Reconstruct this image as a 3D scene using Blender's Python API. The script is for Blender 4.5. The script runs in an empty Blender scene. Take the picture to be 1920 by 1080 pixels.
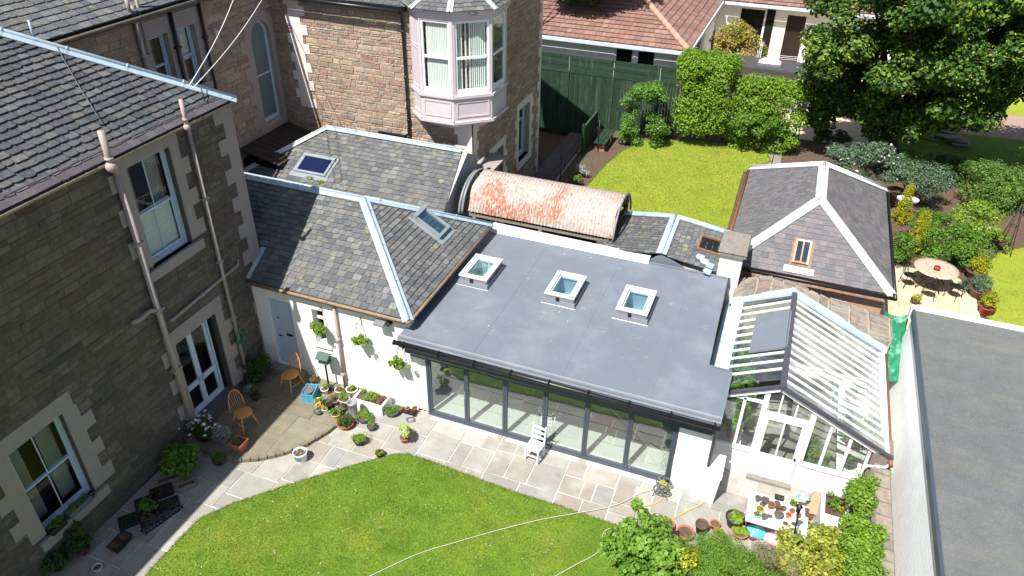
import bpy, math, random
import numpy as np
from mathutils import Vector, Matrix
random.seed(7); np.random.seed(7)
R = math.radians
scene = bpy.context.scene
# ------------------------------------------------------------------ camera
FPX = 1400.53; CAM = np.array([0.0, 0.0, 15.2])
def _cam(yaw, pitch, roll):
    cy, sy, cp, sp = math.cos(yaw), math.sin(yaw), math.cos(pitch), math.sin(pitch)
    f = np.array([sy*cp, cy*cp, -sp]); r = np.array([cy, -sy, 0.]); u = np.cross(r, f)
    cr, sr = math.cos(roll), math.sin(roll)
    return cr*r+sr*u, -sr*r+cr*u, f
CR, CU, CF = _cam(R(-20.667), R(33.581), R(.9189))
cam_d = bpy.data.cameras.new('camera'); cam = bpy.data.objects.new('camera', cam_d)
scene.collection.objects.link(cam); scene.camera = cam
cam_d.sensor_width = 36; cam_d.lens = FPX/1920*36; cam_d.clip_end = 2000; cam_d.clip_start = .1
m = Matrix.Identity(4)
for i in range(3): m[i][0] = CR[i]; m[i][1] = CU[i]; m[i][2] = -CF[i]; m[i][3] = CAM[i]
cam.matrix_world = m
# ------------------------------------------------------------------ light
SUN = Vector((.19, .60, -1.0)).normalized()          # the way the light travels
w = bpy.data.worlds.new('World'); scene.world = w; w.use_nodes = True
nt = w.node_tree; bg = nt.nodes['Background']; sky = nt.nodes.new('ShaderNodeTexSky')
sky.sky_type = 'NISHITA'; sky.sun_disc = False
el = math.asin(-SUN.z); az = math.atan2(-SUN.x, -SUN.y)
sky.sun_elevation = el; sky.sun_rotation = az
sky.air_density = 1.0; sky.dust_density = 1.5; sky.ozone_density = 1.0
nt.links.new(sky.outputs[0], bg.inputs[0]); bg.inputs[1].default_value = .07
sl = bpy.data.lights.new('sun', 'SUN'); sl.energy = 5.0; sl.angle = R(.53); sl.color = (1, .955, .89)
so = bpy.data.objects.new('sun', sl); scene.collection.objects.link(so)
so.rotation_euler = SUN.to_track_quat('-Z', 'Y').to_euler(); so.location = (0, -5, 30)
vs = scene.view_settings; vs.view_transform = 'Standard'; vs.look = 'None'; vs.exposure = .75; vs.gamma = 1
scene.cycles.max_bounces = 8; scene.cycles.transparent_max_bounces = 24
# ------------------------------------------------------------------ helpers
C = scene.collection
def at(px, py, z=0.0):
    "the spot of height z that the photograph shows at pixel px, py"
    d = CR*(px-960)/FPX - CU*(py-540)/FPX + CF
    p = CAM + d*((z-CAM[2])/d[2]); return Vector((p[0], p[1], z))
def onY(px, py, Y):
    d = CR*(px-960)/FPX - CU*(py-540)/FPX + CF
    p = CAM + d*((Y-CAM[1])/d[1]); return Vector(p)
def lin(c): return tuple(((v/255)/12.92 if v <= 10 else ((v/255+.055)/1.055)**2.4) for v in c)
MATS = {}
def mat(name, cols, rough=.85, nz=.18, scale=3., bump=0., bscale=40., metal=0., spec=.3, stain=None, trans=0., coat=0., alb=1., det=6.):
    """cols: list of sRGB colours; each face's 'rnd' picks one, noise breaks them up"""
    if name in MATS: return MATS[name]
    mt = bpy.data.materials.new(name); mt.use_nodes = True; n = mt.node_tree.nodes; l = mt.node_tree.links
    P = n['Principled BSDF']; P.inputs['Roughness'].default_value = rough; P.inputs['Metallic'].default_value = metal
    P.inputs['Specular IOR Level'].default_value = spec
    if coat: P.inputs['Coat Weight'].default_value = coat
    tc = n.new('ShaderNodeTexCoord'); geo = n.new('ShaderNodeNewGeometry')
    pos = geo.outputs['Position']
    at_ = n.new('ShaderNodeAttribute'); at_.attribute_name = 'rnd'
    ra = n.new('ShaderNodeValToRGB'); e = ra.color_ramp.elements
    cols = [tuple(alb*v for v in lin(c)) for c in cols]
    if len(cols) == 1: cols = cols*2
    for i, c in enumerate(cols):
        p = i/(len(cols)-1)
        el_ = e[0] if i == 0 else (e[len(e)-1] if i == len(cols)-1 else e.new(p))
        el_.color = (*c, 1)
    l.new(at_.outputs['Fac'], ra.inputs[0])
    no = n.new('ShaderNodeTexNoise'); no.inputs['Scale'].default_value = scale; no.inputs['Detail'].default_value = det
    no.inputs['Roughness'].default_value = .65
    l.new(pos, no.inputs['Vector'])
    mr = n.new('ShaderNodeMapRange'); mr.inputs[1].default_value = .25; mr.inputs[2].default_value = .75
    mr.inputs[3].default_value = 1-nz; mr.inputs[4].default_value = 1+nz
    l.new(no.outputs['Fac'], mr.inputs[0])
    mx = n.new('ShaderNodeVectorMath'); mx.operation = 'SCALE'
    l.new(ra.outputs[0], mx.inputs[0]); l.new(mr.outputs[0], mx.inputs['Scale'])
    out = mx.outputs[0]
    for st in (stain or []):                      # (colour, scale, threshold, softness, amount)
        ns = n.new('ShaderNodeTexNoise'); ns.inputs['Scale'].default_value = st[1]; ns.inputs['Detail'].default_value = 7; ns.inputs['Roughness'].default_value = .6
        off = n.new('ShaderNodeVectorMath'); off.operation = 'ADD'; off.inputs[1].default_value = (st[1]*3.1, 7.7, st[2]*11)
        sc = n.new('ShaderNodeVectorMath'); sc.operation = 'MULTIPLY'; sc.inputs[1].default_value = st[5] if len(st) > 5 else (1, 1, 1)
        l.new(pos, sc.inputs[0]); l.new(sc.outputs[0], off.inputs[0]); l.new(off.outputs[0], ns.inputs['Vector'])
        m2 = n.new('ShaderNodeMapRange'); m2.inputs[1].default_value = st[2]; m2.inputs[2].default_value = st[2]+st[3]
        m2.inputs[3].default_value = 0; m2.inputs[4].default_value = st[4]
        l.new(ns.outputs['Fac'], m2.inputs[0])
        mi = n.new('ShaderNodeMix'); mi.data_type = 'RGBA'
        l.new(m2.outputs[0], mi.inputs[0]); l.new(out, mi.inputs[6]); mi.inputs[7].default_value = (*[alb*v for v in lin(st[0])], 1)
        out = mi.outputs[2]
    l.new(out, P.inputs['Base Color'])
    if bump:
        nb = n.new('ShaderNodeTexNoise'); nb.inputs['Scale'].default_value = bscale; nb.inputs['Detail'].default_value = 5
        l.new(pos, nb.inputs['Vector'])
        b = n.new('ShaderNodeBump'); b.inputs['Strength'].default_value = min(1, bump); b.inputs['Distance'].default_value = .02
        l.new(nb.outputs['Fac'], b.inputs['Height']); l.new(b.outputs[0], P.inputs['Normal'])
    if trans:
        t = n.new('ShaderNodeBsdfTranslucent'); ms = n.new('ShaderNodeMixShader'); ms.inputs[0].default_value = trans
        l.new(out, t.inputs[0]); l.new(P.outputs[0], ms.inputs[1]); l.new(t.outputs[0], ms.inputs[2])
        l.new(ms.outputs[0], n['Material Output'].inputs[0])
    MATS[name] = mt; return mt
def glass(name, refl=.12, tint=(.93, .97, .96), rough=.0, fres=True, dirt_glare=0., mul=1.3):
    if name in MATS: return MATS[name]
    mt = bpy.data.materials.new(name); mt.use_nodes = True; n = mt.node_tree.nodes; l = mt.node_tree.links
    n.remove(n['Principled BSDF'])
    t = n.new('ShaderNodeBsdfTransparent'); t.inputs[0].default_value = (*tint, 1)
    g = n.new('ShaderNodeBsdfGlossy'); g.inputs['Roughness'].default_value = rough; g.inputs[0].default_value = (.95, .97, 1, 1)
    fr = n.new('ShaderNodeFresnel'); gg = n.new('ShaderNodeNewGeometry'); io = n.new('ShaderNodeMath'); io.operation = 'MULTIPLY_ADD'; io.inputs[1].default_value = 1/1.5-1.5; io.inputs[2].default_value = 1.5
    l.new(gg.outputs['Backfacing'], io.inputs[0]); l.new(io.outputs[0], fr.inputs[0])
    ma = n.new('ShaderNodeMath'); ma.operation = 'MULTIPLY_ADD'; ma.inputs[1].default_value = mul; ma.inputs[2].default_value = refl; ma.use_clamp = True
    l.new(fr.outputs[0], ma.inputs[0])
    ms = n.new('ShaderNodeMixShader'); l.new(ma.outputs[0], ms.inputs[0]); l.new(t.outputs[0], ms.inputs[1]); l.new(g.outputs[0], ms.inputs[2])
    o = ms.outputs[0]
    if dirt_glare:  # pale diffuse film over the pane, for dirt and for painted glare
        d = n.new('ShaderNodeBsdfDiffuse'); d.inputs[0].default_value = (.75, .8, .78, 1)
        no = n.new('ShaderNodeTexNoise'); no.inputs['Scale'].default_value = 1.3; no.inputs['Detail'].default_value = 6
        ge = n.new('ShaderNodeNewGeometry'); l.new(ge.outputs['Position'], no.inputs['Vector'])
        mr = n.new('ShaderNodeMapRange'); mr.inputs[1].default_value = .42; mr.inputs[2].default_value = .68; mr.inputs[3].default_value = dirt_glare*.25; mr.inputs[4].default_value = dirt_glare
        l.new(no.outputs['Fac'], mr.inputs[0])
        m2 = n.new('ShaderNodeMixShader'); l.new(mr.outputs[0], m2.inputs[0]); l.new(o, m2.inputs[1]); l.new(d.outputs[0], m2.inputs[2]); o = m2.outputs[0]
    l.new(o, n['Material Output'].inputs[0]); MATS[name] = mt; return mt
def tag(o, label=None, cat=None, group=None, kind=None):
    if label: o['label'] = label
    if cat: o['category'] = cat
    if group: o['group'] = group
    if kind: o['kind'] = kind
    return o
def T(name, label, cat, loc=(0, 0, 0), rz=0., group=None):
    o = bpy.data.objects.new(name, None); C.objects.link(o); o.location = loc; o.rotation_euler = (0, 0, rz)
    o.empty_display_size = .2
    return tag(o, label, cat, group)
def mesh_np(name, V, F, rnd, mt):
    me = bpy.data.meshes.new(name); V = np.asarray(V, np.float32); F = np.asarray(F, np.int32); k = F.shape[1]
    me.vertices.add(len(V)); me.vertices.foreach_set('co', V.ravel())
    me.loops.add(F.size); me.loops.foreach_set('vertex_index', F.ravel())
    me.polygons.add(len(F)); me.polygons.foreach_set('loop_start', np.arange(0, F.size, k, dtype=np.int32))
    me.update(calc_edges=True)
    a = me.attributes.new('rnd', 'FLOAT', 'FACE'); a.data.foreach_set('value', np.asarray(rnd, np.float32))
    me.materials.append(mt); return me
class Fr:
    "a local frame on a wall or roof: u along, v up it, w out of it"
    def __init__(s, O, U, V, N=None):
        s.O = Vector(O); s.U = Vector(U).normalized(); s.V = Vector(V).normalized()
        s.N = Vector(N).normalized() if N is not None else s.U.cross(s.V)
    def __call__(s, u, v, w=0.): return s.O + s.U*u + s.V*v + s.N*w
class MB:
    def __init__(s): s.v = []; s.f = []; s.r = []; s.m = []; s.mi = 0; s.sm = []; s.smooth = False
    def add(s, vs, fs, r=None):
        b = len(s.v); s.v += [tuple(p) for p in vs]
        if r is None: r = random.random()
        for f in fs:
            s.f.append([b+i for i in f]); s.r.append(r); s.m.append(s.mi); s.sm.append(s.smooth)
        return s
    def hexa(s, p, r=None):   # 8 points: bottom 0-3 ccw, top 4-7
        return s.add(p, [(3, 2, 1, 0), (4, 5, 6, 7), (0, 1, 5, 4), (1, 2, 6, 5), (2, 3, 7, 6), (3, 0, 4, 7)], r)
    def box(s, x0, x1, y0, y1, z0, z1, r=None):
        return s.hexa([(x0, y0, z0), (x1, y0, z0), (x1, y1, z0), (x0, y1, z0), (x0, y0, z1), (x1, y0, z1), (x1, y1, z1), (x0, y1, z1)], r)
    def fbox(s, F, u0, u1, v0, v1, w0, w1, r=None):
        p = [F(u0, v0, w0), F(u1, v0, w0), F(u1, v1, w0), F(u0, v1, w0), F(u0, v0, w1), F(u1, v0, w1), F(u1, v1, w1), F(u0, v1, w1)]
        if F.U.cross(F.V).dot(F.N) < 0: p = [p[3], p[2], p[1], p[0], p[7], p[6], p[5], p[4]]
        return s.hexa(p, r)
    def quad(s, *p, r=None): return s.add(p, [tuple(range(len(p)))], r)
    def prism(s, pts, d, r=None):
        "polygon (list of 3D points) extruded by vector d"
        n = len(pts); d = Vector(d); q = [Vector(p)+d for p in pts]
        fs = [tuple(range(n-1, -1, -1)), tuple(range(n, 2*n))] + [(i, (i+1) % n, (i+1) % n+n, i+n) for i in range(n)]
        return s.add([Vector(p) for p in pts]+q, fs, r)
    def beam(s, a, b, w, h, up=(0, 0, 1), r=None):
        a = Vector(a); b = Vector(b); d = (b-a).normalized(); up = Vector(up)
        sd = d.cross(up)
        if sd.length < 1e-4: sd = d.cross(Vector((1, 0, 0)))
        sd.normalize(); u2 = sd.cross(d); o = [(-w/2, -h/2), (w/2, -h/2), (w/2, h/2), (-w/2, h/2)]
        return s.hexa([a+sd*x+u2*y for x, y in o]+[b+sd*x+u2*y for x, y in o], r)
    def tube(s, pts, rad, n=8, r=None, caps=True):
        pts = [Vector(p) for p in pts]; N = len(pts)
        if not hasattr(rad, '__len__'): rad = [rad]*N
        vs = []; prev = None
        for i, p in enumerate(pts):
            d = (pts[min(i+1, N-1)]-pts[max(i-1, 0)]).normalized()
            a = prev if prev is not None else (Vector((0, 0, 1)) if abs(d.z) < .9 else Vector((1, 0, 0)))
            x = (a-d*a.dot(d)).normalized(); prev = x; y = d.cross(x)
            vs += [p+(x*math.cos(2*math.pi*k/n)+y*math.sin(2*math.pi*k/n))*rad[i] for k in range(n)]
        fs = [(i*n+k, i*n+(k+1) % n, (i+1)*n+(k+1) % n, (i+1)*n+k) for i in range(N-1) for k in range(n)]
        if caps: fs += [tuple(range(n-1, -1, -1)), tuple((N-1)*n+k for k in range(n))]
        o = s.smooth; s.smooth = True; s.add(vs, fs, r); s.smooth = o; return s
    def lathe(s, prof, c=(0, 0, 0), n=20, r=None, sx=1., sy=1., rot=0.):
        vs = []; c = Vector(c)
        for (rr, z) in prof:
            for k in range(n):
                a = 2*math.pi*k/n+rot; vs.append(c+Vector((rr*math.cos(a)*sx, rr*math.sin(a)*sy, z)))
        fs = [(i*n+k, i*n+(k+1) % n, (i+1)*n+(k+1) % n, (i+1)*n+k) for i in range(len(prof)-1) for k in range(n)]
        o = s.smooth; s.smooth = n > 8; s.add(vs, fs, r); s.smooth = o; return s
    def disc(s, c, rad, n=20, r=None, sx=1., sy=1.):
        c = Vector(c); return s.add([c+Vector((rad*sx*math.cos(2*math.pi*k/n), rad*sy*math.sin(2*math.pi*k/n), 0)) for k in range(n)], [tuple(range(n))], r)
    def ball(s, c, rad, n=10, r=None, sz=1.):
        return s.lathe([(max(.001, rad*math.sin(math.pi*i/6)), -rad*sz*math.cos(math.pi*i/6)) for i in range(7)], c, n, r)
    def mesh(s, name, mats, off=(0, 0, 0)):
        me = bpy.data.meshes.new(name); o = Vector(off)
        me.from_pydata([Vector(p)-o for p in s.v], [], s.f)
        if not isinstance(mats, (list, tuple)): mats = [mats]
        for m_ in mats: me.materials.append(m_)
        me.polygons.foreach_set('material_index', s.m); me.polygons.foreach_set('use_smooth', s.sm)
        a = me.attributes.new('rnd', 'FLOAT', 'FACE'); a.data.foreach_set('value', s.r)
        me.update(); return me
    def part(s, name, mats, parent, label=None, world=True):
        off = (0, 0, 0)
        if world:
            q = parent; off = Vector((0, 0, 0))
            while q: off = off+q.location; q = q.parent
        o = bpy.data.objects.new(name, s.mesh(name, mats, off)); C.objects.link(o); o.parent = parent
        if label: o['label'] = label
        return o
    def thing(s, name, mats, label, cat, group=None, kind=None, loc=None):
        if loc is None:
            a = np.array([tuple(p) for p in s.v]); loc = ((a[:, 0].min()+a[:, 0].max())/2, (a[:, 1].min()+a[:, 1].max())/2, a[:, 2].min())
        o = bpy.data.objects.new(name, s.mesh(name, mats, loc)); C.objects.link(o); o.location = loc
        return tag(o, label, cat, group, kind)
def struct(name, mb, mt, label=None, kind='structure'):
    o = bpy.data.objects.new(name, mb.mesh(name, mt)); C.objects.link(o); o['kind'] = kind
    if label: o['label'] = label
    o['category'] = name.split('_')[-1]
    return o
def copy_tree(o, parent=None, data=None):
    c = o.copy(); C.objects.link(c)
    if parent is not None: c.parent = parent
    for ch in list(o.children): copy_tree(ch, c)
    return c
def clip(poly, line):
    "keep the part of a 2D polygon left of directed line (a, b)"
    (ax, ay), (bx, by) = line; out = []
    side = lambda p: (bx-ax)*(p[1]-ay)-(by-ay)*(p[0]-ax)
    for i in range(len(poly)):
        p, q = poly[i], poly[(i+1) % len(poly)]; sp, sq = side(p), side(q)
        if sp >= 0: out.append(p)
        if (sp > 0 > sq) or (sp < 0 < sq):
            t = sp/(sp-sq); out.append((p[0]+(q[0]-p[0])*t, p[1]+(q[1]-p[1])*t))
    return out
def clip_poly(poly, conv):
    for i in range(len(conv)):
        poly = clip(poly, (conv[i], conv[(i+1) % len(conv)]))
        if len(poly) < 3: return []
    return poly
def ccw(P):
    a = sum(P[i][0]*P[(i+1) % len(P)][1]-P[(i+1) % len(P)][0]*P[i][1] for i in range(len(P)))
    return P if a > 0 else P[::-1]
def inside(x, y, P):
    c = False; j = len(P)-1
    for i in range(len(P)):
        if (P[i][1] > y) != (P[j][1] > y) and x < (P[j][0]-P[i][0])*(y-P[i][1])/(P[j][1]-P[i][1])+P[i][0]: c = not c
        j = i
    return c
# slates: real overlapping pieces on a roof plane given by its corners, eave first
def roof_frame(pts):
    p = [Vector(q) for q in pts]; U = (p[1]-p[0]).normalized(); N = None
    for q in p[2:]:
        n_ = U.cross(q-p[0])
        if n_.length > 1e-3: N = n_.normalized(); break
    if N.z < 0: N = -N
    V = N.cross(U)
    if V.z < 0: U = -U; V = -V
    return Fr(p[0], U, V, N)
def slates(mb, pts, tw=.26, ex=.2, tail=.026, jit=.012, lichen=0., base=True, flat=False):
    F = roof_frame(pts); P2 = [((Vector(q)-F.O).dot(F.U), (Vector(q)-F.O).dot(F.V)) for q in pts]; P2 = ccw(P2)
    u0 = min(p[0] for p in P2); u1 = max(p[0] for p in P2); v0 = min(p[1] for p in P2); v1 = max(p[1] for p in P2)
    if base: mb.quad(*[F(a, b, 0) for a, b in P2], r=0.)
    j = 0; v = v0
    while v < v1:
        e = ex*(1-.25*(v-v0)/max(.1, v1-v0)); u = u0-tw*(.5 if j % 2 else 0)-random.random()*.06
        while u < u1:
            w_ = tw*random.uniform(.75, 1.2); dv = random.uniform(-jit, jit); dt = random.uniform(-jit, jit)*.5
            q = [(u+.007, v+dv), (u+w_-.007, v+dv+dt), (u+w_-.007, v+e*1.08), (u+.007, v+e*1.08)]
            cp = clip_poly(q, P2); r = random.random(); u += w_
            if len(cp) < 3: continue
            full = len(cp) == 4 and all(abs(cp[i][0]-q[i][0])+abs(cp[i][1]-q[i][1]) < 1e-6 for i in range(4))
            h = lambda b: .004+tail*max(0, 1-(b-v-dv)/(e*1.08))+random.uniform(0, .004)
            if full:
                cr = min(.05, w_*.22)*random.random()
                t = [(q[0][0]+cr, q[0][1]), (q[1][0]-cr, q[1][1]), (q[1][0], q[1][1]+cr*.8), q[2], q[3], (q[0][0], q[0][1]+cr*.8)]
                top = [F(a, b, h(b)) for a, b in t]; low = [F(a, b, 0) for a, b in t]
                n_ = 6; mb.add(top+low, [tuple(range(n_)), (0, n_, n_+1, 1), (1, n_+1, n_+2, 2), (5, n_+5, n_, 0)], r)
            else: mb.quad(*[F(a, b, h(b)) for a, b in cp], r=r)
        v += e; j += 1
    return F
def capping(mb, a, b, n1, n2, w=.16, roll=.035):
    "lead strip dressed over a hip or ridge, with its round roll and clips"
    a = Vector(a); b = Vector(b); d = (b-a).normalized()
    for n_ in (n1, n2):
        n_ = Vector(n_).normalized(); s_ = d.cross(n_).normalized()
        if s_.z > 0: s_ = -s_
        p0 = a+n_*.045; p1 = b+n_*.045
        mb.add([p0, p1, p1+s_*w, p0+s_*w, p0-n_*.03+s_*w, p1-n_*.03+s_*w], [(0, 1, 2, 3), (3, 2, 5, 4)], .5+random.uniform(-.2, .2))
    up = (Vector(n1).normalized()+Vector(n2).normalized()).normalized()
    mb.tube([a+up*.06, b+up*.06], roll, 8, r=.6)
    L = (b-a).length; k = max(1, int(L/1.3))
    for i in range(1, k+1):
        c = a+d*(L*i/(k+.4)); mb.tube([c+up*.06, c+up*.06+d*.05], roll+.012, 8, r=.1)
        for n_ in (n1, n2):
            n_ = Vector(n_).normalized(); s_ = d.cross(n_).normalized()
            if s_.z > 0: s_ = -s_
            mb.add([c+n_*.05, c+d*.04+n_*.05, c+d*.04+n_*.05+s_*w, c+n_*.05+s_*w], [(0, 1, 2, 3)], .1)
# masonry
def wall(mb, F, u0, u1, v0, v1, holes=(), th=.35, r=.5):
    us = sorted({u0, u1, *[h[0] for h in holes], *[h[1] for h in holes]}); vs_ = sorted({v0, v1, *[h[2] for h in holes], *[h[3] for h in holes]})
    us = [u for u in us if u0 <= u <= u1]; vs_ = [v for v in vs_ if v0 <= v <= v1]
    for i in range(len(us)-1):
        for j in range(len(vs_)-1):
            cu, cv = (us[i]+us[i+1])/2, (vs_[j]+vs_[j+1])/2
            if any(h[0] < cu < h[1] and h[2] < cv < h[3] for h in holes): continue
            mb.fbox(F, us[i], us[i+1], vs_[j], vs_[j+1], -th, 0, r)
def stones(mb, F, u0, u1, v0, v1, holes=(), rh=(.11, .25), ln=(.22, .75), dep=.022, vary=1.):
    v = v0
    while v < v1-.03:
        h = min(random.uniform(*rh), v1-v); g = .008; iv = [(u0, u1)]
        for (a, b, c, d) in holes:
            if c < v+h*.75 and d > v+h*.25:
                nv = []
                for (p, q) in iv:
                    if b <= p or a >= q: nv.append((p, q)); continue
                    if a > p: nv.append((p, a))
                    if b < q: nv.append((b, q))
                iv = nv
        for (p, q) in iv:
            u = p
            while u < q-.02:
                l_ = random.uniform(*ln)*(1.2 if h > .18 else .85); l_ = min(l_, q-u)
                if q-u-l_ < .1: l_ = q-u
                parts = [(v, v+h)]
                if h > .19 and l_ < .4 and random.random() < .3: parts = [(v, v+h*.5), (v+h*.5, v+h)]
                for (va, vb) in parts:
                    j = lambda: random.uniform(-.011, .011)
                    a0, a1, b0, b1 = u+g, u+l_-g, va+g, vb-g
                    if a1-a0 < .02 or b1-b0 < .02: continue
                    o = [(a0+j(), b0+j()), (a1+j(), b0+j()), (a1+j(), b1+j()), (a0+j(), b1+j())]; i_ = .013
                    cx, cy = (a0+a1)/2, (b0+b1)/2; d_ = dep*random.uniform(.6, 1.3)
                    inn = [(x+(i_ if x < cx else -i_), y+(i_ if y < cy else -i_)) for x, y in o]
                    V8 = [F(x, y, 0) for x, y in o]+[F(x, y, d_+random.uniform(-.006, .006)) for x, y in inn]
                    fs = [(4, 5, 6, 7), (0, 1, 5, 4), (1, 2, 6, 5), (2, 3, 7, 6), (3, 0, 4, 7)]
                    if F.U.cross(F.V).dot(F.N) < 0: fs = [f[::-1] for f in fs]
                    mb.add(V8, fs, random.random())
                u += l_
        v += h
def rybats(mb, F, u, side, v0, v1, big=.42, small=.24, h=.33, w0=-.004, w1=.034, first=0):
    "alternating long and short dressed stones up one side of an opening or corner"
    n_ = max(1, round((v1-v0)/h)); h = (v1-v0)/n_
    for i in range(n_):
        L = (big if (i+first) % 2 else small)*random.uniform(.96, 1.04)
        a, b = (u-L, u) if side < 0 else (u, u+L)
        mb.fbox(F, a, b, v0+i*h, v0+(i+1)*h, w0, w1, .5+random.uniform(-.15, .15))
def ring(F, mb, u0, u1, v0, v1, t, w0, w1, tb=None, r=None):
    tb = tb or t
    mb.fbox(F, u0, u0+t, v0, v1, w0, w1, r); mb.fbox(F, u1-t, u1, v0, v1, w0, w1, r)
    mb.fbox(F, u0+t, u1-t, v0, v0+tb, w0, w1, r); mb.fbox(F, u0+t, u1-t, v1-t, v1, w0, w1, r)
def sash(parent, F, u0, u1, v0, v1, fm, gm, bars=1, dep=.17, mid=None, extra=None, name='window', lab=None):
    mid = mid if mid else (v0+v1)/2; mb = MB()
    ring(F, mb, u0, u1, v0, v1, .07, -dep-.06, -dep+.02, .1)
    ring(F, mb, u0+.07, u1-.07, mid-.03, v1-.07, .045, -dep-.035, -dep-.005)
    ring(F, mb, u0+.07, u1-.07, v0+.1, mid+.03, .05, -dep-.075, -dep-.04, .07)
    for k in range(bars):
        u = u0+(u1-u0)*(k+1)/(bars+1)
        mb.fbox(F, u-.012, u+.012, mid+.015, v1-.115, -dep-.03, -dep-.008); mb.fbox(F, u-.012, u+.012, v0+.17, mid-.02, -dep-.07, -dep-.045)
    o = mb.part(name, fm, parent, lab)
    g = MB(); g.fbox(F, u0+.1, u1-.1, mid, v1-.1, -dep-.024, -dep-.02); g.fbox(F, u0+.11, u1-.11, v0+.15, mid, -dep-.062, -dep-.058)
    g.part('pane', gm, o)
    return o
def curtain(parent, F, u0, u1, v0, v1, w, mt, folds=7, name='curtain'):
    mb = MB(); n_ = folds*4; vs = []
    for i in range(n_+1):
        u = u0+(u1-u0)*i/n_; d = w+.03*math.sin(2*math.pi*i/4); vs += [F(u, v0, d), F(u, v1, d)]
    mb.smooth = True; mb.add(vs, [(2*i, 2*i+2, 2*i+3, 2*i+1) for i in range(n_)], .5); return mb.part(name, mt, parent)
# foliage
def leaves(blobs, n, size, up=.35, shell=.55, asp=.55, seed=None):
    "leaf shaped faces spread through ellipsoid clumps (cx,cy,cz,rx,ry,rz)"
    B = np.array(blobs, float); vol = (B[:, 3]*B[:, 4]*B[:, 5])**.7; idx = np.random.choice(len(B), n, p=vol/vol.sum())
    b = B[idx]; d = np.random.normal(size=(n, 3)); d /= np.linalg.norm(d, axis=1)[:, None]
    rr = shell+(1-shell)*np.random.random(n)**.6; rr *= np.random.uniform(.92, 1.1, n)
    c = b[:, :3]+d*b[:, 3:6]*rr[:, None]
    nn = d*.7+np.array([0, 0, up*1.6])+np.random.normal(size=(n, 3))*.45; nn /= np.linalg.norm(nn, axis=1)[:, None]
    t = np.cross(nn, np.random.normal(size=(n, 3))); t /= np.linalg.norm(t, axis=1)[:, None]; s_ = np.cross(nn, t)
    a = (size*np.random.uniform(.6, 1.25, n)/2)[:, None]; bb = a*asp
    V = np.stack([c-t*a, c+s_*bb-t*a*.1+nn*a*.15, c+t*a, c-s_*bb-t*a*.1+nn*a*.15], 1).reshape(-1, 3)
    Fq = np.arange(4*n).reshape(n, 4); cl = np.random.random(len(B))[idx]
    return V, Fq, np.clip(.5*cl+.5*np.random.random(n), 0, 1)
def foliage(name, blobs, n, size, mt, parent=None, off=None, **k):
    V, Fq, r = leaves(blobs, n, size, **k)
    if parent is not None and off is None:
        off = Vector((0, 0, 0)); q = parent
        while q: off = off+q.location; q = q.parent
    o = bpy.data.objects.new(name, mesh_np(name, V-np.array(off if off is not None else (0, 0, 0)), Fq, r, mt)); C.objects.link(o)
    if parent is not None: o.parent = parent
    return o
def clumps(c, rad, n, cr, hemi=False, surf=.75, flat=1.):
    "n small clumps over the outside of a big uneven crown"
    out = []
    for i in range(n):
        d = Vector((random.gauss(0, 1), random.gauss(0, 1), random.gauss(0, 1))).normalized()
        if hemi and d.z < -.1: d.z = -d.z
        k = surf+(1-surf)*random.random() if random.random() < .8 else random.uniform(.2, surf)
        s_ = cr*random.uniform(.7, 1.3)
        out.append((c[0]+d.x*rad[0]*k, c[1]+d.y*rad[1]*k, c[2]+d.z*rad[2]*k, s_, s_, s_*.75*flat))
    return out
def limbs(c0, tips, r0, mt, parent, name='trunk'):
    mb = MB(); c0 = Vector(c0); h = Vector(tips[0]); top = c0+(Vector((h.x, h.y, h.z))-c0)*.4
    top.x = c0.x*.7+h.x*.3; top.y = c0.y*.7+h.y*.3
    mb.tube([c0, c0.lerp(top, .5)+Vector((.03, .02, 0)), top], [r0, r0*.8, r0*.62], 9)
    for t in tips:
        t = Vector(t); s_ = c0.lerp(top, random.uniform(.55, 1)); md = s_.lerp(t, .5)+Vector((random.uniform(-.1, .1), random.uniform(-.1, .1), .1))*(t-s_).length*.5
        mb.tube([s_, md, t], [r0*.42, r0*.25, r0*.07], 6)
    return mb.part(name, mt, parent)
# ------------------------------------------------------------------ materials
stone_dark = mat('rubble_dark', [(98, 91, 82), (86, 81, 75), (110, 101, 89), (94, 80, 74), (101, 95, 85), (114, 106, 93), (80, 76, 71)], rough=.95, nz=.34, scale=7, bump=.9, bscale=26, stain=[((66, 65, 64), 1.1, .5, .2, .55), ((165, 160, 150), 14, .68, .06, .4), ((104, 106, 84), 3, .62, .1, .4)])
stone_warm = mat('rubble_warm', [(162, 143, 122), (148, 133, 117), (174, 155, 132), (148, 116, 106), (166, 149, 130), (134, 122, 113), (180, 164, 143), (154, 128, 116), (164, 146, 127)], rough=.95, nz=.3, scale=9, bump=.9, bscale=28, stain=[((108, 98, 88), 1.5, .56, .15, .4), ((186, 158, 142), 2.2, .66, .06, .4), ((124, 90, 84), 4, .66, .06, .4)])
mortar_dark = mat('mortar_dark', [(88, 85, 79)], rough=1, nz=.25, scale=6, bump=.5)
mortar_warm = mat('mortar_warm', [(164, 155, 142)], rough=1, nz=.2, scale=6, bump=.5)
margin = mat('painted_margin', [(150, 141, 137), (156, 146, 142)], rough=.9, nz=.07, scale=5, bump=.2, bscale=60)
margin_w = mat('painted_quoin', [(222, 212, 206), (212, 203, 198)], rough=.9, nz=.07, scale=5, bump=.2, bscale=60)
render_w = mat('white_render', [(236, 236, 232)], rough=.9, nz=.04, scale=2, bump=.35, bscale=40, stain=[((205, 200, 188), 1.7, .56, .2, .4), ((196, 194, 184), 3, .6, .12, .35, (1.6, 1.6, .2))])
render_g = mat('grey_render', [(168, 168, 168)], rough=.95, nz=.08, scale=3, bump=.3, bscale=80, stain=[((120, 118, 114), 1.3, .52, .2, .4)])
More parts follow.
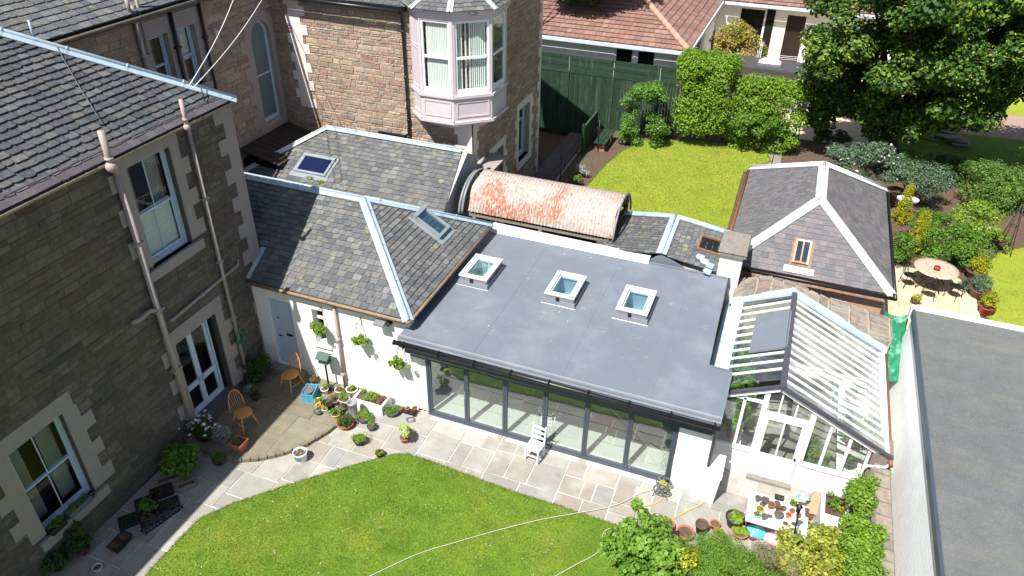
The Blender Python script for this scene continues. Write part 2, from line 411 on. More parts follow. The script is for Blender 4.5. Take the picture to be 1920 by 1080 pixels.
slate_a = mat('slate_blue_grey', [(76, 82, 87), (62, 67, 72), (86, 90, 92), (69, 75, 79), (92, 92, 90), (76, 76, 80), (99, 102, 101), (66, 71, 76)], rough=.65, nz=.28, scale=12, bump=.8, bscale=45, spec=.45, stain=[((134, 136, 128), 13, .6, .08, .6), ((112, 102, 88), 2.2, .58, .12, .45)])
slate_b = mat('slate_weathered', [(96, 99, 101), (80, 84, 88), (108, 110, 110), (88, 91, 94), (114, 113, 109), (94, 94, 97), (122, 123, 122), (82, 86, 91), (102, 103, 104)], rough=.75, nz=.26, scale=14, bump=.8, bscale=45, spec=.4, stain=[((146, 148, 100), 3.5, .6, .07, .6), ((134, 120, 98), 2.2, .6, .1, .45), ((150, 150, 144), 9, .66, .05, .5)])
slate_p = mat('slate_purple', [(100, 99, 104), (110, 106, 109), (92, 93, 98), (118, 111, 111), (105, 103, 106), (90, 90, 95)], rough=.6, nz=.2, scale=9, bump=.6, bscale=45, spec=.45, stain=[((132, 124, 108), 3, .6, .1, .5)])
slate_r = mat('slate_course_purple', [(86, 81, 87), (78, 75, 80), (94, 89, 92)], rough=.75, nz=.2, scale=12, bump=.5)
lead = mat('lead', [(146, 164, 176), (160, 178, 190), (174, 188, 196)], rough=.45, nz=.1, scale=4, bump=.2, bscale=15, spec=.5, stain=[((120, 130, 140), 3, .58, .1, .5)])
zinc = mat('zinc_white', [(204, 207, 211), (190, 193, 197), (214, 216, 218)], rough=.5, nz=.08, scale=4, bump=.2, stain=[((150, 152, 156), 3, .6, .1, .5)])
felt = mat('roof_membrane', [(105, 113, 124), (110, 118, 128)], rough=.6, nz=.07, scale=1.2, bump=.25, bscale=9, spec=.4, stain=[((138, 146, 154), .9, .5, .3, .55), ((164, 160, 152), 1.6, .66, .06, .45), ((150, 150, 146), 3.2, .68, .03, .5), ((84, 94, 108), 2.4, .6, .2, .4)])
felt_g = mat('mineral_felt', [(96, 100, 101), (102, 105, 104)], rough=.95, nz=.16, scale=2, bump=.6, bscale=120, stain=[((126, 121, 108), 1.2, .52, .2, .4, (.5, 1.4, 1)), ((84, 88, 92), 4, .6, .15, .35, (.6, 1, 1)), ((142, 143, 140), 38, .56, .08, .5), ((64, 68, 70), 30, .6, .08, .5)])
anth = mat('anthracite_frame', [(66, 76, 86)], rough=.35, nz=.03, spec=.5)
black = mat('black_iron', [(26, 27, 30)], rough=.4, nz=.1, spec=.5)
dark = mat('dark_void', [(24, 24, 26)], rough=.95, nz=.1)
white = mat('white_paint', [(232, 234, 236)], rough=.45, nz=.03, spec=.4)
white_w = mat('weathered_white_timber', [(226, 228, 228), (212, 212, 208)], rough=.7, nz=.08, scale=9, stain=[((170, 158, 140), 9, .62, .1, .5)])
bluewhite = mat('window_paint', [(186, 202, 220)], rough=.5, nz=.04, scale=8)
lilac = mat('oriel_paint', [(202, 192, 195), (197, 187, 191)], rough=.6, nz=.05, scale=5, stain=[((176, 160, 160), 3, .6, .15, .4)])
pipe_c = mat('cream_pipe_paint', [(164, 153, 149), (156, 146, 142)], rough=.6, nz=.1, scale=6, stain=[((120, 108, 98), 6, .6, .1, .5)])
rustgut = mat('gutter_paint', [(158, 144, 124), (138, 112, 90)], rough=.7, nz=.2, scale=6, stain=[((96, 74, 56), 6, .55, .1, .6)])
brown_g = mat('brown_gutter', [(128, 82, 60), (112, 72, 54)], rough=.6, nz=.2, scale=6, stain=[((150, 140, 130), 5, .6, .1, .5)])
curt = mat('curtain_cloth', [(158, 154, 146)], rough=.95, nz=.05)
blind_m = mat('blind_slats', [(234, 234, 230), (222, 222, 218)], rough=.8, nz=.03)
room = mat('room_plaster', [(150, 140, 124)], rough=.9, nz=.1)
oak = mat('orange_wood', [(206, 152, 84), (196, 140, 72), (214, 164, 96)], rough=.4, nz=.12, scale=14, spec=.5)
brick = mat('old_brick', [(172, 136, 116), (182, 150, 128), (158, 122, 104), (190, 164, 144)], rough=.95, nz=.2, scale=10, bump=.6, stain=[((90, 78, 70), 6, .62, .1, .6)])
brick_w = mat('painted_brick', [(226, 216, 208), (216, 206, 198)], rough=.9, nz=.08, scale=10, bump=.5)
concr = mat('old_concrete', [(138, 134, 124), (126, 122, 114)], rough=.95, nz=.2, scale=6, bump=.8, bscale=30, stain=[((205, 204, 196), 12, .64, .06, .6), ((104, 100, 92), 4, .55, .12, .5)])
corr = mat('rusty_corrugated', [(172, 162, 156), (164, 155, 148)], rough=.8, nz=.16, scale=9, bump=.5, bscale=30, stain=[((158, 126, 110), 5, .5, .14, .6, (2.2, .8, .8)), ((152, 92, 68), .62, .485, .09, .85), ((196, 184, 174), 10, .52, .05, .85, (2.5, .6, .6)), ((120, 84, 66), 16, .58, .06, .6)])
pantile = mat('clay_pantile', [(138, 106, 94), (126, 96, 86), (150, 118, 106), (118, 92, 84), (142, 108, 96)], rough=.9, nz=.18, scale=7, bump=.5, stain=[((128, 112, 92), 2.5, .56, .14, .5)])
green_p = mat('green_fence_paint', [(36, 59, 42), (46, 71, 51), (32, 52, 38), (41, 64, 45)], rough=.8, nz=.25, scale=5, bump=.3, stain=[((84, 104, 84), 6, .56, .15, .55, (1, 1, .15)), ((96, 92, 74), 2, .64, .08, .4)])
flag = mat('flagstone', [(146, 145, 138), (156, 153, 145), (136, 136, 131), (152, 143, 130), (142, 143, 140), (144, 134, 124), (164, 161, 154), (131, 130, 124)], rough=.9, nz=.14, scale=3, bump=.4, bscale=16, stain=[((180, 178, 172), 1.2, .52, .2, .55), ((110, 106, 96), 4, .62, .12, .45), ((170, 124, 116), 1.7, .69, .04, .4)])
flag_d = mat('flagstone_mossy', [(120, 116, 98), (128, 123, 106), (112, 108, 94), (124, 116, 100)], rough=.95, nz=.2, scale=4, bump=.5, bscale=16, stain=[((92, 92, 70), 1.5, .5, .2, .6), ((176, 172, 160), 14, .68, .05, .5)])
joint = mat('mortar_joint', [(208, 203, 194)], rough=1, nz=.14, scale=6, bump=.5)
sand_flag = mat('sandstone_paving', [(196, 178, 148), (206, 190, 160), (188, 170, 142)], rough=.9, nz=.1, scale=4, stain=[((160, 142, 116), 2, .56, .14, .4)])
soil = mat('bare_soil', [(88, 72, 60), (98, 82, 68)], rough=1, nz=.35, scale=8, bump=1, bscale=25, stain=[((134, 112, 88), 12, .58, .1, .6)])
gravel = mat('gravel', [(156, 132, 120)], rough=1, nz=.3, scale=25, bump=1, bscale=60)
passage_m = mat('yard_concrete', [(96, 90, 84)], rough=1, nz=.25, scale=3, bump=.5)
lawn_m = mat('lawn_base', [(96, 126, 36)], rough=1, nz=.22, scale=1.1, bump=1, bscale=30, stain=[((134, 140, 52), .5, .5, .16, .55), ((64, 104, 26), 2.5, .5, .2, .6), ((150, 140, 80), 1.4, .66, .06, .5)])
lawn_y = mat('lawn_pale', [(130, 144, 44)], rough=1, nz=.16, scale=1.3, bump=1, bscale=30, stain=[((148, 152, 52), .8, .48, .2, .6), ((92, 128, 28), 2.5, .55, .15, .5)])
blade = mat('grass_blades', [(96, 132, 32), (118, 150, 46), (138, 162, 62), (106, 142, 40), (154, 166, 86)], rough=.8, nz=.42, scale=1.5, trans=.35, stain=[((154, 156, 66), .8, .5, .14, .7), ((72, 114, 28), 2.2, .54, .12, .5), ((172, 156, 108), 1.6, .62, .07, .6)])
bladey = mat('grass_blades_pale', [(108, 130, 46), (130, 144, 60), (118, 136, 52), (146, 152, 84)], rough=.8, nz=.3, scale=1.2, trans=.35, stain=[((100, 138, 34), .7, .52, .14, .6), ((168, 162, 84), .55, .56, .12, .5), ((176, 160, 104), 1.6, .66, .05, .5)])
bark = mat('bark', [(84, 72, 60), (96, 84, 70)], rough=1, nz=.3, scale=8, bump=1, bscale=20)
def leafm(name, cols, trans=.3, spec=.35, rough=.5): return mat(name, cols, rough=rough, nz=.12, scale=3, trans=trans, spec=spec, det=2.)
g_glass = glass('window_glass', -.015, mul=.55); d_glass = glass('folding_door_glass', .1); s_glass = glass('rooflight_glass', .16, (.75, .88, .9))
gh_glass = glass('greenhouse_glass', .05, (.9, .96, .93), .02, dirt_glare=.4); ghl_glass = glass('greenhouse_clear_glass', .05, (.9, .96, .93), .02, dirt_glare=.1); gf_glass = glass('greenhouse_front_glass', .05, (.9, .96, .93), .0, dirt_glare=.1)  # right slope: its white glare is put into the heavier pale film
obsc = mat('obscure_glass', [(104, 124, 124), (92, 112, 114)], rough=.25, nz=.1, scale=20, bump=.8, bscale=60, spec=.6)
bluepane = mat('blind_behind_blue_glass', [(24, 32, 66)], rough=.08, nz=.02, spec=.6)
plant_d = leafm('leaf_deep_green', [(38, 66, 26), (52, 86, 30), (70, 104, 38), (46, 78, 28)])
plant_m = leafm('leaf_mid_green', [(66, 104, 30), (84, 124, 38), (104, 140, 46), (74, 112, 32)])
plant_l = leafm('leaf_bright_green', [(112, 148, 36), (134, 166, 48), (94, 134, 34), (150, 176, 66)])
plant_y = leafm('leaf_golden', [(160, 160, 30), (178, 176, 40), (140, 146, 30), (120, 132, 32)])
plant_g = leafm('leaf_silver', [(150, 166, 156), (120, 140, 126), (176, 188, 180), (104, 126, 108)])
plant_s = leafm('leaf_grey_green', [(86, 112, 84), (104, 130, 100), (70, 96, 70), (128, 146, 124)])
plant_r = leafm('leaf_bronze', [(124, 84, 62), (140, 104, 70), (110, 92, 56), (150, 122, 84)])
fl_white = leafm('petal_white', [(232, 232, 226), (216, 218, 214)], trans=.2)
fl_pink = leafm('petal_pink', [(220, 84, 120), (206, 60, 96), (228, 120, 150)], trans=.2)
fl_red = leafm('petal_red', [(196, 50, 44), (214, 84, 66)], trans=.2)
fl_yel = leafm('petal_yellow', [(222, 196, 40), (230, 208, 70)], trans=.2)
terra = mat('terracotta', [(178, 104, 76), (166, 94, 68), (188, 118, 90)], rough=.85, nz=.14, scale=9, stain=[((196, 160, 138), 9, .6, .1, .4)])
MP = {k: mat('pot_'+k, [c], rough=r_, nz=.08, scale=9, spec=.4) for k, c, r_ in (('black', (40, 40, 42), .5), ('grey', (96, 104, 108), .5), ('white', (226, 226, 224), .5), ('blue', (46, 58, 96), .25), ('green', (78, 96, 92), .5), ('aqua', (150, 196, 184), .5), ('yellow', (206, 180, 70), .5), ('brown', (96, 66, 52), .6), ('slateblue', (70, 84, 100), .4), ('mauve', (132, 120, 122), .6), ('orange', (204, 132, 52), .5), ('cream', (214, 206, 190), .6), ('red', (150, 50, 46), .5))}
MP['terra'] = terra
crate_b = mat('blue_crate_plastic', [(84, 156, 186)], rough=.5, nz=.06)
galv = mat('galvanised', [(150, 154, 158), (166, 170, 174)], rough=.4, nz=.1, scale=8, metal=.5)
# ------------------------------------------------------------------ the ground
mb = MB(); mb.quad((-250, -150, -.03), (250, -150, -.03), (250, 350, -.03), (-250, 350, -.03)); struct('ground', mb, soil)
mb = MB(); mb.box(-8.95, 200, 21.2, 300, -.02, .78); struct('garden_terrace', mb, soil)
mb = MB(); mb.box(-40, -8.96, 36.3, 300, -.02, .77); struct('back_terrace', mb, soil)
mb = MB(); mb.box(-10.45, -8.97, 22.5, 36.25, -.02, .3); struct('passage_paving', mb, passage_m)
def flags(mb, poly, z, depth, smin=.45, smax=1.15, gap=.03, jit=.008):
    poly = ccw(poly); x0 = min(p[0] for p in poly); x1 = max(p[0] for p in poly); y0 = min(p[1] for p in poly); y1 = max(p[1] for p in poly)
    def rec(a, b, c, d, lv):
        w_, h_ = b-a, d-c
        if (w_ > smax or h_ > smax) or (random.random() < .25 and max(w_, h_) > smin*1.9):
            t = random.uniform(.36, .64)
            if w_ > h_*random.uniform(.8, 1.25) and w_ > 2*smin*.8: s_ = a+w_*t; rec(a, s_, c, d, lv+1); rec(s_, b, c, d, lv+1); return
            if h_ > 2*smin*.8: s_ = c+h_*t; rec(a, b, c, s_, lv+1); rec(a, b, s_, d, lv+1); return
        j = lambda: random.uniform(-jit, jit)
        q = clip_poly([(a+gap/2+j(), c+gap/2+j()), (b-gap/2+j(), c+gap/2+j()), (b-gap/2+j(), d-gap/2+j()), (a+gap/2+j(), d-gap/2+j())], poly)
        if len(q) < 3: return
        zz = z+random.uniform(-.003, .003); mb.prism([(x, y, z-depth) for x, y in q], (0, 0, depth+zz-z))
    rec(x0, x1, y0, y1, 0)
PAT = [(-13.62, -3), (4.6, -3), (4.6, 15.6), (-13.62, 15.6)]
mb = MB(); mb.quad(*[(x, y, .004) for x, y in PAT]); struct('patio_mortar', mb, joint)
mb = MB(); flags(mb, [(-13.6, 4), (-.5, 4), (-.5, 14.3), (-13.6, 14.3)], .024, .018, .4, 1.05); flags(mb, [(-.5, 9), (4.2, 9), (4.2, 15.35), (-.5, 15.35)], .022, .014, .7, 1.5, .012)
struct('patio_flagstones', mb, flag)
# raised platform with the curved edge
RP = [(-13.6, 10.75), (-13.24, 10.7), (-12.59, 10.58), (-11.95, 10.62), (-11.35, 10.92), (-10.85, 11.35), (-10.45, 11.9), (-10.2, 12.5), (-10.08, 13.1), (-10.02, 14.35), (-13.6, 14.35)]
mb = MB(); mb.prism([(x, y, .0) for x, y in RP], (0, 0, .11)); mb.r = [.5]*len(mb.r)
flags(mb, [(x*.998-.02, y) if y > 11 else (x, y+.03) for x, y in RP], .13, .03, .7, 1.6, .012)
for i in range(len(RP)-3):
    a = Vector((*RP[i+0], 0)); b = Vector((*RP[i+1], 0)); n_ = max(1, int((b-a).length/.2))
    for k in range(n_):
        p = a.lerp(b, (k+.06)/n_); q = a.lerp(b, (k+.94)/n_); mb.beam(p+Vector((0, 0, .07)), q+Vector((0, 0, .07)), .09+random.random()*.03, .135+random.random()*.012)
struct('raised_patio', mb, flag_d)
mb = MB(); mb.box(-13.6, -11.9, 4.5, 4.6, .03, .04); struct('path_joint', mb, joint)
# lawns, with real blades
def lawn(name, poly, z, mt, bm, n, hgt, wd, daisies=0, label='grass', edge=True, ybox=None):
    mb = MB(); mb.prism([(x, y, z-.05) for x, y in poly], (0, 0, .05)); o = struct(name, mb, mt)
    X = [p[0] for p in poly]; Y = [p[1] for p in poly]; pts = []
    xb, yb = (min(X), max(X)), (ybox or (min(Y), max(Y)))
    if ybox: yb = (max(yb[0], min(Y)), max(Y))
    while len(pts) < n:
        x, y = random.uniform(*xb), random.uniform(*yb)
        if inside(x, y, poly): pts.append((x, y))
    if edge:
        for i in range(len(poly)):
            a, b = Vector(poly[i]), Vector(poly[(i+1) % len(poly)]); L = (b-a).length
            if L > 14 or min(a.y, b.y) < yb[0]-3: continue
            for k in range(int(L*220)):
                p = a.lerp(b, random.random())+Vector((random.gauss(0, .022), random.gauss(0, .022))); pts.append((p.x, p.y))
    P = np.array(pts); k = len(P); an = np.random.uniform(0, 6.283, k); le = np.random.uniform(.5, 1.3, k)*hgt; ln_ = np.random.uniform(.2, .9, k)*le
    dx, dy = np.cos(an), np.sin(an); an2 = np.random.uniform(0, 6.283, k)
    V = np.zeros((k, 3, 3)); V[:, 0] = np.stack([P[:, 0]-dy*wd, P[:, 1]+dx*wd, np.full(k, z-.005)], 1); V[:, 1] = np.stack([P[:, 0]+dy*wd, P[:, 1]-dx*wd, np.full(k, z-.005)], 1)
    V[:, 2] = np.stack([P[:, 0]+np.cos(an2)*ln_, P[:, 1]+np.sin(an2)*ln_, z+le*.8], 1)
    g = bpy.data.objects.new('grass', mesh_np('grass', V.reshape(-1, 3), np.arange(3*k).reshape(k, 3), np.random.random(k), bm)); C.objects.link(g)
    tag(g, label, 'grass', None, 'stuff')
    if daisies:
        c = []
        for _ in range(daisies):
            x, y = random.uniform(*xb), random.uniform(*yb)
            if inside(x, y, poly): c.append((x, y, z+.045, .03, .03, .004))
        f = foliage('daisies', c, len(c)*2, .024, fl_white, up=2.); tag(f, 'tiny white daisies dotted over the '+label, 'daisies', None, 'stuff')
    return o
L1 = [(-11.6, -4), (-11.55, 7.0), (-11.54, 7.95), (-11.5, 8.75), (-11.02, 9.46), (-9.93, 10.66), (-8.71, 11.86), (-8.1, 12.42), (-7.75, 12.6), (-7.15, 12.59), (-6.01, 12.53), (-4.59, 12.43), (-3.14, 12.43), (-1.88, 12.4), (-.9, 12.35), (-.6, 11.5), (-.5, -4)]
lawn('lawn', L1, .05, lawn_m, blade, 190000, .055, .007, 420, 'short mown green grass of the lawn beside the flagstone patio', ybox=(5.2, 13))
L2 = [(-7.6, 21.6), (-7.62, 27), (-7.53, 29.05), (-7.36, 31.56), (-7.06, 33.36), (-6.3, 35.2), (-4.6, 35.9), (-2.4, 36.3), (-1.2, 36.4), (-.5, 35.9), (-.25, 35.0), (-.6, 34.2), (-1.3, 33.2), (-1.2, 21.6)]
lawn('back_lawn', L2, .83, lawn_y, bladey, 40000, .05, .012, 160, 'yellow green grass of the back lawn in front of the hedge', ybox=(26, 37))
L3 = [(5.0, 36.4), (5.4, 42.2), (40, 45), (40, 30), (16, 33)]
lawn('side_lawn', L3, .83, lawn_m, blade, 26000, .05, .014, 60, 'shaded grass under the large lime tree', ybox=(33, 46))
L4 = [(7.6, 20.8), (7.65, 25.0), (7.6, 26.6), (8.0, 28.3), (8.6, 29.5), (9.6, 30.4), (12, 31.3), (20, 32), (20, 20.8)]
lawn('corner_lawn', L4, .83, lawn_y, bladey, 16000, .05, .012, 0, 'pale grass beside the round table and the row of conifer pots', ybox=(21, 32))
L5 = [(7.9, 46.4), (7.4, 70), (60, 74), (60, 50)]
lawn('far_lawn', L5, .83, lawn_y, bladey, 9000, .06, .03, 0, 'sunlit far grass seen past the branches of the lime tree', ybox=(46, 62))
mb = MB(); mb.prism([(5.5, 42.3, .8), (40, 45.1, .8), (40, 49.8, .8), (8, 46.3, .8), (6.5, 44, .8)], (0, 0, .02)); struct('gravel_path', mb, gravel)
mb = MB(); mb.quad(*[(x, y, .79) for x, y in ((4.0, 20.7), (7.45, 20.7), (7.45, 26.5), (6.9, 27.1), (4.0, 27.1))]); flags(mb, [(4.0, 20.7), (7.45, 20.7), (7.45, 26.5), (6.9, 27.1), (4.0, 27.1)], .815, .02, .6, 1.0, .012); struct('sandstone_patio', mb, sand_flag)
mb = MB(); mb.quad(*[(x, y, .8) for x, y in ((-6, 38.5), (12, 38.5), (12, 52), (-6, 52))]); struct('bungalow_courtyard', mb, sand_flag)
mb = MB(); mb.box(-1.1, .2, 33.0, 37.6, .79, .82); struct('garden_path', mb, concr)
mb = MB(); mb.quad((4.2, 9, .01), (4.6, 9, .01), (4.6, 20.5, .01), (4.2, 20.5, .01)); struct('gravel_strip', mb, gravel)
# ------------------------------------------------------------------ the stone house on the left
X = (1, 0, 0); Yv = (0, 1, 0); Zv = (0, 0, 1)
FE = Fr((-13.6, 0, 0), Yv, Zv, X)
hs = T('stone_house', 'dark rubble stone house with grey painted margins and slate hip roof, left of the lawn', 'house', (-13.6, 8, 0))
UW = (11.3, 12.65, 5.4, 8.05); FD = (11.22, 12.77, .3, 3.1); LW = (6.5, 7.88, 1.03, 3.6)
mb = MB(); wall(mb, FE, -4, 14.95, 0, 8.42, [UW, FD, LW])
mb.box(-18.4, -13.96, 14.6, 14.95, 0, 8.42); mb.box(-25, -24.7, -4, 14.95, 0, 8.5); mb.box(-25, -13.96, -4, -3.7, 0, 8.5); mb.box(-24.7, -13.96, -3.7, 14.6, 4.0, 4.2); mb.box(-24.7, -13.96, -3.7, 14.6, 0, .2); mb.box(-17, -16.8, -3.7, 14.6, .2, 8.4)
mb.part('wall', mortar_dark, hs)
mb = MB(); stones(mb, FE, -4, 14.95, 0, 8.38, [UW, FD, LW], rh=(.09, .28), ln=(.16, .75), dep=.011); mb.part('stonework', stone_dark, hs)
for (h, big, sm, hh) in ((UW, .52, .28, .42), (FD, .5, .26, .42), (LW, .62, .36, .42)):
    mb = MB(); rybats(mb, FE, h[0], -1, h[2]+.1, h[3], big, sm, hh); rybats(mb, FE, h[1], 1, h[2]+.1, h[3], big, sm, hh, first=1)
    mb.fbox(FE, h[0]-.3, h[1]+.3, h[3], min(8.38, h[3]+.42), -.004, .036, .5)
    mb.part('window_margin' if h is not FD else 'door_margin', margin, hs)
for h in (UW, LW): mb = MB(); mb.fbox(FE, h[0]-.22, h[1]+.3, h[2]-.27, h[2], -.3, .09, .6); mb.part('window_sill', margin, hs)
mb = MB(); rybats(mb, FE, 14.96, -1, .0, 8.38, .68, .4, .42, w1=.036)
mb.part('corner_quoins', margin, hs)
F2 = Fr((-13.6, 0, 0), Yv, Zv, X)
wu = sash(hs, FE, *UW, bluewhite, g_glass, 1); curtain(wu, FE, 11.4, 11.75, 5.5, 7.9, -.45, curt); curtain(wu, FE, 12.2, 12.6, 5.5, 7.9, -.45, curt)
mb = MB()
for i in range(40): mb.fbox(FE, 11.42, 12.53, 5.55+i*.03, 5.572+i*.03, -.3, -.285)
mb.part('blind', blind_m, wu)
wl = sash(hs, FE, *LW, bluewhite, g_glass, 1); curtain(wl, FE, 6.6, 7.0, 1.1, 3.5, -.5, curt); curtain(wl, FE, 7.4, 7.8, 1.1, 3.5, -.5, curt)
for k in (0, 1):
    a = FD[0]+.06+k*.62; b = a+.62; mb = MB()
    ring(FE, mb, a, b, .45, 3.02, .085, -.24, -.19, .14); mb.fbox(FE, a+.085, b-.085, 1.25, 1.42, -.24, -.19)
    d = mb.part('french_door', bluewhite, hs); mb = MB(); mb.fbox(FE, a+.07, b-.07, .5, 2.95, -.22, -.215); mb.part('pane', g_glass, d)
    mb = MB(); u = b-.05 if k == 0 else a+.05; mb.fbox(FE, u-.012, u+.012, 1.3, 1.46, -.19, -.17); mb.tube([FE(u, 1.4, -.15), FE(u+(.1 if k else -.1), 1.4, -.15)], .01, 6); mb.part('handle', galv, d)
mb = MB(); ring(FE, mb, FD[0], FD[1]-.17, .42, 3.1, .06, -.26, -.17); mb.part('door_frame', bluewhite, hs)
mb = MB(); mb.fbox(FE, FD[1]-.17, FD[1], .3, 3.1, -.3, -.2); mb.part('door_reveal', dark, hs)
mb = MB(); mb.fbox(FE, 11.15, 12.8, .12, .42, -.3, .22); mb.part('doorstep', slate_a, hs)
mb = MB(); Fh = slates(mb, [(-13.42, -4, 8.47), (-13.42, 15.0, 8.47), (-19.42, 9.0, 12.37), (-19.42, -4, 12.37)], .26, .2, .046, .018); N1 = Fh.N
mb.part('roof', slate_a, hs)
mb = MB(); slates(mb, [(-13.42, -4, 8.47), (-13.42, 15.0, 8.47), (-13.66, 14.76, 8.626), (-13.66, -4, 8.626)], .3, .24, .03, .006); 
for i, p in enumerate(mb.v): mb.v[i] = (p[0]+N1.x*.022, p[1], p[2]+N1.z*.022)
mb.part('eaves_course', slate_r, hs)
mb = MB(); Fh2 = slates(mb, [(-25, 15.0, 8.47), (-13.42, 15.0, 8.47), (-19.42, 9.0, 12.37), (-20, 9.0, 12.37)], .3, .22, .03); N2 = Fh2.N; mb.part('north_roof', slate_a, hs)
mb = MB(); capping(mb, (-13.4, 15.02, 8.47), (-19.42, 9.0, 12.39), N1, N2, .17, .045); mb.part('hip_capping', lead, hs)
mb = MB(); mb.prism([(-13.34, 15.08, 8.42), (-13.34, 14.92, 8.42), (-13.46, 14.92, 8.5), (-13.46, 15.08, 8.5)], (0, 0, .05)); mb.part('hip_end', rustgut, hs)
mb = MB(); mb.tube([(-13.39, -4, 8.42), (-13.39, 15.02, 8.42)], .035, 8); mb.box(-13.6, -13.42, -4, 14.98, 8.36, 8.42)
mb.part('gutter', rustgut, hs)
def downpipe(parent, x, y, z0, z1, r_, mt, vent=None, name='downpipe', step=1.9):
    mb = MB(); mb.tube([(x, y, z0), (x, y, z1)], r_, 10)
    z = z0+.5
    while z < z1-.2:
        mb.tube([(x, y, z), (x, y, z+.1)], r_*1.35, 10); mb.box(x-r_*1.2, x+r_*1.2, y-r_*2, y+r_*2, z+.03, z+.07); z += step
    if vent: mb.tube([(x, y, z1), (x, y, z1+.18), (vent[0], vent[1], z1+.3), (vent[0], vent[1], vent[2])], r_*.95, 10); mb.ball((vent[0], vent[1], z1+.34), r_*1.75, 10); mb.tube([(vent[0], vent[1], z1+.5), (vent[0], vent[1], z1+.56)], r_*1.3, 10)
    return mb.part(name, mt, parent)
downpipe(hs, -13.5, 10.97, .05, 8.05, .075, pipe_c, (-13.27, 10.72, 9.2))
downpipe(hs, -13.5, 13.3, .13, 8.1, .05, pipe_c, (-13.27, 13.05, 9.12))
downpipe(hs, -13.5, 5.05, .05, 8.3, .07, pipe_c)
mb = MB(); mb.tube([(-13.52, 11.3, 3.86), (-13.52, 13.95, 4.0), (-13.58, 14.05, 4.12)], .04, 8); mb.tube([(-13.52, 13.6, 3.98), (-13.52, 13.66, 3.98)], .055, 8); mb.tube([(-13.52, 12.4, 3.92), (-13.52, 12.5, 3.92)], .055, 8); mb.tube([(-13.58, 11.25, 3.86), (-13.5, 11.35, 3.86)], .05, 8)
mb.part('waste_pipe', pipe_c, hs)
mb = MB(); mb.tube([(-13.55, 10.2, 4.5), (-13.45, 10.35, 4.52), (-13.45, 10.7, 4.56), (-13.5, 10.95, 4.4)], .055, 8); mb.part('branch_pipe', pipe_c, hs)
# ------------------------------------------------------------------ the villa behind: west wing and south wall with its oriel
vl = T('stone_villa', 'tall sandstone villa with white quoins and a projecting lilac bay window', 'house', (-14, 26, 0))
FW = Fr((-18.46, 0, 0), Yv, Zv, X); FS = Fr((-18.46, 23.4, 0), X, Zv, (0, -1, 0)); FB = Fr((-10.45, 23.4, 0), Yv, Zv, X)
W1 = (17.45, 18.22, 6.95, 8.85); W2 = (18.68, 19.42, 6.95, 8.85); WA = (22.0, 23.1, 4.5, 8.25)
E1 = (4.75, 6.1, 1.75, 4.15); E2 = (1.75, 3.0, .4, 3.35)
mb = MB(); wall(mb, FW, 6, 23.4, 0, 9.7, [W1, W2, WA]); wall(mb, FS, -.1, 8.01, 0, 9.1); wall(mb, FB, .36, 7.33, 0, 9.1, [E1, E2])
mb.box(-18.8, -10.8, 30.4, 30.73, 0, 9.1); mb.box(-25, -24.7, 6, 30.7, 0, 9.6); mb.box(-21, -20.8, 6, 23, 0, 9.6); mb.box(-12.5, -12.4, 24, 30, 0, 9); mb.part('wall', mortar_warm, vl)
mb = MB(); stones(mb, FW, 6, 23.4, .2, 9.6, [W1, W2, WA], rh=(.13, .28)); stones(mb, FS, .03, 8.0, .2, 9.05, [], rh=(.07, .21), ln=(.14, .6)); stones(mb, FB, .0, 7.33, .2, 9.05, [E1, E2], rh=(.11, .22), ln=(.2, .6)); mb.part('stonework', stone_warm, vl)
mb = MB()
for h in (W1, W2): mb.fbox(FW, h[0]-.24, h[1]+.24, h[3], h[3]+.5, -.004, .04, .5); mb.fbox(FW, h[0]-.22, h[1]+.24, h[2]-.25, h[2], -.2, .1, .5)
rybats(mb, FW, W1[0], -1, 6.8, 8.85, .42, .22, .42); mb.fbox(FW, W1[1], W2[0], 6.7, 8.85, -.004, .04, .5); rybats(mb, FW, W2[1], 1, 6.8, 8.85, .42, .22, .42)
mb.part('window_margin', margin, vl); mb = MB()
rybats(mb, FW, WA[0], -1, 2.6, 7.75, .62, .34, .46, first=1); mb.fbox(FW, WA[1], 23.36, 3.9, 7.75, -.004, .036, .5); mb.fbox(FW, 20.3, 22.0, 2.3, 3.9, -.004, .03, .5)
cu, cv, r0, r1 = 22.55, 7.68, .55, .93
for i in range(14):
    a0, a1 = math.pi*i/14, math.pi*(i+1)/14
    P_ = [(cu+r_*math.cos(a), cv+r_*math.sin(a)) for r_, a in ((r0, a0), (r1, a0), (r1, a1), (r0, a1))]
    P_ = [(min(p[0], 23.36), p[1]) for p in P_]
    mb.prism([FW(u, v, -.3) for u, v in P_], FW.N*.345, .5)
mb.part('arch_margin', margin, vl)
mb = MB(); rybats(mb, FS, .95, -1, 4.9, 9.05, .34, .18, .36, w1=.04); rybats(mb, FS, .95, 1, 4.9, 9.05, .52, .3, .36, w1=.04, first=1)
mb.part('quoins', margin_w, vl); mb = MB()
rybats(mb, FS, 8.05, -1, .2, 5.2, .75, .62, .4, w1=.04); rybats(mb, FB, -.04, 1, .2, 5.2, .52, .34, .36, w1=.04); mb.part('corner_quoins', margin_w, vl); mb = MB(); rybats(mb, FB, 7.36, -1, .3, 9.05, .36, .18, .36, w1=.04); mb.part('corner_quoins', margin_w, vl)
for h in (E1, E2): mb = MB(); rybats(mb, FB, h[0], -1, h[2], h[3], .42, .24, .36); rybats(mb, FB, h[1], 1, h[2], h[3], .42, .24, .36, first=1); mb.fbox(FB, h[0]-.25, h[1]+.25, h[3], h[3]+.3, -.004, .036, .5); mb.part('window_margin', margin_w, vl)
mb = MB(); mb.fbox(FB, E1[0]-.2, E1[1]+.2, E1[2]-.24, E1[2], -.2, .09, .5); mb.part('window_sill', margin_w, vl)
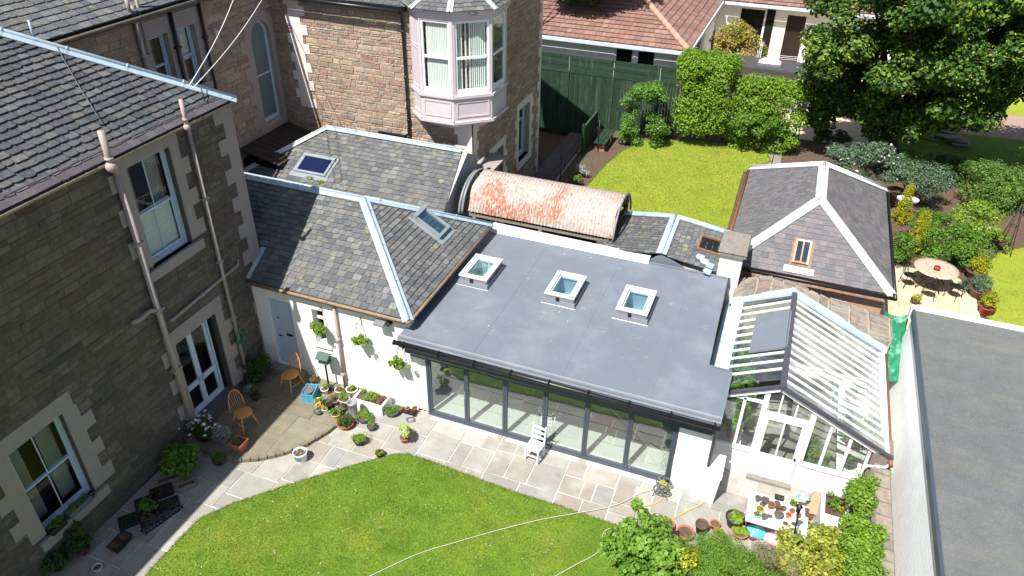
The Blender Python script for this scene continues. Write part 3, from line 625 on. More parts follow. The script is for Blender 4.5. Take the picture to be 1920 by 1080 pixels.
w1 = sash(vl, FW, *W1, bluewhite, g_glass, 0, .2); w2 = sash(vl, FW, *W2, bluewhite, g_glass, 0, .2)
mb = MB()
for i in range(22): mb.fbox(FW, W2[0]+.1, W2[1]-.1, 7.75+i*.045, 7.78+i*.045, -.32, -.3)
mb.part('blind', blind_m, w2)
sash(vl, FB, *E1, bluewhite, g_glass, 0, .25, 3.4); sash(vl, FB, *E2, bluewhite, g_glass, 0, .25, 2.7)
# arched sash
mb = MB()
for i in range(14):
    a0, a1 = math.pi*i/14, math.pi*(i+1)/14
    mb.prism([FW(cu+r_*math.cos(a), cv+r_*math.sin(a), -.2) for r_, a in ((.47, a0), (.56, a0), (.56, a1), (.47, a1))], FW.N*.06, .5)
mb.fbox(FW, 22.0, 22.08, 4.5, 7.68, -.2, -.14); mb.fbox(FW, 23.0, 23.1, 4.5, 7.68, -.2, -.14); mb.fbox(FW, 22.08, 23.0, 4.5, 4.65, -.2, -.14); mb.fbox(FW, 22.08, 23.0, 6.25, 6.31, -.2, -.13)
aw = mb.part('arched_window', bluewhite, vl)
mb = MB(); mb.add([FW(22.04, 4.6, -.18), FW(23.05, 4.6, -.18)]+[FW(cu+.5*math.cos(math.pi*i/12), cv+.5*math.sin(math.pi*i/12), -.18) for i in range(13)], [tuple(range(15))], .5); mb.part('pane', obsc, aw)
mb = MB(); Fw = slates(mb, [(-18.15, 4, 9.72), (-18.15, 23.6, 9.72), (-22.6, 23.6, 12.4), (-22.6, 4, 12.4)], .3, .24, .032, .014); mb.part('wing_roof', slate_b, vl)
mb = MB(); Fs = slates(mb, [(-18.6, 23.1, 9.12), (-10.15, 23.1, 9.12), (-14, 26.9, 11.4), (-18.6, 26.9, 11.4)], .3, .24, .03); mb.part('south_roof', slate_a, vl)
mb = MB(); Fe = slates(mb, [(-10.15, 23.1, 9.12), (-10.15, 31, 9.12), (-14, 31, 11.4), (-14, 26.9, 11.4)], .3, .24, .03); mb.part('east_roof', slate_a, vl)
mb = MB(); mb.tube([(-18.0, 4, 9.62), (-18.0, 23.1, 9.62)], .06, 8); mb.box(-18.46, -18.1, 4, 23.4, 9.5, 9.62); mb.part('wing_gutter', stone_dark, vl)
mb = MB(); mb.tube([(-18.0, 22.98, 9.05), (-12.9, 22.98, 9.0)], .07, 8); mb.box(-18.4, -12.8, 23.12, 23.4, 8.95, 9.1)
mb.tube([(-12.98, 23.0, 9.0), (-12.98, 23.2, 8.85), (-12.98, 23.3, 8.7), (-12.98, 23.3, 4.75), (-13.0, 23.28, 4.5), (-13.2, 23.28, 4.4), (-14.3, 23.3, 4.38)], .05, 8)
for z in (5, 6.6, 8.2): mb.tube([(-12.98, 23.3, z), (-12.98, 23.3, z+.1)], .068, 8)
mb.part('gutter', black, vl)
downpipe(vl, -18.35, 17.05, 6.9, 9.9, .07, pipe_c, step=1.0, name='soil_pipe'); mb = MB(); mb.tube([(-18.3, 17.2, 8.4), (-18.3, 17.25, 10.2), (-18.2, 17.6, 10.3), (-18.2, 18.1, 10.45)], .045, 8); mb.tube([(-18.35, 17.05, 9.6), (-18.2, 16.8, 9.9), (-18.2, 16.8, 10.2)], .06, 8); mb.part('branch_pipe', pipe_c, vl)
downpipe(vl, -18.35, 18.44, 4, 9.6, .06, black); downpipe(vl, -18.35, 19.72, 4, 9.6, .05, black)
mb = MB(); mb.ball(FW(20.25, 8.4, .12), .09, 8); mb.fbox(FW, 20.2, 20.3, 8.35, 8.5, 0, .1); mb.part('wall_lamp', MP['cream'], vl)
mb = MB(); mb.box(-10.4, -9.7, 23.5, 25.0, 3.42, 3.52); mb.part('door_canopy', margin, vl)
mb = MB(); mb.box(-18.4, -16.9, 20.4, 23.3, 0, 3.75); lt = mb.part('side_porch', dark, vl)
mb = MB()
for i in range(9): mb.hexa([(-18.4, 20.3+i*.33, 4.15), (-16.75, 20.3+i*.33, 3.78), (-16.75, 20.6+i*.33, 3.78), (-18.4, 20.6+i*.33, 4.15), (-18.4, 20.3+i*.33, 4.19), (-16.75, 20.3+i*.33, 3.82), (-16.75, 20.6+i*.33, 3.82), (-18.4, 20.6+i*.33, 4.19)])
mb.part('porch_roof', mat('dark_board', [(58, 50, 44)], rough=.9, nz=.3), lt)
# the oriel
OV = [(-12.75, 23.4), (-12.15, 22.82), (-10.9, 22.85), (-9.82, 23.75), (-9.82, 25.1), (-10.45, 25.5)]
orl = MB(); win = []
for i in range(5):
    a, b = Vector((*OV[i], 0)), Vector((*OV[i+1], 0)); U = (b-a).normalized(); N = Vector((U.y, -U.x, 0)); L = (b-a).length; F = Fr(a, U, Zv, N)
    orl.fbox(F, 0, L, 5.45, 6.28, -.1, 0, .5); ring(F, orl, .1, L-.1, 5.58, 6.16, .05, 0, .022)
    orl.fbox(F, -.03, L+.03, 6.28, 6.38, -.12, .07, .6); orl.fbox(F, -.04, L+.04, 5.36, 5.45, -.12, .08, .6); orl.fbox(F, -.03, L+.03, 8.98, 9.12, -.12, .05, .5); orl.fbox(F, -.07, L+.07, 9.12, 9.22, -.12, .13, .7)
    if i in (1, 2, 3): orl.fbox(F, 0, .1, 6.38, 8.98, -.1, 0, .5); orl.fbox(F, L-.1, L, 6.38, 8.98, -.1, 0, .5); orl.fbox(F, .1, L-.1, 8.88, 8.98, -.1, 0, .5); win.append((F, L))
    else: orl.fbox(F, 0, L, 6.38, 8.98, -.1, 0, .5); ring(F, orl, .08, L-.08, 6.5, 7.9, .04, 0, .02); ring(F, orl, .08, L-.08, 7.95, 8.9, .04, 0, .02)
for (s0, s1, z0, z1) in ((1, .82, 5.36, 5.2), (.82, .45, 5.2, 4.95)):
    cx, cy = -11.0, 23.9; P0 = [(cx+(x-cx)*s0, cy+(y-cy)*s0, z0) for x, y in OV]; P1 = [(cx+(x-cx)*s1, cy+(y-cy)*s1, z1) for x, y in OV]
    for i in range(5): orl.quad(P1[i], P1[i+1], P0[i+1], P0[i], r=.5)
orl.add([(x, y, 5.4) for x, y in OV], [tuple(range(6))], .5)
ob_ = orl.part('bay_window', lilac, vl)
for k, (F, L) in enumerate(win):
    mb = MB(); ring(F, mb, .1, L-.1, 6.38, 8.88, .075, -.1, -.03, .2); mb.fbox(F, .15, L-.15, 7.62, 7.7, -.09, -.02)
    o = mb.part('sash', white, ob_); mb = MB(); mb.fbox(F, .15, L-.15, 6.5, 8.84, -.065, -.06); mb.part('pane', g_glass, ob_)
    if k < 2:
        mb = MB(); n_ = 14
        for i in range(n_):
            u = .18+(L-.44)*i/(n_-1)
            if k == 0 and i == 0 or k == 1 and i in (3, 5): continue
            mb.prism([F(u, 6.55, -.15), F(u+(.066 if k == 0 else .05), 6.55, -.13), F(u+(.066 if k == 0 else .05), 8.8, -.13), F(u, 8.8, -.15)], F.N*.004)
        mb.part('vertical_blind', blind_m, ob_)
mb = MB(); ap = Vector((-11.3, 24.2, 10.3)); ov2 = [(-11.2+(x+11.2)*1.13, 24.1+(y-24.1)*1.16, 9.23) for x, y in OV]; fr_ = []
for i in range(5): fr_.append(slates(mb, [ov2[i], ov2[i+1], ap], .25, .17, .025).N)
mb.part('bay_roof', slate_b, vl)
mb = MB()
for i in range(4): capping(mb, ov2[i+1], ap, fr_[i], fr_[i+1], .09, .02)
mb.part('bay_roof_capping', zinc, vl)
# ------------------------------------------------------------------ slate annexe behind the cottage
an = T('slate_annexe', 'low annexe with weathered slate roof and closed skylight against the villa wall', 'outbuilding', (-14, 21, 0))
mb = MB(); RA = [(-18.3, 19.9, 3.35), (-10.02, 19.9, 3.35), (-10.5, 22.6, 4.51), (-16.1, 22.6, 4.51)]; Fa = slates(mb, RA, .27, .23, .03, .014); mb.part('roof', slate_b, an)
mb = MB(); Fa2 = slates(mb, [(-18.3, 23.3, 3.35), (-18.3, 19.9, 3.35), (-16.1, 22.6, 4.51)], .27, .23, .03); mb.part('west_roof', slate_b, an)
mb = MB(); capping(mb, (-18.35, 19.85, 3.37), (-16.1, 22.6, 4.55), Fa.N, Fa2.N, .14, .035); mb.part('hip_capping', zinc, an)
mb = MB(); capping(mb, (-16.15, 22.6, 4.55), (-10.5, 22.6, 4.55), Fa.N, (0, .4, 1), .15, .035); mb.part('ridge_capping', lead, an)
mb = MB(); mb.prism([(-10.06, 19.9, 0), (-10.06, 19.9, 3.33), (-10.3, 22.6, 4.48), (-10.3, 23.39, 4.1), (-10.3, 23.39, 0)], (-.25, 0, 0)); mb.part('wall', render_g, an); mb = MB(); mb.box(-18.2, -10.35, 20.0, 20.2, 0, 3.3); mb.part('wall', render_g, an)
mb = MB(); mb.tube([(-10.0, 23.1, 3.95), (-9.95, 23.1, 3.8), (-10.0, 23.1, 3.6), (-10.0, 23.1, .3)], .05, 8); mb.tube([(-10.0, 22.9, 4.0), (-10.0, 23.4, 4.0)], .07, 8); mb.part('downpipe', pipe_c, an)
def on(F, px, py):
    d = CR*(px-960)/FPX - CU*(py-540)/FPX + CF; d = Vector(d); t = F.N.dot(F.O-Vector(CAM))/F.N.dot(d); p = Vector(CAM)+d*t
    return (p-F.O).dot(F.U), (p-F.O).dot(F.V)
def skylight(parent, F, u0, u1, v0, v1, fm, gm, h=.1, t=.08, name='skylight', inner=None):
    mb = MB(); mb.fbox(F, u0-.12, u1+.12, v0-.2, v0, .0, .045, .3); mb.fbox(F, u0-.1, u0, v0, v1+.1, 0, .05, .3); mb.fbox(F, u1, u1+.1, v0, v1+.1, 0, .05, .3)
    ring(F, mb, u0, u1, v0, v1, t, -.02, h); mb.fbox(F, u0-.02, u1+.02, v1-t*1.2, v1+.02, h, h+.03)
    o = mb.part(name, fm, parent); mb = MB(); mb.fbox(F, u0+t, u1-t, v0+t, v1-t, h-.045, h-.035); mb.part('pane', gm, o)
    if inner: mb = MB(); mb.fbox(F, u0+t, u1-t, v0+t, v1-t, h-.3, h-.28); mb.part('blind', inner, o)
    return o
ua, va = on(Fa, 553, 322); ub, vb = on(Fa, 622, 300)
skylight(an, Fa, -18.3+18.3+2.05, 3.45, .55, 1.5, anth, bluepane) if False else skylight(an, Fa, ua, on(Fa, 611, 333)[0], va-.02, on(Fa, 566, 290)[1], mat('skylight_frame', [(132, 142, 148)], rough=.4), bluepane, .11, .09)
for (x, y) in ((582, 336), (601, 343)):
    u, v = on(Fa, x, y); p = Fa(u, v, .03)
    f = foliage('weed', [(p.x, p.y, p.z+.04, .16, .07, .06)], 70, .07, plant_l); f.location = p
    f.data.transform(Matrix.Translation(-p)); tag(f, 'small weed growing on the slates '+('below the closed skylight' if x < 590 else 'right of the skylight, the larger tuft'), 'weed')
# ------------------------------------------------------------------ white cottage
ct = T('white_cottage', 'white rendered cottage with slate hip roof, blue door and hanging baskets', 'cottage', (-11, 17, 0))
FC = Fr((-13.6, 14.35, 0), X, Zv, (0, -1, 0))
DO = (.48, 1.3, .3, 2.75); WO = (2.02, 2.4, 1.5, 2.75)
mb = MB(); wall(mb, FC, .0, 5.2, 0, 3.3, [DO, WO], .3); mb.fbox(FC, 5.2, 5.66, 0, 2.6, -.3, 0); mb.box(-13.6, -8.45, 19.5, 19.8, 0, 3.3); mb.box(-8.6, -8.45, 17, 19.5, 0, 3.3); mb.part('wall', render_w, ct)
mb = MB(); RC = [(-16.6, 14.2, 3.33), (-8.33, 14.2, 3.33), (-11.2, 17.07, 5.05), (-16.6, 17.07, 5.05)]; Fc = slates(mb, [(-13.66, 14.2, 3.33)]+RC[1:3]+[(-16.6, 17.07, 5.05), (-16.6, 15.0, 3.81), (-13.66, 15.0, 3.81)], .25, .2, .03, .014) if False else slates(mb, RC, .25, .2, .03, .014); mb.part('roof', slate_b, ct)
mb = MB(); Fc2 = slates(mb, [(-8.33, 14.2, 3.33), (-8.33, 19.94, 3.33), (-11.2, 17.07, 5.05)], .22, .19, .034, .012); mb.part('east_roof', slate_b, ct)
mb = MB(); Fc3 = slates(mb, [(-16.6, 19.94, 3.33), (-8.33, 19.94, 3.33), (-11.2, 17.07, 5.05), (-16.6, 17.07, 5.05)], .25, .2, .03); mb.part('north_roof', slate_b, ct)
mb = MB(); capping(mb, (-8.3, 14.17, 3.34), (-11.2, 17.07, 5.08), Fc.N, Fc2.N, .15, .04); mb.part('hip_capping', lead, ct)
mb = MB(); capping(mb, (-8.3, 19.97, 3.34), (-11.2, 17.07, 5.08), Fc2.N, Fc3.N, .13, .035); mb.part('hip_capping', lead, ct)
mb = MB(); capping(mb, (-16.6, 17.07, 5.07), (-11.15, 17.07, 5.07), Fc.N, Fc3.N, .15, .04); mb.part('ridge_capping', lead, ct)
mb = MB(); mb.fbox(Fc, 2.98, 3.12, .05, 1.1, .0, .06); mb.tube([Fc(3.05, .05, .07), Fc(3.05, .9, .07)], .04, 6); mb.part('wall_flashing', lead, ct)
u0, v0 = on(Fc2, 836, 434); 
us = [on(Fc2, *p) for p in ((766, 405), (799, 394), (838, 432), (822, 452))]; 
uu = sorted(p[0] for p in us); vv = sorted(p[1] for p in us)
skylight(ct, Fc2, (uu[0]+uu[1])/2, (uu[2]+uu[3])/2, (vv[0]+vv[1])/2, (vv[2]+vv[3])/2, MATS['skylight_frame'], s_glass, .16, .09, inner=MP['cream'])
mb = MB(); mb.tube([(-13.6, 14.14, 3.3), (-8.3, 14.14, 3.3), (-8.27, 14.2, 3.3), (-8.27, 20.0, 3.3)], .05, 8); mb.box(-13.6, -8.4, 14.2, 14.35, 3.16, 3.27); mb.part('gutter', rustgut, ct)
downpipe(ct, -10.72, 14.27, .1, 3.25, .045, pipe_c, step=1.3)
dr = MB(); dr.fbox(FC, DO[0]+.05, DO[1]-.03, .3, 2.72, -.16, -.12); ring(FC, dr, DO[0]-.01, DO[1]+.01, .28, 2.76, .06, -.18, -.07)
for k in range(5): dr.fbox(FC, .65+k*.12, .656+k*.12, .35, 2.6, -.12, -.115)
d = dr.part('door', bluewhite, ct); mb = MB(); mb.fbox(FC, .88, 1.1, 1.38, 1.46, -.12, -.1); mb.part('letterbox', black, d); mb = MB(); mb.tube([FC(.6, 1.35, -.07), FC(.72, 1.35, -.07)], .02, 6); mb.ball(FC(.68, 2.0, -.11), .03, 6); mb.part('handle', black, d)
mb = MB(); mb.fbox(FC, .35, 1.5, .12, .28, -.2, .3); mb.part('doorstep', concr, ct)
mb = MB(); ring(FC, mb, *WO, .04, -.2, -.14); mb.fbox(FC, WO[0], WO[1], 2.35, 2.41, -.2, -.13); o = mb.part('window', white, ct); mb = MB(); mb.fbox(FC, WO[0]+.03, WO[1]-.03, 1.53, 2.72, -.18, -.175); mb.part('pane', g_glass, o)
mb = MB(); mb.fbox(FC, WO[0]-.06, WO[1]+.15, 1.42, 1.5, -.02, .06); mb.part('sill', white, ct)
mb = MB(); mb.fbox(FC, 2.2, 2.75, 1.05, 1.2, 0, .012); mb.part('wall_plate', render_w, ct)
mb = MB(); mb.quad((-16.6, 14.8, .02), (-8.5, 14.8, .02), (-8.5, 19.5, .02), (-16.6, 19.5, .02)); mb.part('floor', room, ct)
# flood light
t = T('floodlight', 'black floodlight under the cottage eave near the flat roof corner', 'floodlight', FC(4.62, 3.02, 0))
mb = MB(); mb.fbox(FC, 4.55, 4.7, 2.97, 3.12, 0, .06); mb.ball(FC(4.63, 3.0, .13), .07, 8); mb.part('bracket', black, t)
mb = MB(); mb.hexa([FC(4.28, 2.98, .1), FC(4.55, 2.98, .1), FC(4.55, 3.0, .32), FC(4.28, 3.0, .32), FC(4.26, 3.1, .1), FC(4.57, 3.1, .1), FC(4.57, 3.05, .34), FC(4.26, 3.05, .34)]); mb.part('lamp_head', galv, t)
# ------------------------------------------------------------------ flat roofed extension
ex = T('flat_roofed_extension', 'white extension with grey membrane flat roof, three rooflights and dark folding doors', 'extension', (-4.5, 17, 0))
RL = [(-7.62, 17.55), (-4.96, 17.6), (-2.86, 17.62)]
holes = [(x-.36, x+.36, y-.55, y+.55) for x, y in RL]
FR = Fr((0, 0, 2.95), X, Yv, Zv); mb = MB(); wall(mb, FR, -8.5, -.55, 13.87, 20.3, holes, .34)
mb.prism([(-.55, 13.87, 2.61), (.06, 13.87, 2.61), (.06, 15.78, 2.61), (-.55, 15.84, 2.61)], (0, 0, .34)); mb.prism([(-.55, 15.84, 2.61), (-.5, 15.84, 2.61), (-.62, 20.3, 2.61), (-.55, 20.3, 2.61)], (0, 0, .34)); mb.part('roof', felt, ex)
mb = MB(); z = 2.953
mb.box(-8.5, -.66, 20.18, 20.24, z, 3.0)
for x in (-6.35, -3.9, -1.65):
    mb.box(x, x+.012, 13.95, 20.1, z-.01, z+.003)
mb.box(-8.4, .0, 14.02, 14.035, z-.01, z+.003)
mb.hexa([(-8.52, 13.84, 2.86), (.09, 13.84, 2.86), (.09, 13.98, 2.955), (-8.52, 13.98, 2.955), (-8.52, 13.86, 2.9), (.09, 13.86, 2.9), (.09, 13.98, 2.975), (-8.52, 13.98, 2.975)])
mb.box(.04, .1, 13.98, 15.8, 2.86, 2.985); mb.box(-.5, .1, 15.76, 15.82, 2.86, 2.985)
mb.part('roof_seams', felt, ex)
mb = MB()
for _ in range(24):
    x, y = random.uniform(-8.2, -.9), random.uniform(14.2, 19.9)
    if any(abs(x-a) < .7 and abs(y-b) < .9 for a, b in RL): continue
    s_ = random.choice((.012, .016, .026)); mb.add([(x+s_*random.uniform(.4, 1.3)*math.cos(a*.9), y+s_*random.uniform(.4, 1.5)*math.sin(a*.9), 2.9545) for a in range(7)], [tuple(range(7))])
mb.part('bird_droppings', mat('dropping', [(178, 184, 188)], nz=.1), ex)
mb = MB(); mb.hexa([(-8.4, 20.12, 2.96), (-3.05, 20.12, 2.96), (-3.05, 20.45, 2.96), (-8.4, 20.45, 2.96), (-8.4, 20.3, 3.17), (-3.05, 20.22, 3.1), (-3.05, 20.45, 3.1), (-8.4, 20.45, 3.17)]); mb.part('parapet_flashing', zinc, ex)
mb = MB(); mb.box(-8.35, .04, 13.93, 14.27, 2.42, 2.605); mb.box(-8.28, -.05, 14.1, 14.3, 2.2, 2.42); mb.box(.0, .06, 14.3, 15.7, 2.3, 2.6); mb.part('fascia', anth, ex)
mb = MB(); mb.tube([(-8.6, 13.8, 2.8), (.1, 13.8, 2.74)], .065, 10); mb.tube([(-8.6, 13.8, 2.8), (-8.56, 13.8, 2.8)], .075, 10)
for i in range(9): mb.box(-8.3+i*1.03, -8.27+i*1.03, 13.72, 13.9, 2.7, 2.88)
mb.tube([(.0, 13.8, 2.7), (.02, 13.95, 2.5), (.02, 14.16, 2.3), (.02, 14.16, 1.1)], .045, 8); mb.part('gutter', black, ex)
mb = MB();  mb.box(-.84, 0, 14.22, 14.6, 0, 2.3); mb.box(-.25, -.02, 14.6, 20.3, 0, 2.6); mb.box(-8.4, -.25, 20.0, 20.3, 0, 2.6); mb.box(-8.42, -8.3, 14.6, 20, 0, 2.6); mb.part('wall', render_w, ex)
mb = MB(); mb.box(-8.3, -.25, 14.35, 20, .0, .045); mb.part('floor', mat('pale_floor', [(206, 212, 200), (212, 216, 206)], rough=.4, nz=.04, spec=.5), ex)
mb = MB(); mb.box(-8.3, -.25, 19.9, 19.99, .04, 2.6); mb.box(-8.3, -.25, 14.6, 20, 2.55, 2.6) if False else None; mb.part('rear_lining', mat('pale_plaster', [(206, 204, 196)], rough=.9, nz=.04), ex)
FD2 = Fr((-7.91, 14.28, 0), X, Zv, (0, -1, 0)); 
mb = MB(); ring(FD2, mb, 0, 7.05, .03, 2.22, .07, -.09, .04); mb.part('door_frame', anth, ex)
ttm = (mat('grey_patterned_tile', [(206, 208, 208), (150, 158, 168), (222, 222, 220)], rough=.5, nz=.2, scale=14))
for k in range(3):
    mb = MB()
    for i in range(9):
        if i < 8: mb.box(-7.8+(k*9+i)*.262, -7.8+(k*9+i)*.262+.26, 14.08, 14.22, .0, .03+.004*(i % 3))
    mb.part('threshold_tiles', ttm, ex)

pw = 6.93/6
for i in range(6):
    a, b = .06+i*pw, .06+(i+1)*pw; mb = MB(); ring(FD2, mb, a+.004, b-.004, .1, 2.15, .062, -.06, .015, .075)
    mb.fbox(FD2, a-.012, a+.016, .3, .42, .015, .03); mb.fbox(FD2, a-.012, a+.016, 1.2, 1.32, .015, .03)
    o = mb.part('folding_door', anth, ex); mb = MB(); mb.fbox(FD2, a+.06, b-.06, .17, 2.1, -.03, -.022); mb.part('pane', d_glass, o)
    if i == 0: mb = MB(); mb.fbox(FD2, b-.06, b-.03, 1.0, 1.25, .015, .03); mb.tube([FD2(b-.045, 1.12, .05), FD2(b-.16, 1.12, .05)], .011, 6); mb.part('handle', galv, o)
kerbm = mat('rooflight_upstand', [(122, 128, 134)], rough=.4, nz=.05, spec=.5)
for x, y in RL:
    F = Fr((x, y, 2.95), X, Yv, Zv); mb = MB(); a, b = .43, .63
    def frus(h0, s0, h1, s1):
        q0 = [(-a-s0, -b-s0), (a+s0, -b-s0), (a+s0, b+s0), (-a-s0, b+s0)]; q1 = [(-a-s1, -b-s1), (a+s1, -b-s1), (a+s1, b+s1), (-a-s1, b+s1)]
        V8 = [F(u, v, h0) for u, v in q0]+[F(u, v, h1) for u, v in q1]; mb.add(V8, [(i, (i+1) % 4, (i+1) % 4+4, i+4) for i in range(4)])
    frus(0, .09, .02, .07); frus(.02, .06, .13, .04); frus(.13, .0, .3, .0)
    ring(F, mb, -a-.04, a+.04, -b-.04, b+.04, .1, .12, .135); o = mb.part('rooflight', kerbm, ex)
    mb = MB(); ring(F, mb, -a-.02, a+.02, -b-.02, b+.02, .13, .27, .32); ring(F, mb, -a+.13, a-.13, -b+.13, b-.13, .03, .2, .3)
    f_ = mb.part('frame', zinc, o)
    mb = MB()
    for u in (-a+.04, 0, a-.04):
        for v in (-b+.04, b-.04): mb.fbox(F, u-.012, u+.012, v-.012, v+.012, .32, .335)
    for v in (-.3, .0, .3):
        for u in (-a+.04, a-.04): mb.fbox(F, u-.012, u+.012, v-.012, v+.012, .32, .335)
    mb.fbox(F, -.08, .0, -b-.07, -b-.02, .16, .26); mb.part('fixings', black, o)
    mb = MB(); mb.fbox(F, -a+.1, a-.1, -b+.1, b-.1, .24, .25); mb.part('pane', s_glass, o)
    mb = MB()
    for (q) in ((-a+.06, -a+.08, -b+.1, b-.1), (a-.08, a-.06, -b+.1, b-.1), (-a+.06, a-.06, -b+.08, -b+.1), (-a+.06, a-.06, b-.1, b-.08)): mb.fbox(F, *q, -.34, .26)
    mb.part('lining', white, o)
    mb = MB(); mb.fbox(F, -a+.07, a-.07, -b+.09, b-.09, -.34, -.32); mb.part('added_pale_panel', white, o)  # added white panel closing the shaft, so the rooflight looks pale inside
# ------------------------------------------------------------------ rusty barrel roofed store
br = T('barrel_roofed_store', 'open store under a rusty white barrel roof of corrugated iron', 'shed', (-7, 21.8, 0))
X0, X1, cy, hz, hs_, rise = -9.5, -4.42, 21.95, 3.2, 1.17, .95; nx, na = 240, 22; vs_ = []
for i in range(nx+1):
    x = X0+(X1-X0)*i/nx; c_ = .017*math.sin(2*math.pi*(x-X0)/.115)
    for k in range(na+1):
        a = math.pi*(.5-(k/na-.5)*.92); vs_.append((x+.03*math.sin(k*.8), cy+math.cos(a)*(hs_+c_)*1.0, hz-.12+math.sin(a)*(rise+.12+c_)))
mb = MB(); mb.smooth = True; mb.add(vs_, [(i*(na+1)+k, (i+1)*(na+1)+k, (i+1)*(na+1)+k+1, i*(na+1)+k+1) for i in range(nx) for k in range(na)], .5); mb.part('roof', corr, br)
mb = MB(); pts = [(X1+.04, cy+math.cos(math.pi*(.5-(k/na-.5)*.95))*(hs_+.04), hz-.12+math.sin(math.pi*(.5-(k/na-.5)*.95))*(rise+.16)) for k in range(na+1)]; mb.tube(pts, .035, 6); mb.part('edge_roll', kerbm, br); mb = MB(); pts = [(X0-.2, p[1], p[2]-.08) for p in pts]; mb.tube(pts, .05, 6); mb.part('edge_roll', kerbm, br); mb = MB(); mb.tube([(X0-.32, p[1], p[2]-.06) for p in pts], .05, 6); mb.part('edge_roll', kerbm, br)
mb = MB()
for x in (-9.3, -6.9, -4.6): mb.box(x-.06, x+.06, 20.85, 20.97, 0, 3.15); mb.box(x-.06, x+.06, 22.9, 23.02, 0, 3.15)
mb.box(X0, X1, 20.86, 20.96, 3.0, 3.1); mb.part('post', mat('grey_timber', [(140, 130, 116)], rough=.9, nz=.2), br)
dbk = mat('dark_brick', [(92, 66, 54), (80, 60, 50)], rough=.95, nz=.3, scale=12); mb = MB(); mb.box(X0+.1, X1-.1, 20.5, 20.84, 0, 2.55); mb.part('wall', dbk, br); mb = MB(); mb.box(X1-.12, X1-.02, 20.9, 23, 0, 3.4); mb.box(-9.4, X1, 23.0, 23.1, 0, 3.1); mb.part('wall', mat('dark_brick', [(92, 66, 54), (80, 60, 50)], rough=.95, nz=.3, scale=12), br)
# ------------------------------------------------------------------ small slate outhouse with cross gable
ou = T('slate_outhouse', 'small old slate outhouse with lead ridge and grey gable behind the flat roof', 'outhouse', (-2.8, 21.5, 0))
XR, ZA, ZB, sl_ = -2.73, 3.27, 3.47, .13
mb = MB(); OL = [(XR, 20.36, ZA), (XR, 22.6, ZB), (-4.95, 22.6, 3.2), (-4.75, 21.0, 3.12), (-3.5, 20.45, 2.98)]
Fo = slates(mb, [(-4.9, 20.36, 2.97), (XR, 20.36, ZA), (XR, 22.6, ZB), (-4.9, 22.6, 3.17)][::-1], .2, .16, .03, .02); mb.part('roof', slate_b, ou)
mb = MB(); Fo2 = slates(mb, [(-.75, 20.36, 2.97), (-.75, 22.6, 3.2), (XR, 22.6, ZB), (XR, 20.36, ZA)], .24, .2, .03, .014); mb.part('east_roof', slate_b, ou)
mb = MB(); capping(mb, (XR, 20.3, ZA+.02), (XR, 22.62, ZB+.02), Fo.N, Fo2.N, .16, .035); mb.part('ridge_capping', lead, ou)
mb = MB(); capping(mb, (-4.9, 22.62, 3.2), (XR, 22.62, ZB+.02), (0, -.05, 1), (0, .5, 1), .16, .02); capping(mb, (XR, 22.62, ZB+.02), (-.75, 22.62, 3.22), (0, -.05, 1), (0, .5, 1), .16, .02); mb.part('edge_flashing', lead, ou)
mb = MB(); mb.prism([(-3.12, 20.36, 2.9), (-1.95, 20.36, 2.9), (XR, 20.36, 3.27)], (0, .08, 0)); mb.part('gable', felt, ou)
mb = MB(); mb.box(-4.85, -.8, 20.5, 20.7, 0, 2.9); mb.box(-4.85, -.8, 22.45, 22.55, 0, 3.1); mb.part('wall', brick_w, ou)
u, v = on(Fo2, 1330, 470)
q = [on(Fo2, *p) for p in ((1316, 450), (1347, 480))]
mb = MB(); ua, va = q[0]; ub, vb = q[1]
rustw = mat('rotten_frame', [(142, 116, 94), (122, 98, 80)], rough=.95, nz=.35, scale=12)
mb.fbox(Fo2, min(ua, ub)-.06, min(ua, ub)+.02, min(va, vb)-.1, max(va, vb)+.1, 0, .09); mb.fbox(Fo2, max(ua, ub)+.15, max(ua, ub)+.22, min(va, vb)-.1, max(va, vb)+.1, 0, .09); mb.fbox(Fo2, min(ua, ub), max(ua, ub)+.15, min(va, vb)-.1, min(va, vb)-.02, 0, .09); mb.fbox(Fo2, min(ua, ub), max(ua, ub)+.15, max(va, vb)+.02, max(va, vb)+.1, 0, .09)
o = mb.part('broken_skylight', rustw, ou, 'small skylight with a rotten frame'); mb = MB(); mb.fbox(Fo2, min(ua, ub), max(ua, ub)+.16, min(va, vb)-.04, max(va, vb)+.04, .01, .035); mb.part('pane', dark, o)
mb = MB()
for (x, y) in ((1320, 492), (1330, 500), (1325, 511), (1312, 484)):
    u, v = on(Fo2, x, y); mb.add([Fo2(u+a, v+b, .045+random.uniform(0, .01)) for a, b in ((-.15, -.1), (.12, -.14), (.16, .08), (0, .14), (-.13, .09))], [(0, 1, 2, 3, 4)])
mb.part('lead_patch', lead, ou)
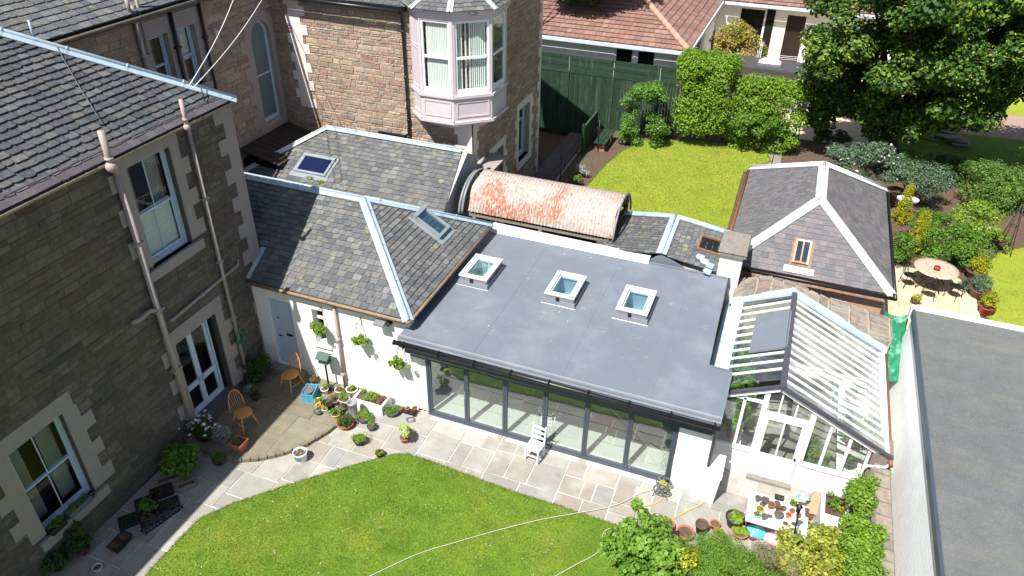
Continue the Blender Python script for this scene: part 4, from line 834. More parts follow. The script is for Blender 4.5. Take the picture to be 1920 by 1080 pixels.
# chimney
ch = T('chimney_stack', 'square white brick chimney with a concrete cap at the flat roof corner', 'chimney', (-.62, 20.6, 0))
mb = MB()
for j in range(19):
    z = 1.5+j*.125; o_ = .12*(j % 2)
    mb.box(-.97, -.32, 20.32, 21.3, z, z+.125, .5)
    for i in range(4):
        a = -.97-.1+o_+i*.24; a0, a1 = max(a, -.98), min(a+.228, -.31)
        if a1-a0 > .03: mb.box(a0, a1, 20.305, 20.33, z+.006, z+.119)
    for i in range(5):
        a = 20.2+o_+i*.24; a0, a1 = max(a, 20.31), min(a+.228, 21.3)
        if a1-a0 > .03: mb.box(-.33, -.305, a0, a1, z+.006, z+.119)
mb.part('stack', brick_w, ch)
mb = MB(); mb.box(-1.03, -.22, 20.2, 21.4, 3.74, 3.86); mb.hexa([(-1.06, 20.17, 3.86), (-.2, 20.17, 3.86), (-.2, 21.43, 3.86), (-1.06, 21.43, 3.86), (-1.04, 20.2, 3.93), (-.23, 20.2, 3.93), (-.23, 21.4, 3.95), (-1.04, 21.4, 3.95)]); mb.part('cap', concr, ch)
# ------------------------------------------------------------------ garage with purple slate hip roof
ga = T('stone_coach_house', 'square outbuilding with purple slate hip roof and pale ridge caps', 'coach house', (1.6, 25, .78))
A = [(-.85, 21.1, 3.0), (4.03, 21.1, 3.0), (4.03, 28.7, 3.0), (-.85, 28.7, 3.0)]; P1_, P2_ = (1.58, 23.55, 4.56), (1.58, 26.35, 4.56)
mb = MB(); f1 = slates(mb, [A[0], A[1], P1_], .26, .21, .02, .008); mb.part('south_roof', slate_p, ga)
mb = MB(); f2 = slates(mb, [A[1], A[2], P2_, P1_], .24, .2, .016, .006); mb.part('east_roof', slate_p, ga)
mb = MB(); f3 = slates(mb, [A[3], A[0], P1_, P2_], .24, .2, .016, .006); mb.part('west_roof', slate_p, ga)
mb = MB(); f4 = slates(mb, [A[2], A[3], P2_], .26, .21, .02, .008); mb.part('north_roof', slate_p, ga)
capm = mat('pale_ridge', [(214, 214, 212), (200, 202, 204)], rough=.7, nz=.08, stain=[((150, 130, 116), 4, .62, .08, .5)])
for a, b, n1, n2 in ((A[0], P1_, f1.N, f3.N), (A[1], P1_, f1.N, f2.N), (A[2], P2_, f2.N, f4.N), (A[3], P2_, f3.N, f4.N), (P1_, P2_, f2.N, f3.N)):
    mb = MB(); capping(mb, Vector(a)+Vector((0, 0, .02)), Vector(b)+Vector((0, 0, .02)), n1, n2, .17, .045); mb.part('ridge_cap', capm, ga)
mb = MB(); mb.box(-.7, 3.9, 21.3, 28.5, .78, 2.6)
for j in range(4):
    for i in range(22): mb.box(-.7+i*.21+(.1 if j % 2 else 0), -.7+i*.21+(.1 if j % 2 else 0)+.198, 21.28, 21.31, 2.48+j*.08, 2.55+j*.08)
    for i in range(36): mb.box(3.89, 3.92, 21.3+i*.2+(.1 if j % 2 else 0), 21.3+i*.2+(.1 if j % 2 else 0)+.188, 2.48+j*.08, 2.55+j*.08)
mb.box(-.7, 3.9, 21.3, 28.5, 2.6, 2.98); mb.part('wall', brick, ga)
mb = MB(); mb.tube([(-.85, 21.02, 2.93), (4.1, 21.02, 2.93)], .06, 8); mb.tube([(4.12, 21.0, 2.93), (4.12, 28.8, 2.93)], .06, 8); mb.part('gutter', black, ga)
mb = MB(); mb.tube([(-.93, 21.0, 2.95), (-.93, 28.8, 2.95)], .05, 8); mb.part('gutter', brown_g, ga)
q = [on(f1, *p) for p in ((1484, 493), (1523, 455))]
mb = MB(); a, b, c, d_ = q[0][0], q[1][0], q[0][1], q[1][1]; a, b = min(a, b), max(a, b); c, d_ = min(c, d_), max(c, d_)
ring(f1, mb, a, b, c, d_, .06, 0, .09); mb.fbox(f1, (a+b)/2-.02, (a+b)/2+.02, c, d_, .03, .085); o = mb.part('roof_window', mat('peeling_frame', [(214, 204, 190), (170, 116, 76), (206, 196, 180)], rough=.9, nz=.3, scale=16), ga)
mb = MB(); mb.fbox(f1, a+.05, b-.05, c+.05, d_-.05, .03, .04); mb.part('pane', mat('dark_pane', [(44, 58, 70)], rough=.1, nz=.3, scale=3, spec=.6), o)
mb = MB(); mb.fbox(f1, a-.07, a, c-.12, d_+.04, .02, .045); mb.fbox(f1, b, b+.09, c-.12, d_+.04, .02, .045); mb.fbox(f1, a-.14, b+.14, c-.22, c-.1, .02, .05, 0); mb.part('flashing', rustw, o)
mb = MB(); mb.fbox(f1, a-.2, b+.2, c-.34, c-.12, .03, .055); mb.part('apron', capm, o)
# ------------------------------------------------------------------ old stone garden wall with humped coping
gw = T('old_stone_wall', 'old sandstone wall with humped coping behind the greenhouse', 'wall', (1.8, 20.4, 0))
prof = [(-.4, 2.55), (0, 2.85), (.5, 3.0), (1.2, 2.98), (1.8, 2.8), (2.3, 2.66), (2.9, 2.6), (3.6, 2.5), (4.15, 2.42)]
def ph(x):
    for i in range(len(prof)-1):
        if prof[i][0] <= x <= prof[i+1][0]: t = (x-prof[i][0])/(prof[i+1][0]-prof[i][0]); return prof[i][1]*(1-t)+prof[i+1][1]*t
    return prof[-1][1]
FG = Fr((0, 19.76, 0), X, Zv, (0, -1, 0)); mb = MB(); mb.prism([(x, 19.76, 0) for x in (-.4,)]+[(4.15, 19.76, 0)]+[(x, 19.76, z-.02) for x, z in prof[::-1]], (0, 1.0, 0)); mb.part('core', mat('lime_mortar', [(160, 150, 136)], rough=1, nz=.25, scale=5, bump=.8), gw)
mb = MB(); x = -.4
while x < 4.1:
    wd = min(random.uniform(.26, .62), 4.15-x)
    y = 19.74
    while y < 20.7:
        dp = min(random.uniform(.28, .55), 20.77-y); j = lambda: random.uniform(-.02, .02); g = .014; h = random.uniform(.02, .06)
        c = [(x+g+j(), y+g+j()), (x+wd-g+j(), y+g+j()), (x+wd-g+j(), y+dp-g+j()), (x+g+j(), y+dp-g+j())]
        mb.add([(p[0], p[1], ph(p[0])-.12) for p in c]+[((p[0]*.9+.1*(x+wd/2)), p[1]*.9+.1*(y+dp/2), ph(p[0])+h+j()*.5) for p in c], [(4, 5, 6, 7), (0, 1, 5, 4), (1, 2, 6, 5), (2, 3, 7, 6), (3, 0, 4, 7)])
        y += dp
    x += wd
stones(mb, FG, -.38, 4.12, .3, 2.3, [], (.14, .28)); mb.part('stonework', mat('wall_sandstone', [(146, 137, 126), (134, 127, 119), (154, 144, 131), (130, 116, 108), (160, 151, 140), (112, 106, 101)], rough=1, nz=.3, scale=7, bump=1, stain=[((96, 84, 74), 3, .56, .12, .6), ((196, 184, 164), 6, .64, .08, .5)]), gw)
mb = MB(); FQ = Fr((4.2, 0, 0), Yv, Zv, X); mb.box(3.78, 4.18, 4, 15.25, 0, 1.55); stones(mb, Fr((3.78, 0, 0), Yv, Zv, (-1, 0, 0)), 8, 15.2, 0, 1.5); stones(mb, Fr((3.98, 15.28, 0), X, Zv, (0, 1, 0)), -.2, .2, 0, 1.5)
y = 5.
while y < 15.2:
    l_ = random.uniform(.3, .6); mb.hexa([(3.74, y, 1.5), (4.2, y, 1.5), (4.2, y+l_-.02, 1.5), (3.74, y+l_-.02, 1.5), (3.8, y+.01, 1.62+random.random()*.04), (4.14, y+.01, 1.62), (4.14, y+l_-.04, 1.62), (3.8, y+l_-.04, 1.64)]); y += l_
mb.box(3.7, 4.16, 15.26, 15.9, 0, 1.95)
mb.thing('boundary_wall', MATS['wall_sandstone'], 'low sandstone boundary wall running down from the greenhouse corner', 'wall')
# ------------------------------------------------------------------ greenhouse
gh = T('greenhouse', 'white timber greenhouse with a glazed pitched roof and half glazed front', 'greenhouse', (1.8, 17.5, 0))
GY, RX, RZ, EX, EZ, WX, WZ, GB = 15.35, 1.3, 3.25, 4.0, 1.95, -.33, 2.47, 19.66
FGh = Fr((0, GY, 0), X, Zv, (0, -1, 0))
mb = MB(); FGr = Fr((RX, 15.25, RZ), Yv, Vector((EX-RX, 0, EZ-RZ)), None); LR = Vector((EX-RX, 0, EZ-RZ)).length
def bars(mb, e0, e1, y0, y1, n_, w_=.034, h_=.055):
    for i in range(n_+1):
        y = y0+(y1-y0)*i/n_; mb.beam((e0[0], y, e0[1]), (e1[0], y, e1[1]), w_, h_, r=random.random())
bars(mb, (RX, RZ), (EX+.05, EZ-.03), 15.3, GB-.3, 13); bars(mb, (RX, RZ), (WX+.0, WZ), 16.05, GB, 10, .034)
for i in range(13): mb.box(3.5, 3.62, 15.35+i*.34, 15.5+i*.34, 2.1, 2.12) if False else None
mb.beam((EX, 15.25, EZ), (EX, GB, EZ), .09, .08); mb.beam((WX+.03, 15.9, WZ-.02), (WX+.03, GB, WZ-.02), .1, .08)
mb.part('glazing_bars', white_w, gh)
mb = MB(); mb.quad((RX, 15.3, RZ-.01), (EX, 15.3, EZ-.01), (EX, GB, EZ-.01), (RX, GB, RZ-.01), r=.5); mb.part('roof_glass', gh_glass, gh); mb = MB(); mb.quad((RX, 15.6, RZ-.01), (WX, 15.6, WZ-.01), (WX, GB, WZ-.01), (RX, GB, RZ-.01), r=.5); mb.part('roof_glass', ghl_glass, gh)
mb = MB(); mb.beam((RX, 15.2, RZ+.05), (RX, 19.61, RZ+.05), .14, .07); mb.beam((RX-.02, 15.26, RZ+.02), (EX+.12, 15.26, EZ-.02), .1, .07, up=(.43, 0, 1)); mb.beam((RX, 15.28, RZ+.02), (-.1, 15.28, RZ-.66+.0), .09, .06, up=(-.47, 0, 1)); mb.part('ridge', mat('dark_ridge_board', [(74, 72, 80)], rough=.5, nz=.15), gh)
mb = MB(); FL = Fr((WX, 15.6, WZ), Yv, Vector((RX-WX, 0, RZ-WZ)), Vector((-(RZ-WZ), 0, RX-WX))); mb.fbox(FL, 1.25, 3.0, .85, 1.83, .04, .1); mb.part('roof_vent', felt, gh, 'grey felted vent panel beside the ridge')
mb = MB(); mb.tube([(4.1, 15.05, 1.86), (4.1, 19.72, 1.86)], .055, 8); mb.part('gutter', brown_g, gh)
mb = MB(); mb.box(-.5, -.33, 15.9, 20.2, 2.28, 2.36); mb.hexa([(RX-.1, 19.56, RZ-.02), (EX+.1, 19.56, EZ-.02), (EX+.1, 19.78, EZ), (RX-.1, 19.78, RZ), (RX-.1, 19.56, RZ+.05), (EX+.1, 19.56, EZ+.05), (EX+.1, 19.8, EZ+.13), (RX-.1, 19.8, RZ+.13)])
mb.hexa([(WX-.1, 19.61, WZ-.02), (RX, 19.61, RZ-.02), (RX, 19.78, RZ), (WX-.1, 19.78, WZ), (WX-.1, 19.61, WZ+.05), (RX, 19.61, RZ+.05), (RX, 19.8, RZ+.13), (WX-.1, 19.8, WZ+.13)]); mb.part('flashing', lead, gh)
zr = lambda x: RZ-(x-RX)*(RZ-EZ)/(EX-RX) if x > RX else RZ-(RX-x)*(RZ-WZ)/(RX-WX)
mb = MB(); wall(mb, FGh, -.02, 4.0, 0, .86, [(1.0, 2.12, -1, 2)], .12); mb.fbox(FGh, -.04, 1.0, .86, .92, -.1, .04); mb.fbox(FGh, 2.12, 4.0, .86, .92, -.1, .04); mb.box(3.9, 4.02, 15.47, 19.72, 0, 1.9); mb.box(-.02, .06, 15.47, 19.72, 0, 2.0); mb.part('base_wall', render_w, gh)
mb = MB()
for x in (0.0, .5, .96, 2.12, 2.62, 3.12, 3.6): mb.fbox(FGh, x, x+(.13 if x in (.96, 2.12) else .07), .92 if x not in (.96, 2.12) else 0, zr(x)-.08, -.07, .014 if x in (.96, 2.12) else 0)
mb.fbox(FGh, 0, 4.0, 1.8, 1.85, -.06, -.02) if False else None
mb.fbox(FGh, 1.09, 2.12, 2.2, 2.3, -.07, .02); mb.beam((RX, 15.31, RZ-.09), (EX, 15.31, EZ-.09), .05, .12, up=(.43, 0, 1)); mb.beam((RX, 15.31, RZ-.09), (0, 15.31, zr(0)-.09), .05, .12, up=(-.43, 0, 1)); mb.fbox(FGh, 1.36, 1.4, 2.3, 2.98, -.06, -.02); mb.fbox(FGh, 1.75, 1.79, 2.3, 2.9, -.06, -.02); mb.fbox(FGh, 3.88, 4.0, .92, zr(3.9)-.05, -.07, 0)
mb.fbox(FGh, 0, .96, zr(0)-.1, zr(0)-.04, -.07, 0)
mb.part('front_frame', white, gh)
mb = MB(); mb.quad(FGh(0, .92, -.03), FGh(4, .92, -.03), FGh(4, zr(4)-.05, -.03), FGh(RX, RZ-.05, -.03), FGh(0, zr(0)-.05, -.03), r=.5); mb.part('front_glass', gf_glass, gh)
mb = MB(); ring(FGh, mb, 1.09, 2.11, .08, 2.19, .1, -.05, -.005); mb.fbox(FGh, 1.16, 2.02, .17, .85, -.045, -.012); mb.fbox(FGh, 1.57, 1.61, .85, 2.1, -.045, -.012); mb.fbox(FGh, 1.16, 2.02, .82, .9, -.05, -.006)
d = mb.part('door', white, gh); mb = MB(); mb.ball(FGh(2.05, 1.02, .04), .035, 8); mb.part('handle', black, d)
mb = MB(); mb.fbox(FGh, 1.02, 2.16, .0, .1, 0, .16); mb.part('doorstep', concr, gh)
mb = MB(); mb.tube([(4.08, 15.12, 1.82), (4.02, 15.14, 1.7), (3.66, 15.2, 1.55), (3.6, 15.21, 1.4), (3.6, 15.21, .12)], .032, 8); mb.part('downpipe', white, gh)
mb = MB(); mb.quad((.0, 15.4, .02), (3.95, 15.4, .02), (3.95, 19.72, .02), (.0, 19.72, .02)); mb.part('floor', concr, gh)
mb = MB()
for (x0, x1, y0, y1) in ((.08, .7, 15.6, 19.9), (3.1, 3.88, 15.6, 19.9), (.7, 3.1, 19.2, 19.9)):
    n_ = int((y1-y0)/.16) if y1-y0 > 1 else 4
    for i in range(n_): mb.box(x0, x1, y0+(y1-y0)*i/n_, y0+(y1-y0)*(i+.8)/n_, .78, .81)
    for x in (x0+.05, x1-.05):
        for y in (y0+.05, (y0+y1)/2, y1-.05): mb.box(x-.025, x+.025, y-.025, y+.025, 0, .78)
mb.thing('greenhouse_staging', white_w, 'slatted white staging round the inside of the greenhouse', 'shelf')
# green tarpaulin
nu, nv = 16, 22; vs_ = []
for i in range(nu+1):
    for k in range(nv+1):
        x = 3.98+.66*i/nu; y = 21.3-2.3*k/nv; zb = 2.3-(21.3-y)*.33
        vs_.append((x+.02*math.sin(k), y, zb+.05*math.sin(i*.9+k*.5)*math.sin(k*.7)+.04*random.random()-.12*math.sin(math.pi*i/nu)))
mb = MB(); mb.smooth = True; mb.add(vs_, [(i*(nv+1)+k, i*(nv+1)+k+1, (i+1)*(nv+1)+k+1, (i+1)*(nv+1)+k) for i in range(nu) for k in range(nv)], .5)
mb.thing('tarpaulin', mat('green_tarpaulin', [(44, 118, 88)], rough=.3, nz=.16, scale=3, spec=.6, stain=[((150, 200, 178), 2.2, .56, .12, .7), ((40, 116, 84), 1.5, .58, .1, .6)]), 'crumpled green tarpaulin between the old stone wall and the white garage', 'tarpaulin')
# ------------------------------------------------------------------ white flat roofed garage on the right
wg = T('flat_roofed_garage', 'long white walled garage with a grey mineral felt roof', 'garage', (10, 12, 0))
mb = MB(); mb.hexa([(4.36, 2, -.02), (18, 2, -.02), (18, 20.5, -.02), (4.4, 20.5, -.02), (4.6, 2, 2.86), (18, 2, 2.86), (18, 20.5, 2.86), (4.62, 20.5, 2.86)])  # foot splayed out, a slope added so the wall catches more sun
mb.part('wall', mat('streaked_white_wall', [(243, 246, 246)], rough=.9, nz=.05, bump=.5, bscale=12, stain=[((226, 232, 232), 1.6, .48, .2, .6, (1, 1, .35)), ((212, 206, 186), 1.2, .62, .1, .4, (1, 1, 1))]), wg)
mb = MB(); mb.box(4.57, 18, 1.95, 20.55, 2.86, 3.0)
y = 2.4
while y < 20.4: mb.hexa([(4.62, y, 3.0), (18, y-.3, 3.0), (18, y+.75, 3.0), (4.62, y+1.02, 3.0), (4.62, y, 3.003), (18, y-.3, 3.003), (18, y+.75, 3.012), (4.62, y+1.02, 3.012)]); y += 1.0
mb.part('roof', felt_g, wg)
mb = MB(); mb.box(4.53, 4.6, 1.9, 20.6, 2.82, 3.03); mb.part('edge_trim', anth, wg)
mb = MB(); mb.box(4.5, 18, 20.5, 20.68, 2.7, 3.06); mb.part('coping', white_w, wg)
# ------------------------------------------------------------------ bungalow, fence
bu = T('bungalow', 'white bungalow with brown pantile hip roofs beyond the green fence', 'bungalow', (-8, 42, .78))
ex0, ey0, ez0, kk, s_ = -5.2, 38.0, 4.6, 4.6, .5
mb = MB(); b1 = slates(mb, [(-17, ey0, ez0), (ex0, ey0, ez0), (ex0-kk, ey0+kk, ez0+kk*s_), (-17, ey0+kk, ez0+kk*s_)], .3, .34, .06, .004); mb.part('south_roof', pantile, bu)
mb = MB(); b2 = slates(mb, [(ex0, ey0, ez0), (ex0, 50.5, ez0), (ex0-kk, 50.5, ez0+kk*s_), (ex0-kk, ey0+kk, ez0+kk*s_)], .34, .36, .05, .004); mb.part('east_roof', pantile, bu)
mb = MB(); b3 = slates(mb, [(-8, 50.0, 4.6), (14, 50.0, 4.6), (14, 54.5, 6.8), (-8, 54.5, 6.8)], .3, .34, .07, .004); mb.part('rear_roof', pantile, bu)
mb = MB(); d_ = (Vector((ex0-kk, ey0+kk, ez0+kk*s_))-Vector((ex0, ey0, ez0)));
for i in range(16): mb.tube([Vector((ex0, ey0, ez0+.05))+d_*(i/16), Vector((ex0, ey0, ez0+.09))+d_*((i+1)/16)], [.17, .15], 8)
mb.part('hip_tiles', mat('hip_tile', [(180, 146, 130), (170, 136, 120)], rough=.9, nz=.12), bu)
mb = MB(); FBu = Fr((-17, 38.4, 0), X, Zv, (0, -1, 0)); wall(mb, FBu, 0, 11.5, .78, 4.5, [(8.0, 9.0, 3.3, 4.3), (9.15, 10.15, 3.3, 4.3)], .3); FBe = Fr((-5.5, 38.4, 0), Yv, Zv, X); wall(mb, FBe, .31, 12, .78, 4.5, [(4.5, 6.5, 1.8, 4.2)], .3)
FBr = Fr((-5.5, 50.6, 0), X, Zv, (0, -1, 0)); wall(mb, FBr, .1, 19, .78, 4.5, [(1.4, 3.0, 1.6, 4.2), (4.3, 5.4, .9, 4.0)], .3); mb.part('wall', render_w, bu)
mb = MB(); mb.fbox(FBr, 3.05, 3.55, 1.0, 4.2, 0, .05); mb.part('dark_shutter', dark, bu)
bgl = mat('black_glass', [(20, 22, 26)], rough=.06, nz=.05, spec=.6)
for F_, q_ in ((FBr, (1.4, 3.0, 1.6, 4.2)), (FBu, (8.0, 9.0, 3.3, 4.3)), (FBu, (9.15, 10.15, 3.3, 4.3)), (FBe, (4.5, 6.5, 1.8, 4.2))):
    mb = MB(); ring(F_, mb, *q_, .08, -.15, -.03); o = mb.part('window', white, bu); mb = MB(); mb.fbox(F_, q_[0]+.05, q_[1]-.05, q_[2]+.05, q_[3]-.05, -.12, -.11); mb.part('pane', bgl, o)
mb = MB(); mb.fbox(FBu, 7.9, 10.25, 3.2, 3.3, -.1, .06); mb.part('window_sill', white, bu)
mb = MB(); mb.fbox(FBr, 4.3, 5.4, .9, 4.0, -.2, -.1); mb.part('door', mat('dark_door', [(46, 34, 30)], rough=.5), bu); mb = MB(); mb.fbox(FBr, 4.2, 5.6, .78, 1.15, .0, .9); mb.fbox(FBr, 4.2, 5.6, .78, .95, .9, 1.4); mb.part('doorstep', sand_flag, bu)
mb = MB(); mb.box(-17, ex0+.1, 37.86, 38.0, 4.42, 4.58); mb.box(ex0-.02, ex0+.12, 38, 50, 4.42, 4.58); mb.box(-5, 14, 49.86, 50.0, 4.42, 4.58); mb.part('gutter', mat('pale_gutter', [(196, 206, 216)], rough=.5), bu)
gf = T('garden_fence', 'tall dark green board fence with a horizontal top band behind the back lawn', 'fence', (-9, 36, .78))
x = -13.0
while x < -5.15:
    n_ = min(x+2.3, -5.15); mb = MB(); a = x
    while a < n_-.03: b = min(a+.145, n_); mb.box(a+.004, b-.004, 36.0, 36.03+random.random()*.008, .3 if x < -8.8 else .8, 3.45); a = b
    mb.box(x, n_, 36.03, 36.07, 1.0, 1.1); mb.part('board_panel', green_p, gf); mb = MB()
    for k in range(5): mb.box(x+.01, n_-.01, 35.98+.01*(k % 2), 36.02, 3.45+k*.175, 3.615+k*.175)
    mb.part('top_band', green_p, gf); mb = MB(); mb.box(n_-.05, n_+.05, 35.94, 36.06, .3, 3.5); mb.part('post', green_p, gf); x = n_
# ------------------------------------------------------------------ trees, hedges and shrubs
def plant_thing(name, label, cat, base, blobs, n, size, mt, trunk=0., tips=None, group=None, extra=None, up=.35, asp=.55, shell=.5):
    t = T(name, label, cat, base, 0, group)
    foliage('crown' if trunk > .06 else 'foliage', blobs, n, size, mt, t, up=up, asp=asp, shell=shell)
    for (nm, bl, k, sz, m_) in (extra or []): foliage(nm, bl, k, sz, m_, t, up=.8, asp=.9, shell=.9)
    if trunk:
        tp = tips or random.sample([b[:3] for b in blobs], min(len(blobs), 7)); limbs(base, tp, trunk, bark, t, 'trunk' if trunk > .06 else 'stem')
    return t
lime_leaf = leafm('lime_tree_leaf', [(36, 66, 28), (52, 88, 32), (74, 110, 34), (44, 78, 30), (104, 136, 44), (136, 158, 56)], trans=.32)
bl = clumps((4.7, 37.0, 7.3), (4.7, 4.2, 5.2), 230, .75, surf=.72)
bl = [b for b in bl if b[2] > 1.9 and b[2] < 12.9 and not (b[0] > 8 and b[2] < 3.2)]
bl += clumps((1.7, 37.0, 4.0), (1.5, 1.2, 2.2), 26, .55, surf=.5)
t = plant_thing('lime_tree', 'large broad lime tree with dark dense crown shading the right hand gardens', 'tree', (5.2, 38.2, .8), bl, 100000, .2, lime_leaf, .3, random.sample([b[:3] for b in bl], 26), asp=.75, shell=.35)
foliage('bracts', [b for b in bl if b[1] < 38 and random.random() < .5], 9000, .16, leafm('pale_bract', [(158, 172, 70), (140, 160, 60), (176, 184, 90)], trans=.3), t, up=.8, shell=.85, asp=.4)
bl = clumps((12.5, 37.0, 7.5), (4.0, 4, 4.6), 80, .8, surf=.7)
plant_thing('lime_tree', 'second lime tree at the right edge whose branches hang over the gravel path', 'tree', (12.5, 37.6, .8), [b for b in bl if b[2] > 3.6], 20000, .22, lime_leaf, .3, asp=.75, shell=.35)
bl = clumps((-11.6, 39.6, 9.3), (2.8, 1.6, 3.1), 80, .7)+clumps((-11.2, 39.4, 7.0), (1.2, .8, .7), 16, .5)
plant_thing('garden_tree', 'dark tree overhanging the bungalow roof behind the villa', 'tree', (-14.2, 37.2, .8), bl, 26000, .2, plant_d, .2, [(-13.2, 38.6, 8.5), (-12.6, 39.2, 10), (-13.6, 38.2, 9.4)], asp=.7, shell=.4)
def hedge(name, label, box, n, size, mt, cr=.4, k=60, group=None, cat='hedge'):
    x0, x1, y0, y1, z0, z1 = box; out = []
    for i in range(k):
        s_ = cr*random.uniform(.8, 1.25); f = random.random(); x, y, z = random.uniform(x0+cr*.6, x1-cr*.6), random.uniform(y0+cr*.6, y1-cr*.6), random.uniform(z0+cr*.3, z1-cr*.6)
        if f < .4: y = y0+cr*.6
        elif f < .8: z = z1-cr*.6
        out.append((x, y, z, s_, s_, s_*.85))
    t = T(name, label, cat, ((x0+x1)/2, (y0+y1)/2, z0), 0, group); foliage('foliage', out, n, size, mt, t, shell=.5)
    mb = MB()
    for i in range(max(2, int((x1-x0)*2))):
        x = x0+.15+i*(x1-x0-.3)/max(1, int((x1-x0)*2)-1); mb.tube([(x, (y0+y1)/2, z0), (x+random.uniform(-.1, .1), (y0+y1)/2, z1-cr)], [.03, .012], 5)
    mb.part('stem', bark, t); return t
laurel = leafm('hedge_laurel', [(84, 122, 26), (106, 146, 34), (128, 164, 44), (70, 106, 24), (150, 178, 64)], trans=.3)
hedge('garden_hedge', 'tall rounded bright green hedge at the right end of the green fence', (-5.3, -2.5, 35.2, 37.2, 1.6, 5.0), 34000, .13, laurel, .5, 130)
hedge('garden_hedge', 'lower clipped green hedge between the tall rounded hedge and the lime tree', (-2.9, .9, 35.9, 37.4, .8, 4.1), 30000, .13, laurel, .45, 130)
bl = clumps((-1.2, 35.9, 1.9), (1.4, .8, 1.0), 34, .35, True); plant_thing('round_shrub', 'glossy green shrub low in front of the clipped hedge', 'shrub', (-1.2, 35.9, .8), bl, 7000, .13, plant_m, .05)
# rose arch
ra = T('garden_arch', 'leafy climber grown over a garden arch in front of the green fence', 'arch', (-6.3, 34.6, .8))
out = []
for k in range(46):
    a = random.random(); r_ = .3*random.uniform(.7, 1.3)
    if a < .3: p = (-7.1+random.gauss(0, .16), 34.5+random.gauss(0, .2), random.uniform(.9, 3))
    elif a < .6: p = (-5.6+random.gauss(0, .18), 34.7+random.gauss(0, .2), random.uniform(.9, 3))
    else: th = random.uniform(0, math.pi); p = (-6.35+math.cos(th)*.85, 34.6+random.gauss(0, .25), 2.9+math.sin(th)*.7)
    out.append((*p, r_, r_, r_))
foliage('foliage', out+[(-6.35+random.uniform(-.6, .6), 34.6, random.uniform(3.1, 3.6), .32, .32, .25) for _ in range(9)], 15000, .11, leafm('climber', [(70, 112, 40), (92, 134, 52), (110, 150, 62), (54, 92, 34)]), ra, shell=.3)
mb = MB()
for y in (34.3, 34.9): mb.tube([(-7.1, y, .8), (-7.1, y, 2.9)]+[(-6.35-.75*math.cos(math.pi*i/8), y, 2.9+.6*math.sin(math.pi*i/8)) for i in range(9)]+[(-5.6, y, 2.9), (-5.6, y, .8)], .025, 6)
mb.part('frame', black, ra)
sil = at(1615, 322, 2.3)
bl = clumps((sil.x, sil.y, 2.2), (1.6, 1.1, 1.4), 44, .34, True); plant_thing('silver_leaved_shrub', 'big silver green shrub behind the purple slate roof', 'shrub', (sil.x, sil.y, .8), bl, 8500, .17, plant_s, .06, asp=.32, extra=[('blossom', [b for b in bl if random.random() < .4], 130, .12, fl_white)])
def shrub(px, py, z, rad, n, size, mt, label, name='garden_shrub', cat='shrub', k=16, cr=None, stem=.03, extra=None, base=.8, asp=.55, hemi=True, group=None):
    p = at(px, py, z); bl = clumps((p.x, p.y, p.z), rad, k, cr or min(rad)*.45, hemi); g = (p.x, p.y, base)
    return plant_thing(name, label, cat, g, bl, n, size, mt, stem, asp=asp, extra=[(a, [b for b in bl if random.random() < .6], c, d, e) for a, c, d, e in (extra or [])], group=group)
for px, py, z, rd, lab in ((1722, 445, 1.5, (.42, .42, .85), 'golden conifer nearest the round table, the largest of the golden cones'), (1696, 388, 1.5, (.36, .36, .75), 'golden conifer farther back, next to the coach house eave')):
    p = at(px, py, z); t = T('golden_conifer', lab, 'conifer', (p.x, p.y, .8), 0, 'golden cone conifers beside the coach house')
    bl = []
    for i in range(60):
        f = random.random()**.8; th = random.uniform(0, 6.28); rr = rd[0]*(1-f*.85)*1.0; bl.append((p.x+rr*math.cos(th), p.y+rr*math.sin(th), .85+f*rd[2]*2, .13, .13, .2))
    foliage('foliage', bl, 3600, .085, plant_y, t, up=.9, asp=.3, shell=.3); mb = MB(); mb.tube([(p.x, p.y, .8), (p.x, p.y, 1.9)], [.04, .015], 6); mb.part('trunk', bark, t)
shrub(1790, 470, 1.3, (1.15, .9, .8), 8000, .1, plant_m, 'broad leafy green shrub right behind the round mosaic table', k=34, cr=.34)
shrub(1830, 420, 1.6, (.8, .7, .8), 3500, .1, plant_l, 'bright green shrub between the leafy shrub and the right hand hedge', k=18)
shrub(1730, 345, 1.8, (1.1, .8, .8), 5000, .09, plant_s, 'grey green twiggy shrub in front of the shaded grass', k=26, extra=[('blossom', 60, .07, leafm('petal_lilac', [(176, 150, 190), (196, 176, 206)], trans=.2))])
shrub(1695, 340, 1.3, (.5, .4, .5), 1500, .09, plant_l, 'small bright shrub at the back corner of the coach house', k=9)
shrub(1690, 470, 1.3, (.3, .6, .7), 2600, .09, plant_m, 'rose bush with pink blooms against the coach house wall', 'rose_bush', 'rose bush', k=14, cr=.25, extra=[('bloom', 40, .12, fl_pink)])
hedge('garden_hedge', 'long loose green hedge along the far side of the corner lawn', (7.6, 14.5, 33.2, 34.9, .8, 2.5), 22000, .1, leafm('loose_hedge', [(88, 122, 48), (108, 142, 60), (72, 104, 42), (128, 154, 76)]), .42, 110)
hedge('garden_hedge', 'dark shaded hedge strip behind the twiggy shrubs', (4.6, 8.2, 35.2, 36.2, .8, 2.0), 4500, .1, plant_d, .35, 40)
shrub(1545, 245, 1.3, (.6, .5, .5), 1600, .1, plant_d, 'small dark bush at the foot of the lime tree', k=8)
p = onY(1386, 72, 45.6); p.z = .8; bl = clumps((p.x, p.y, 2.7), (1.35, .8, 1.7), 46, .42, True)
plant_thing('trellis_bush', 'yellow and bronze bush climbing a white trellis before the bungalow porch', 'bush', (p.x, p.y, .8), bl, 11000, .14, leafm('yellow_green_bush', [(150, 158, 60), (128, 142, 50), (178, 158, 84), (170, 136, 92), (110, 132, 60)]), .05)
mb = MB()
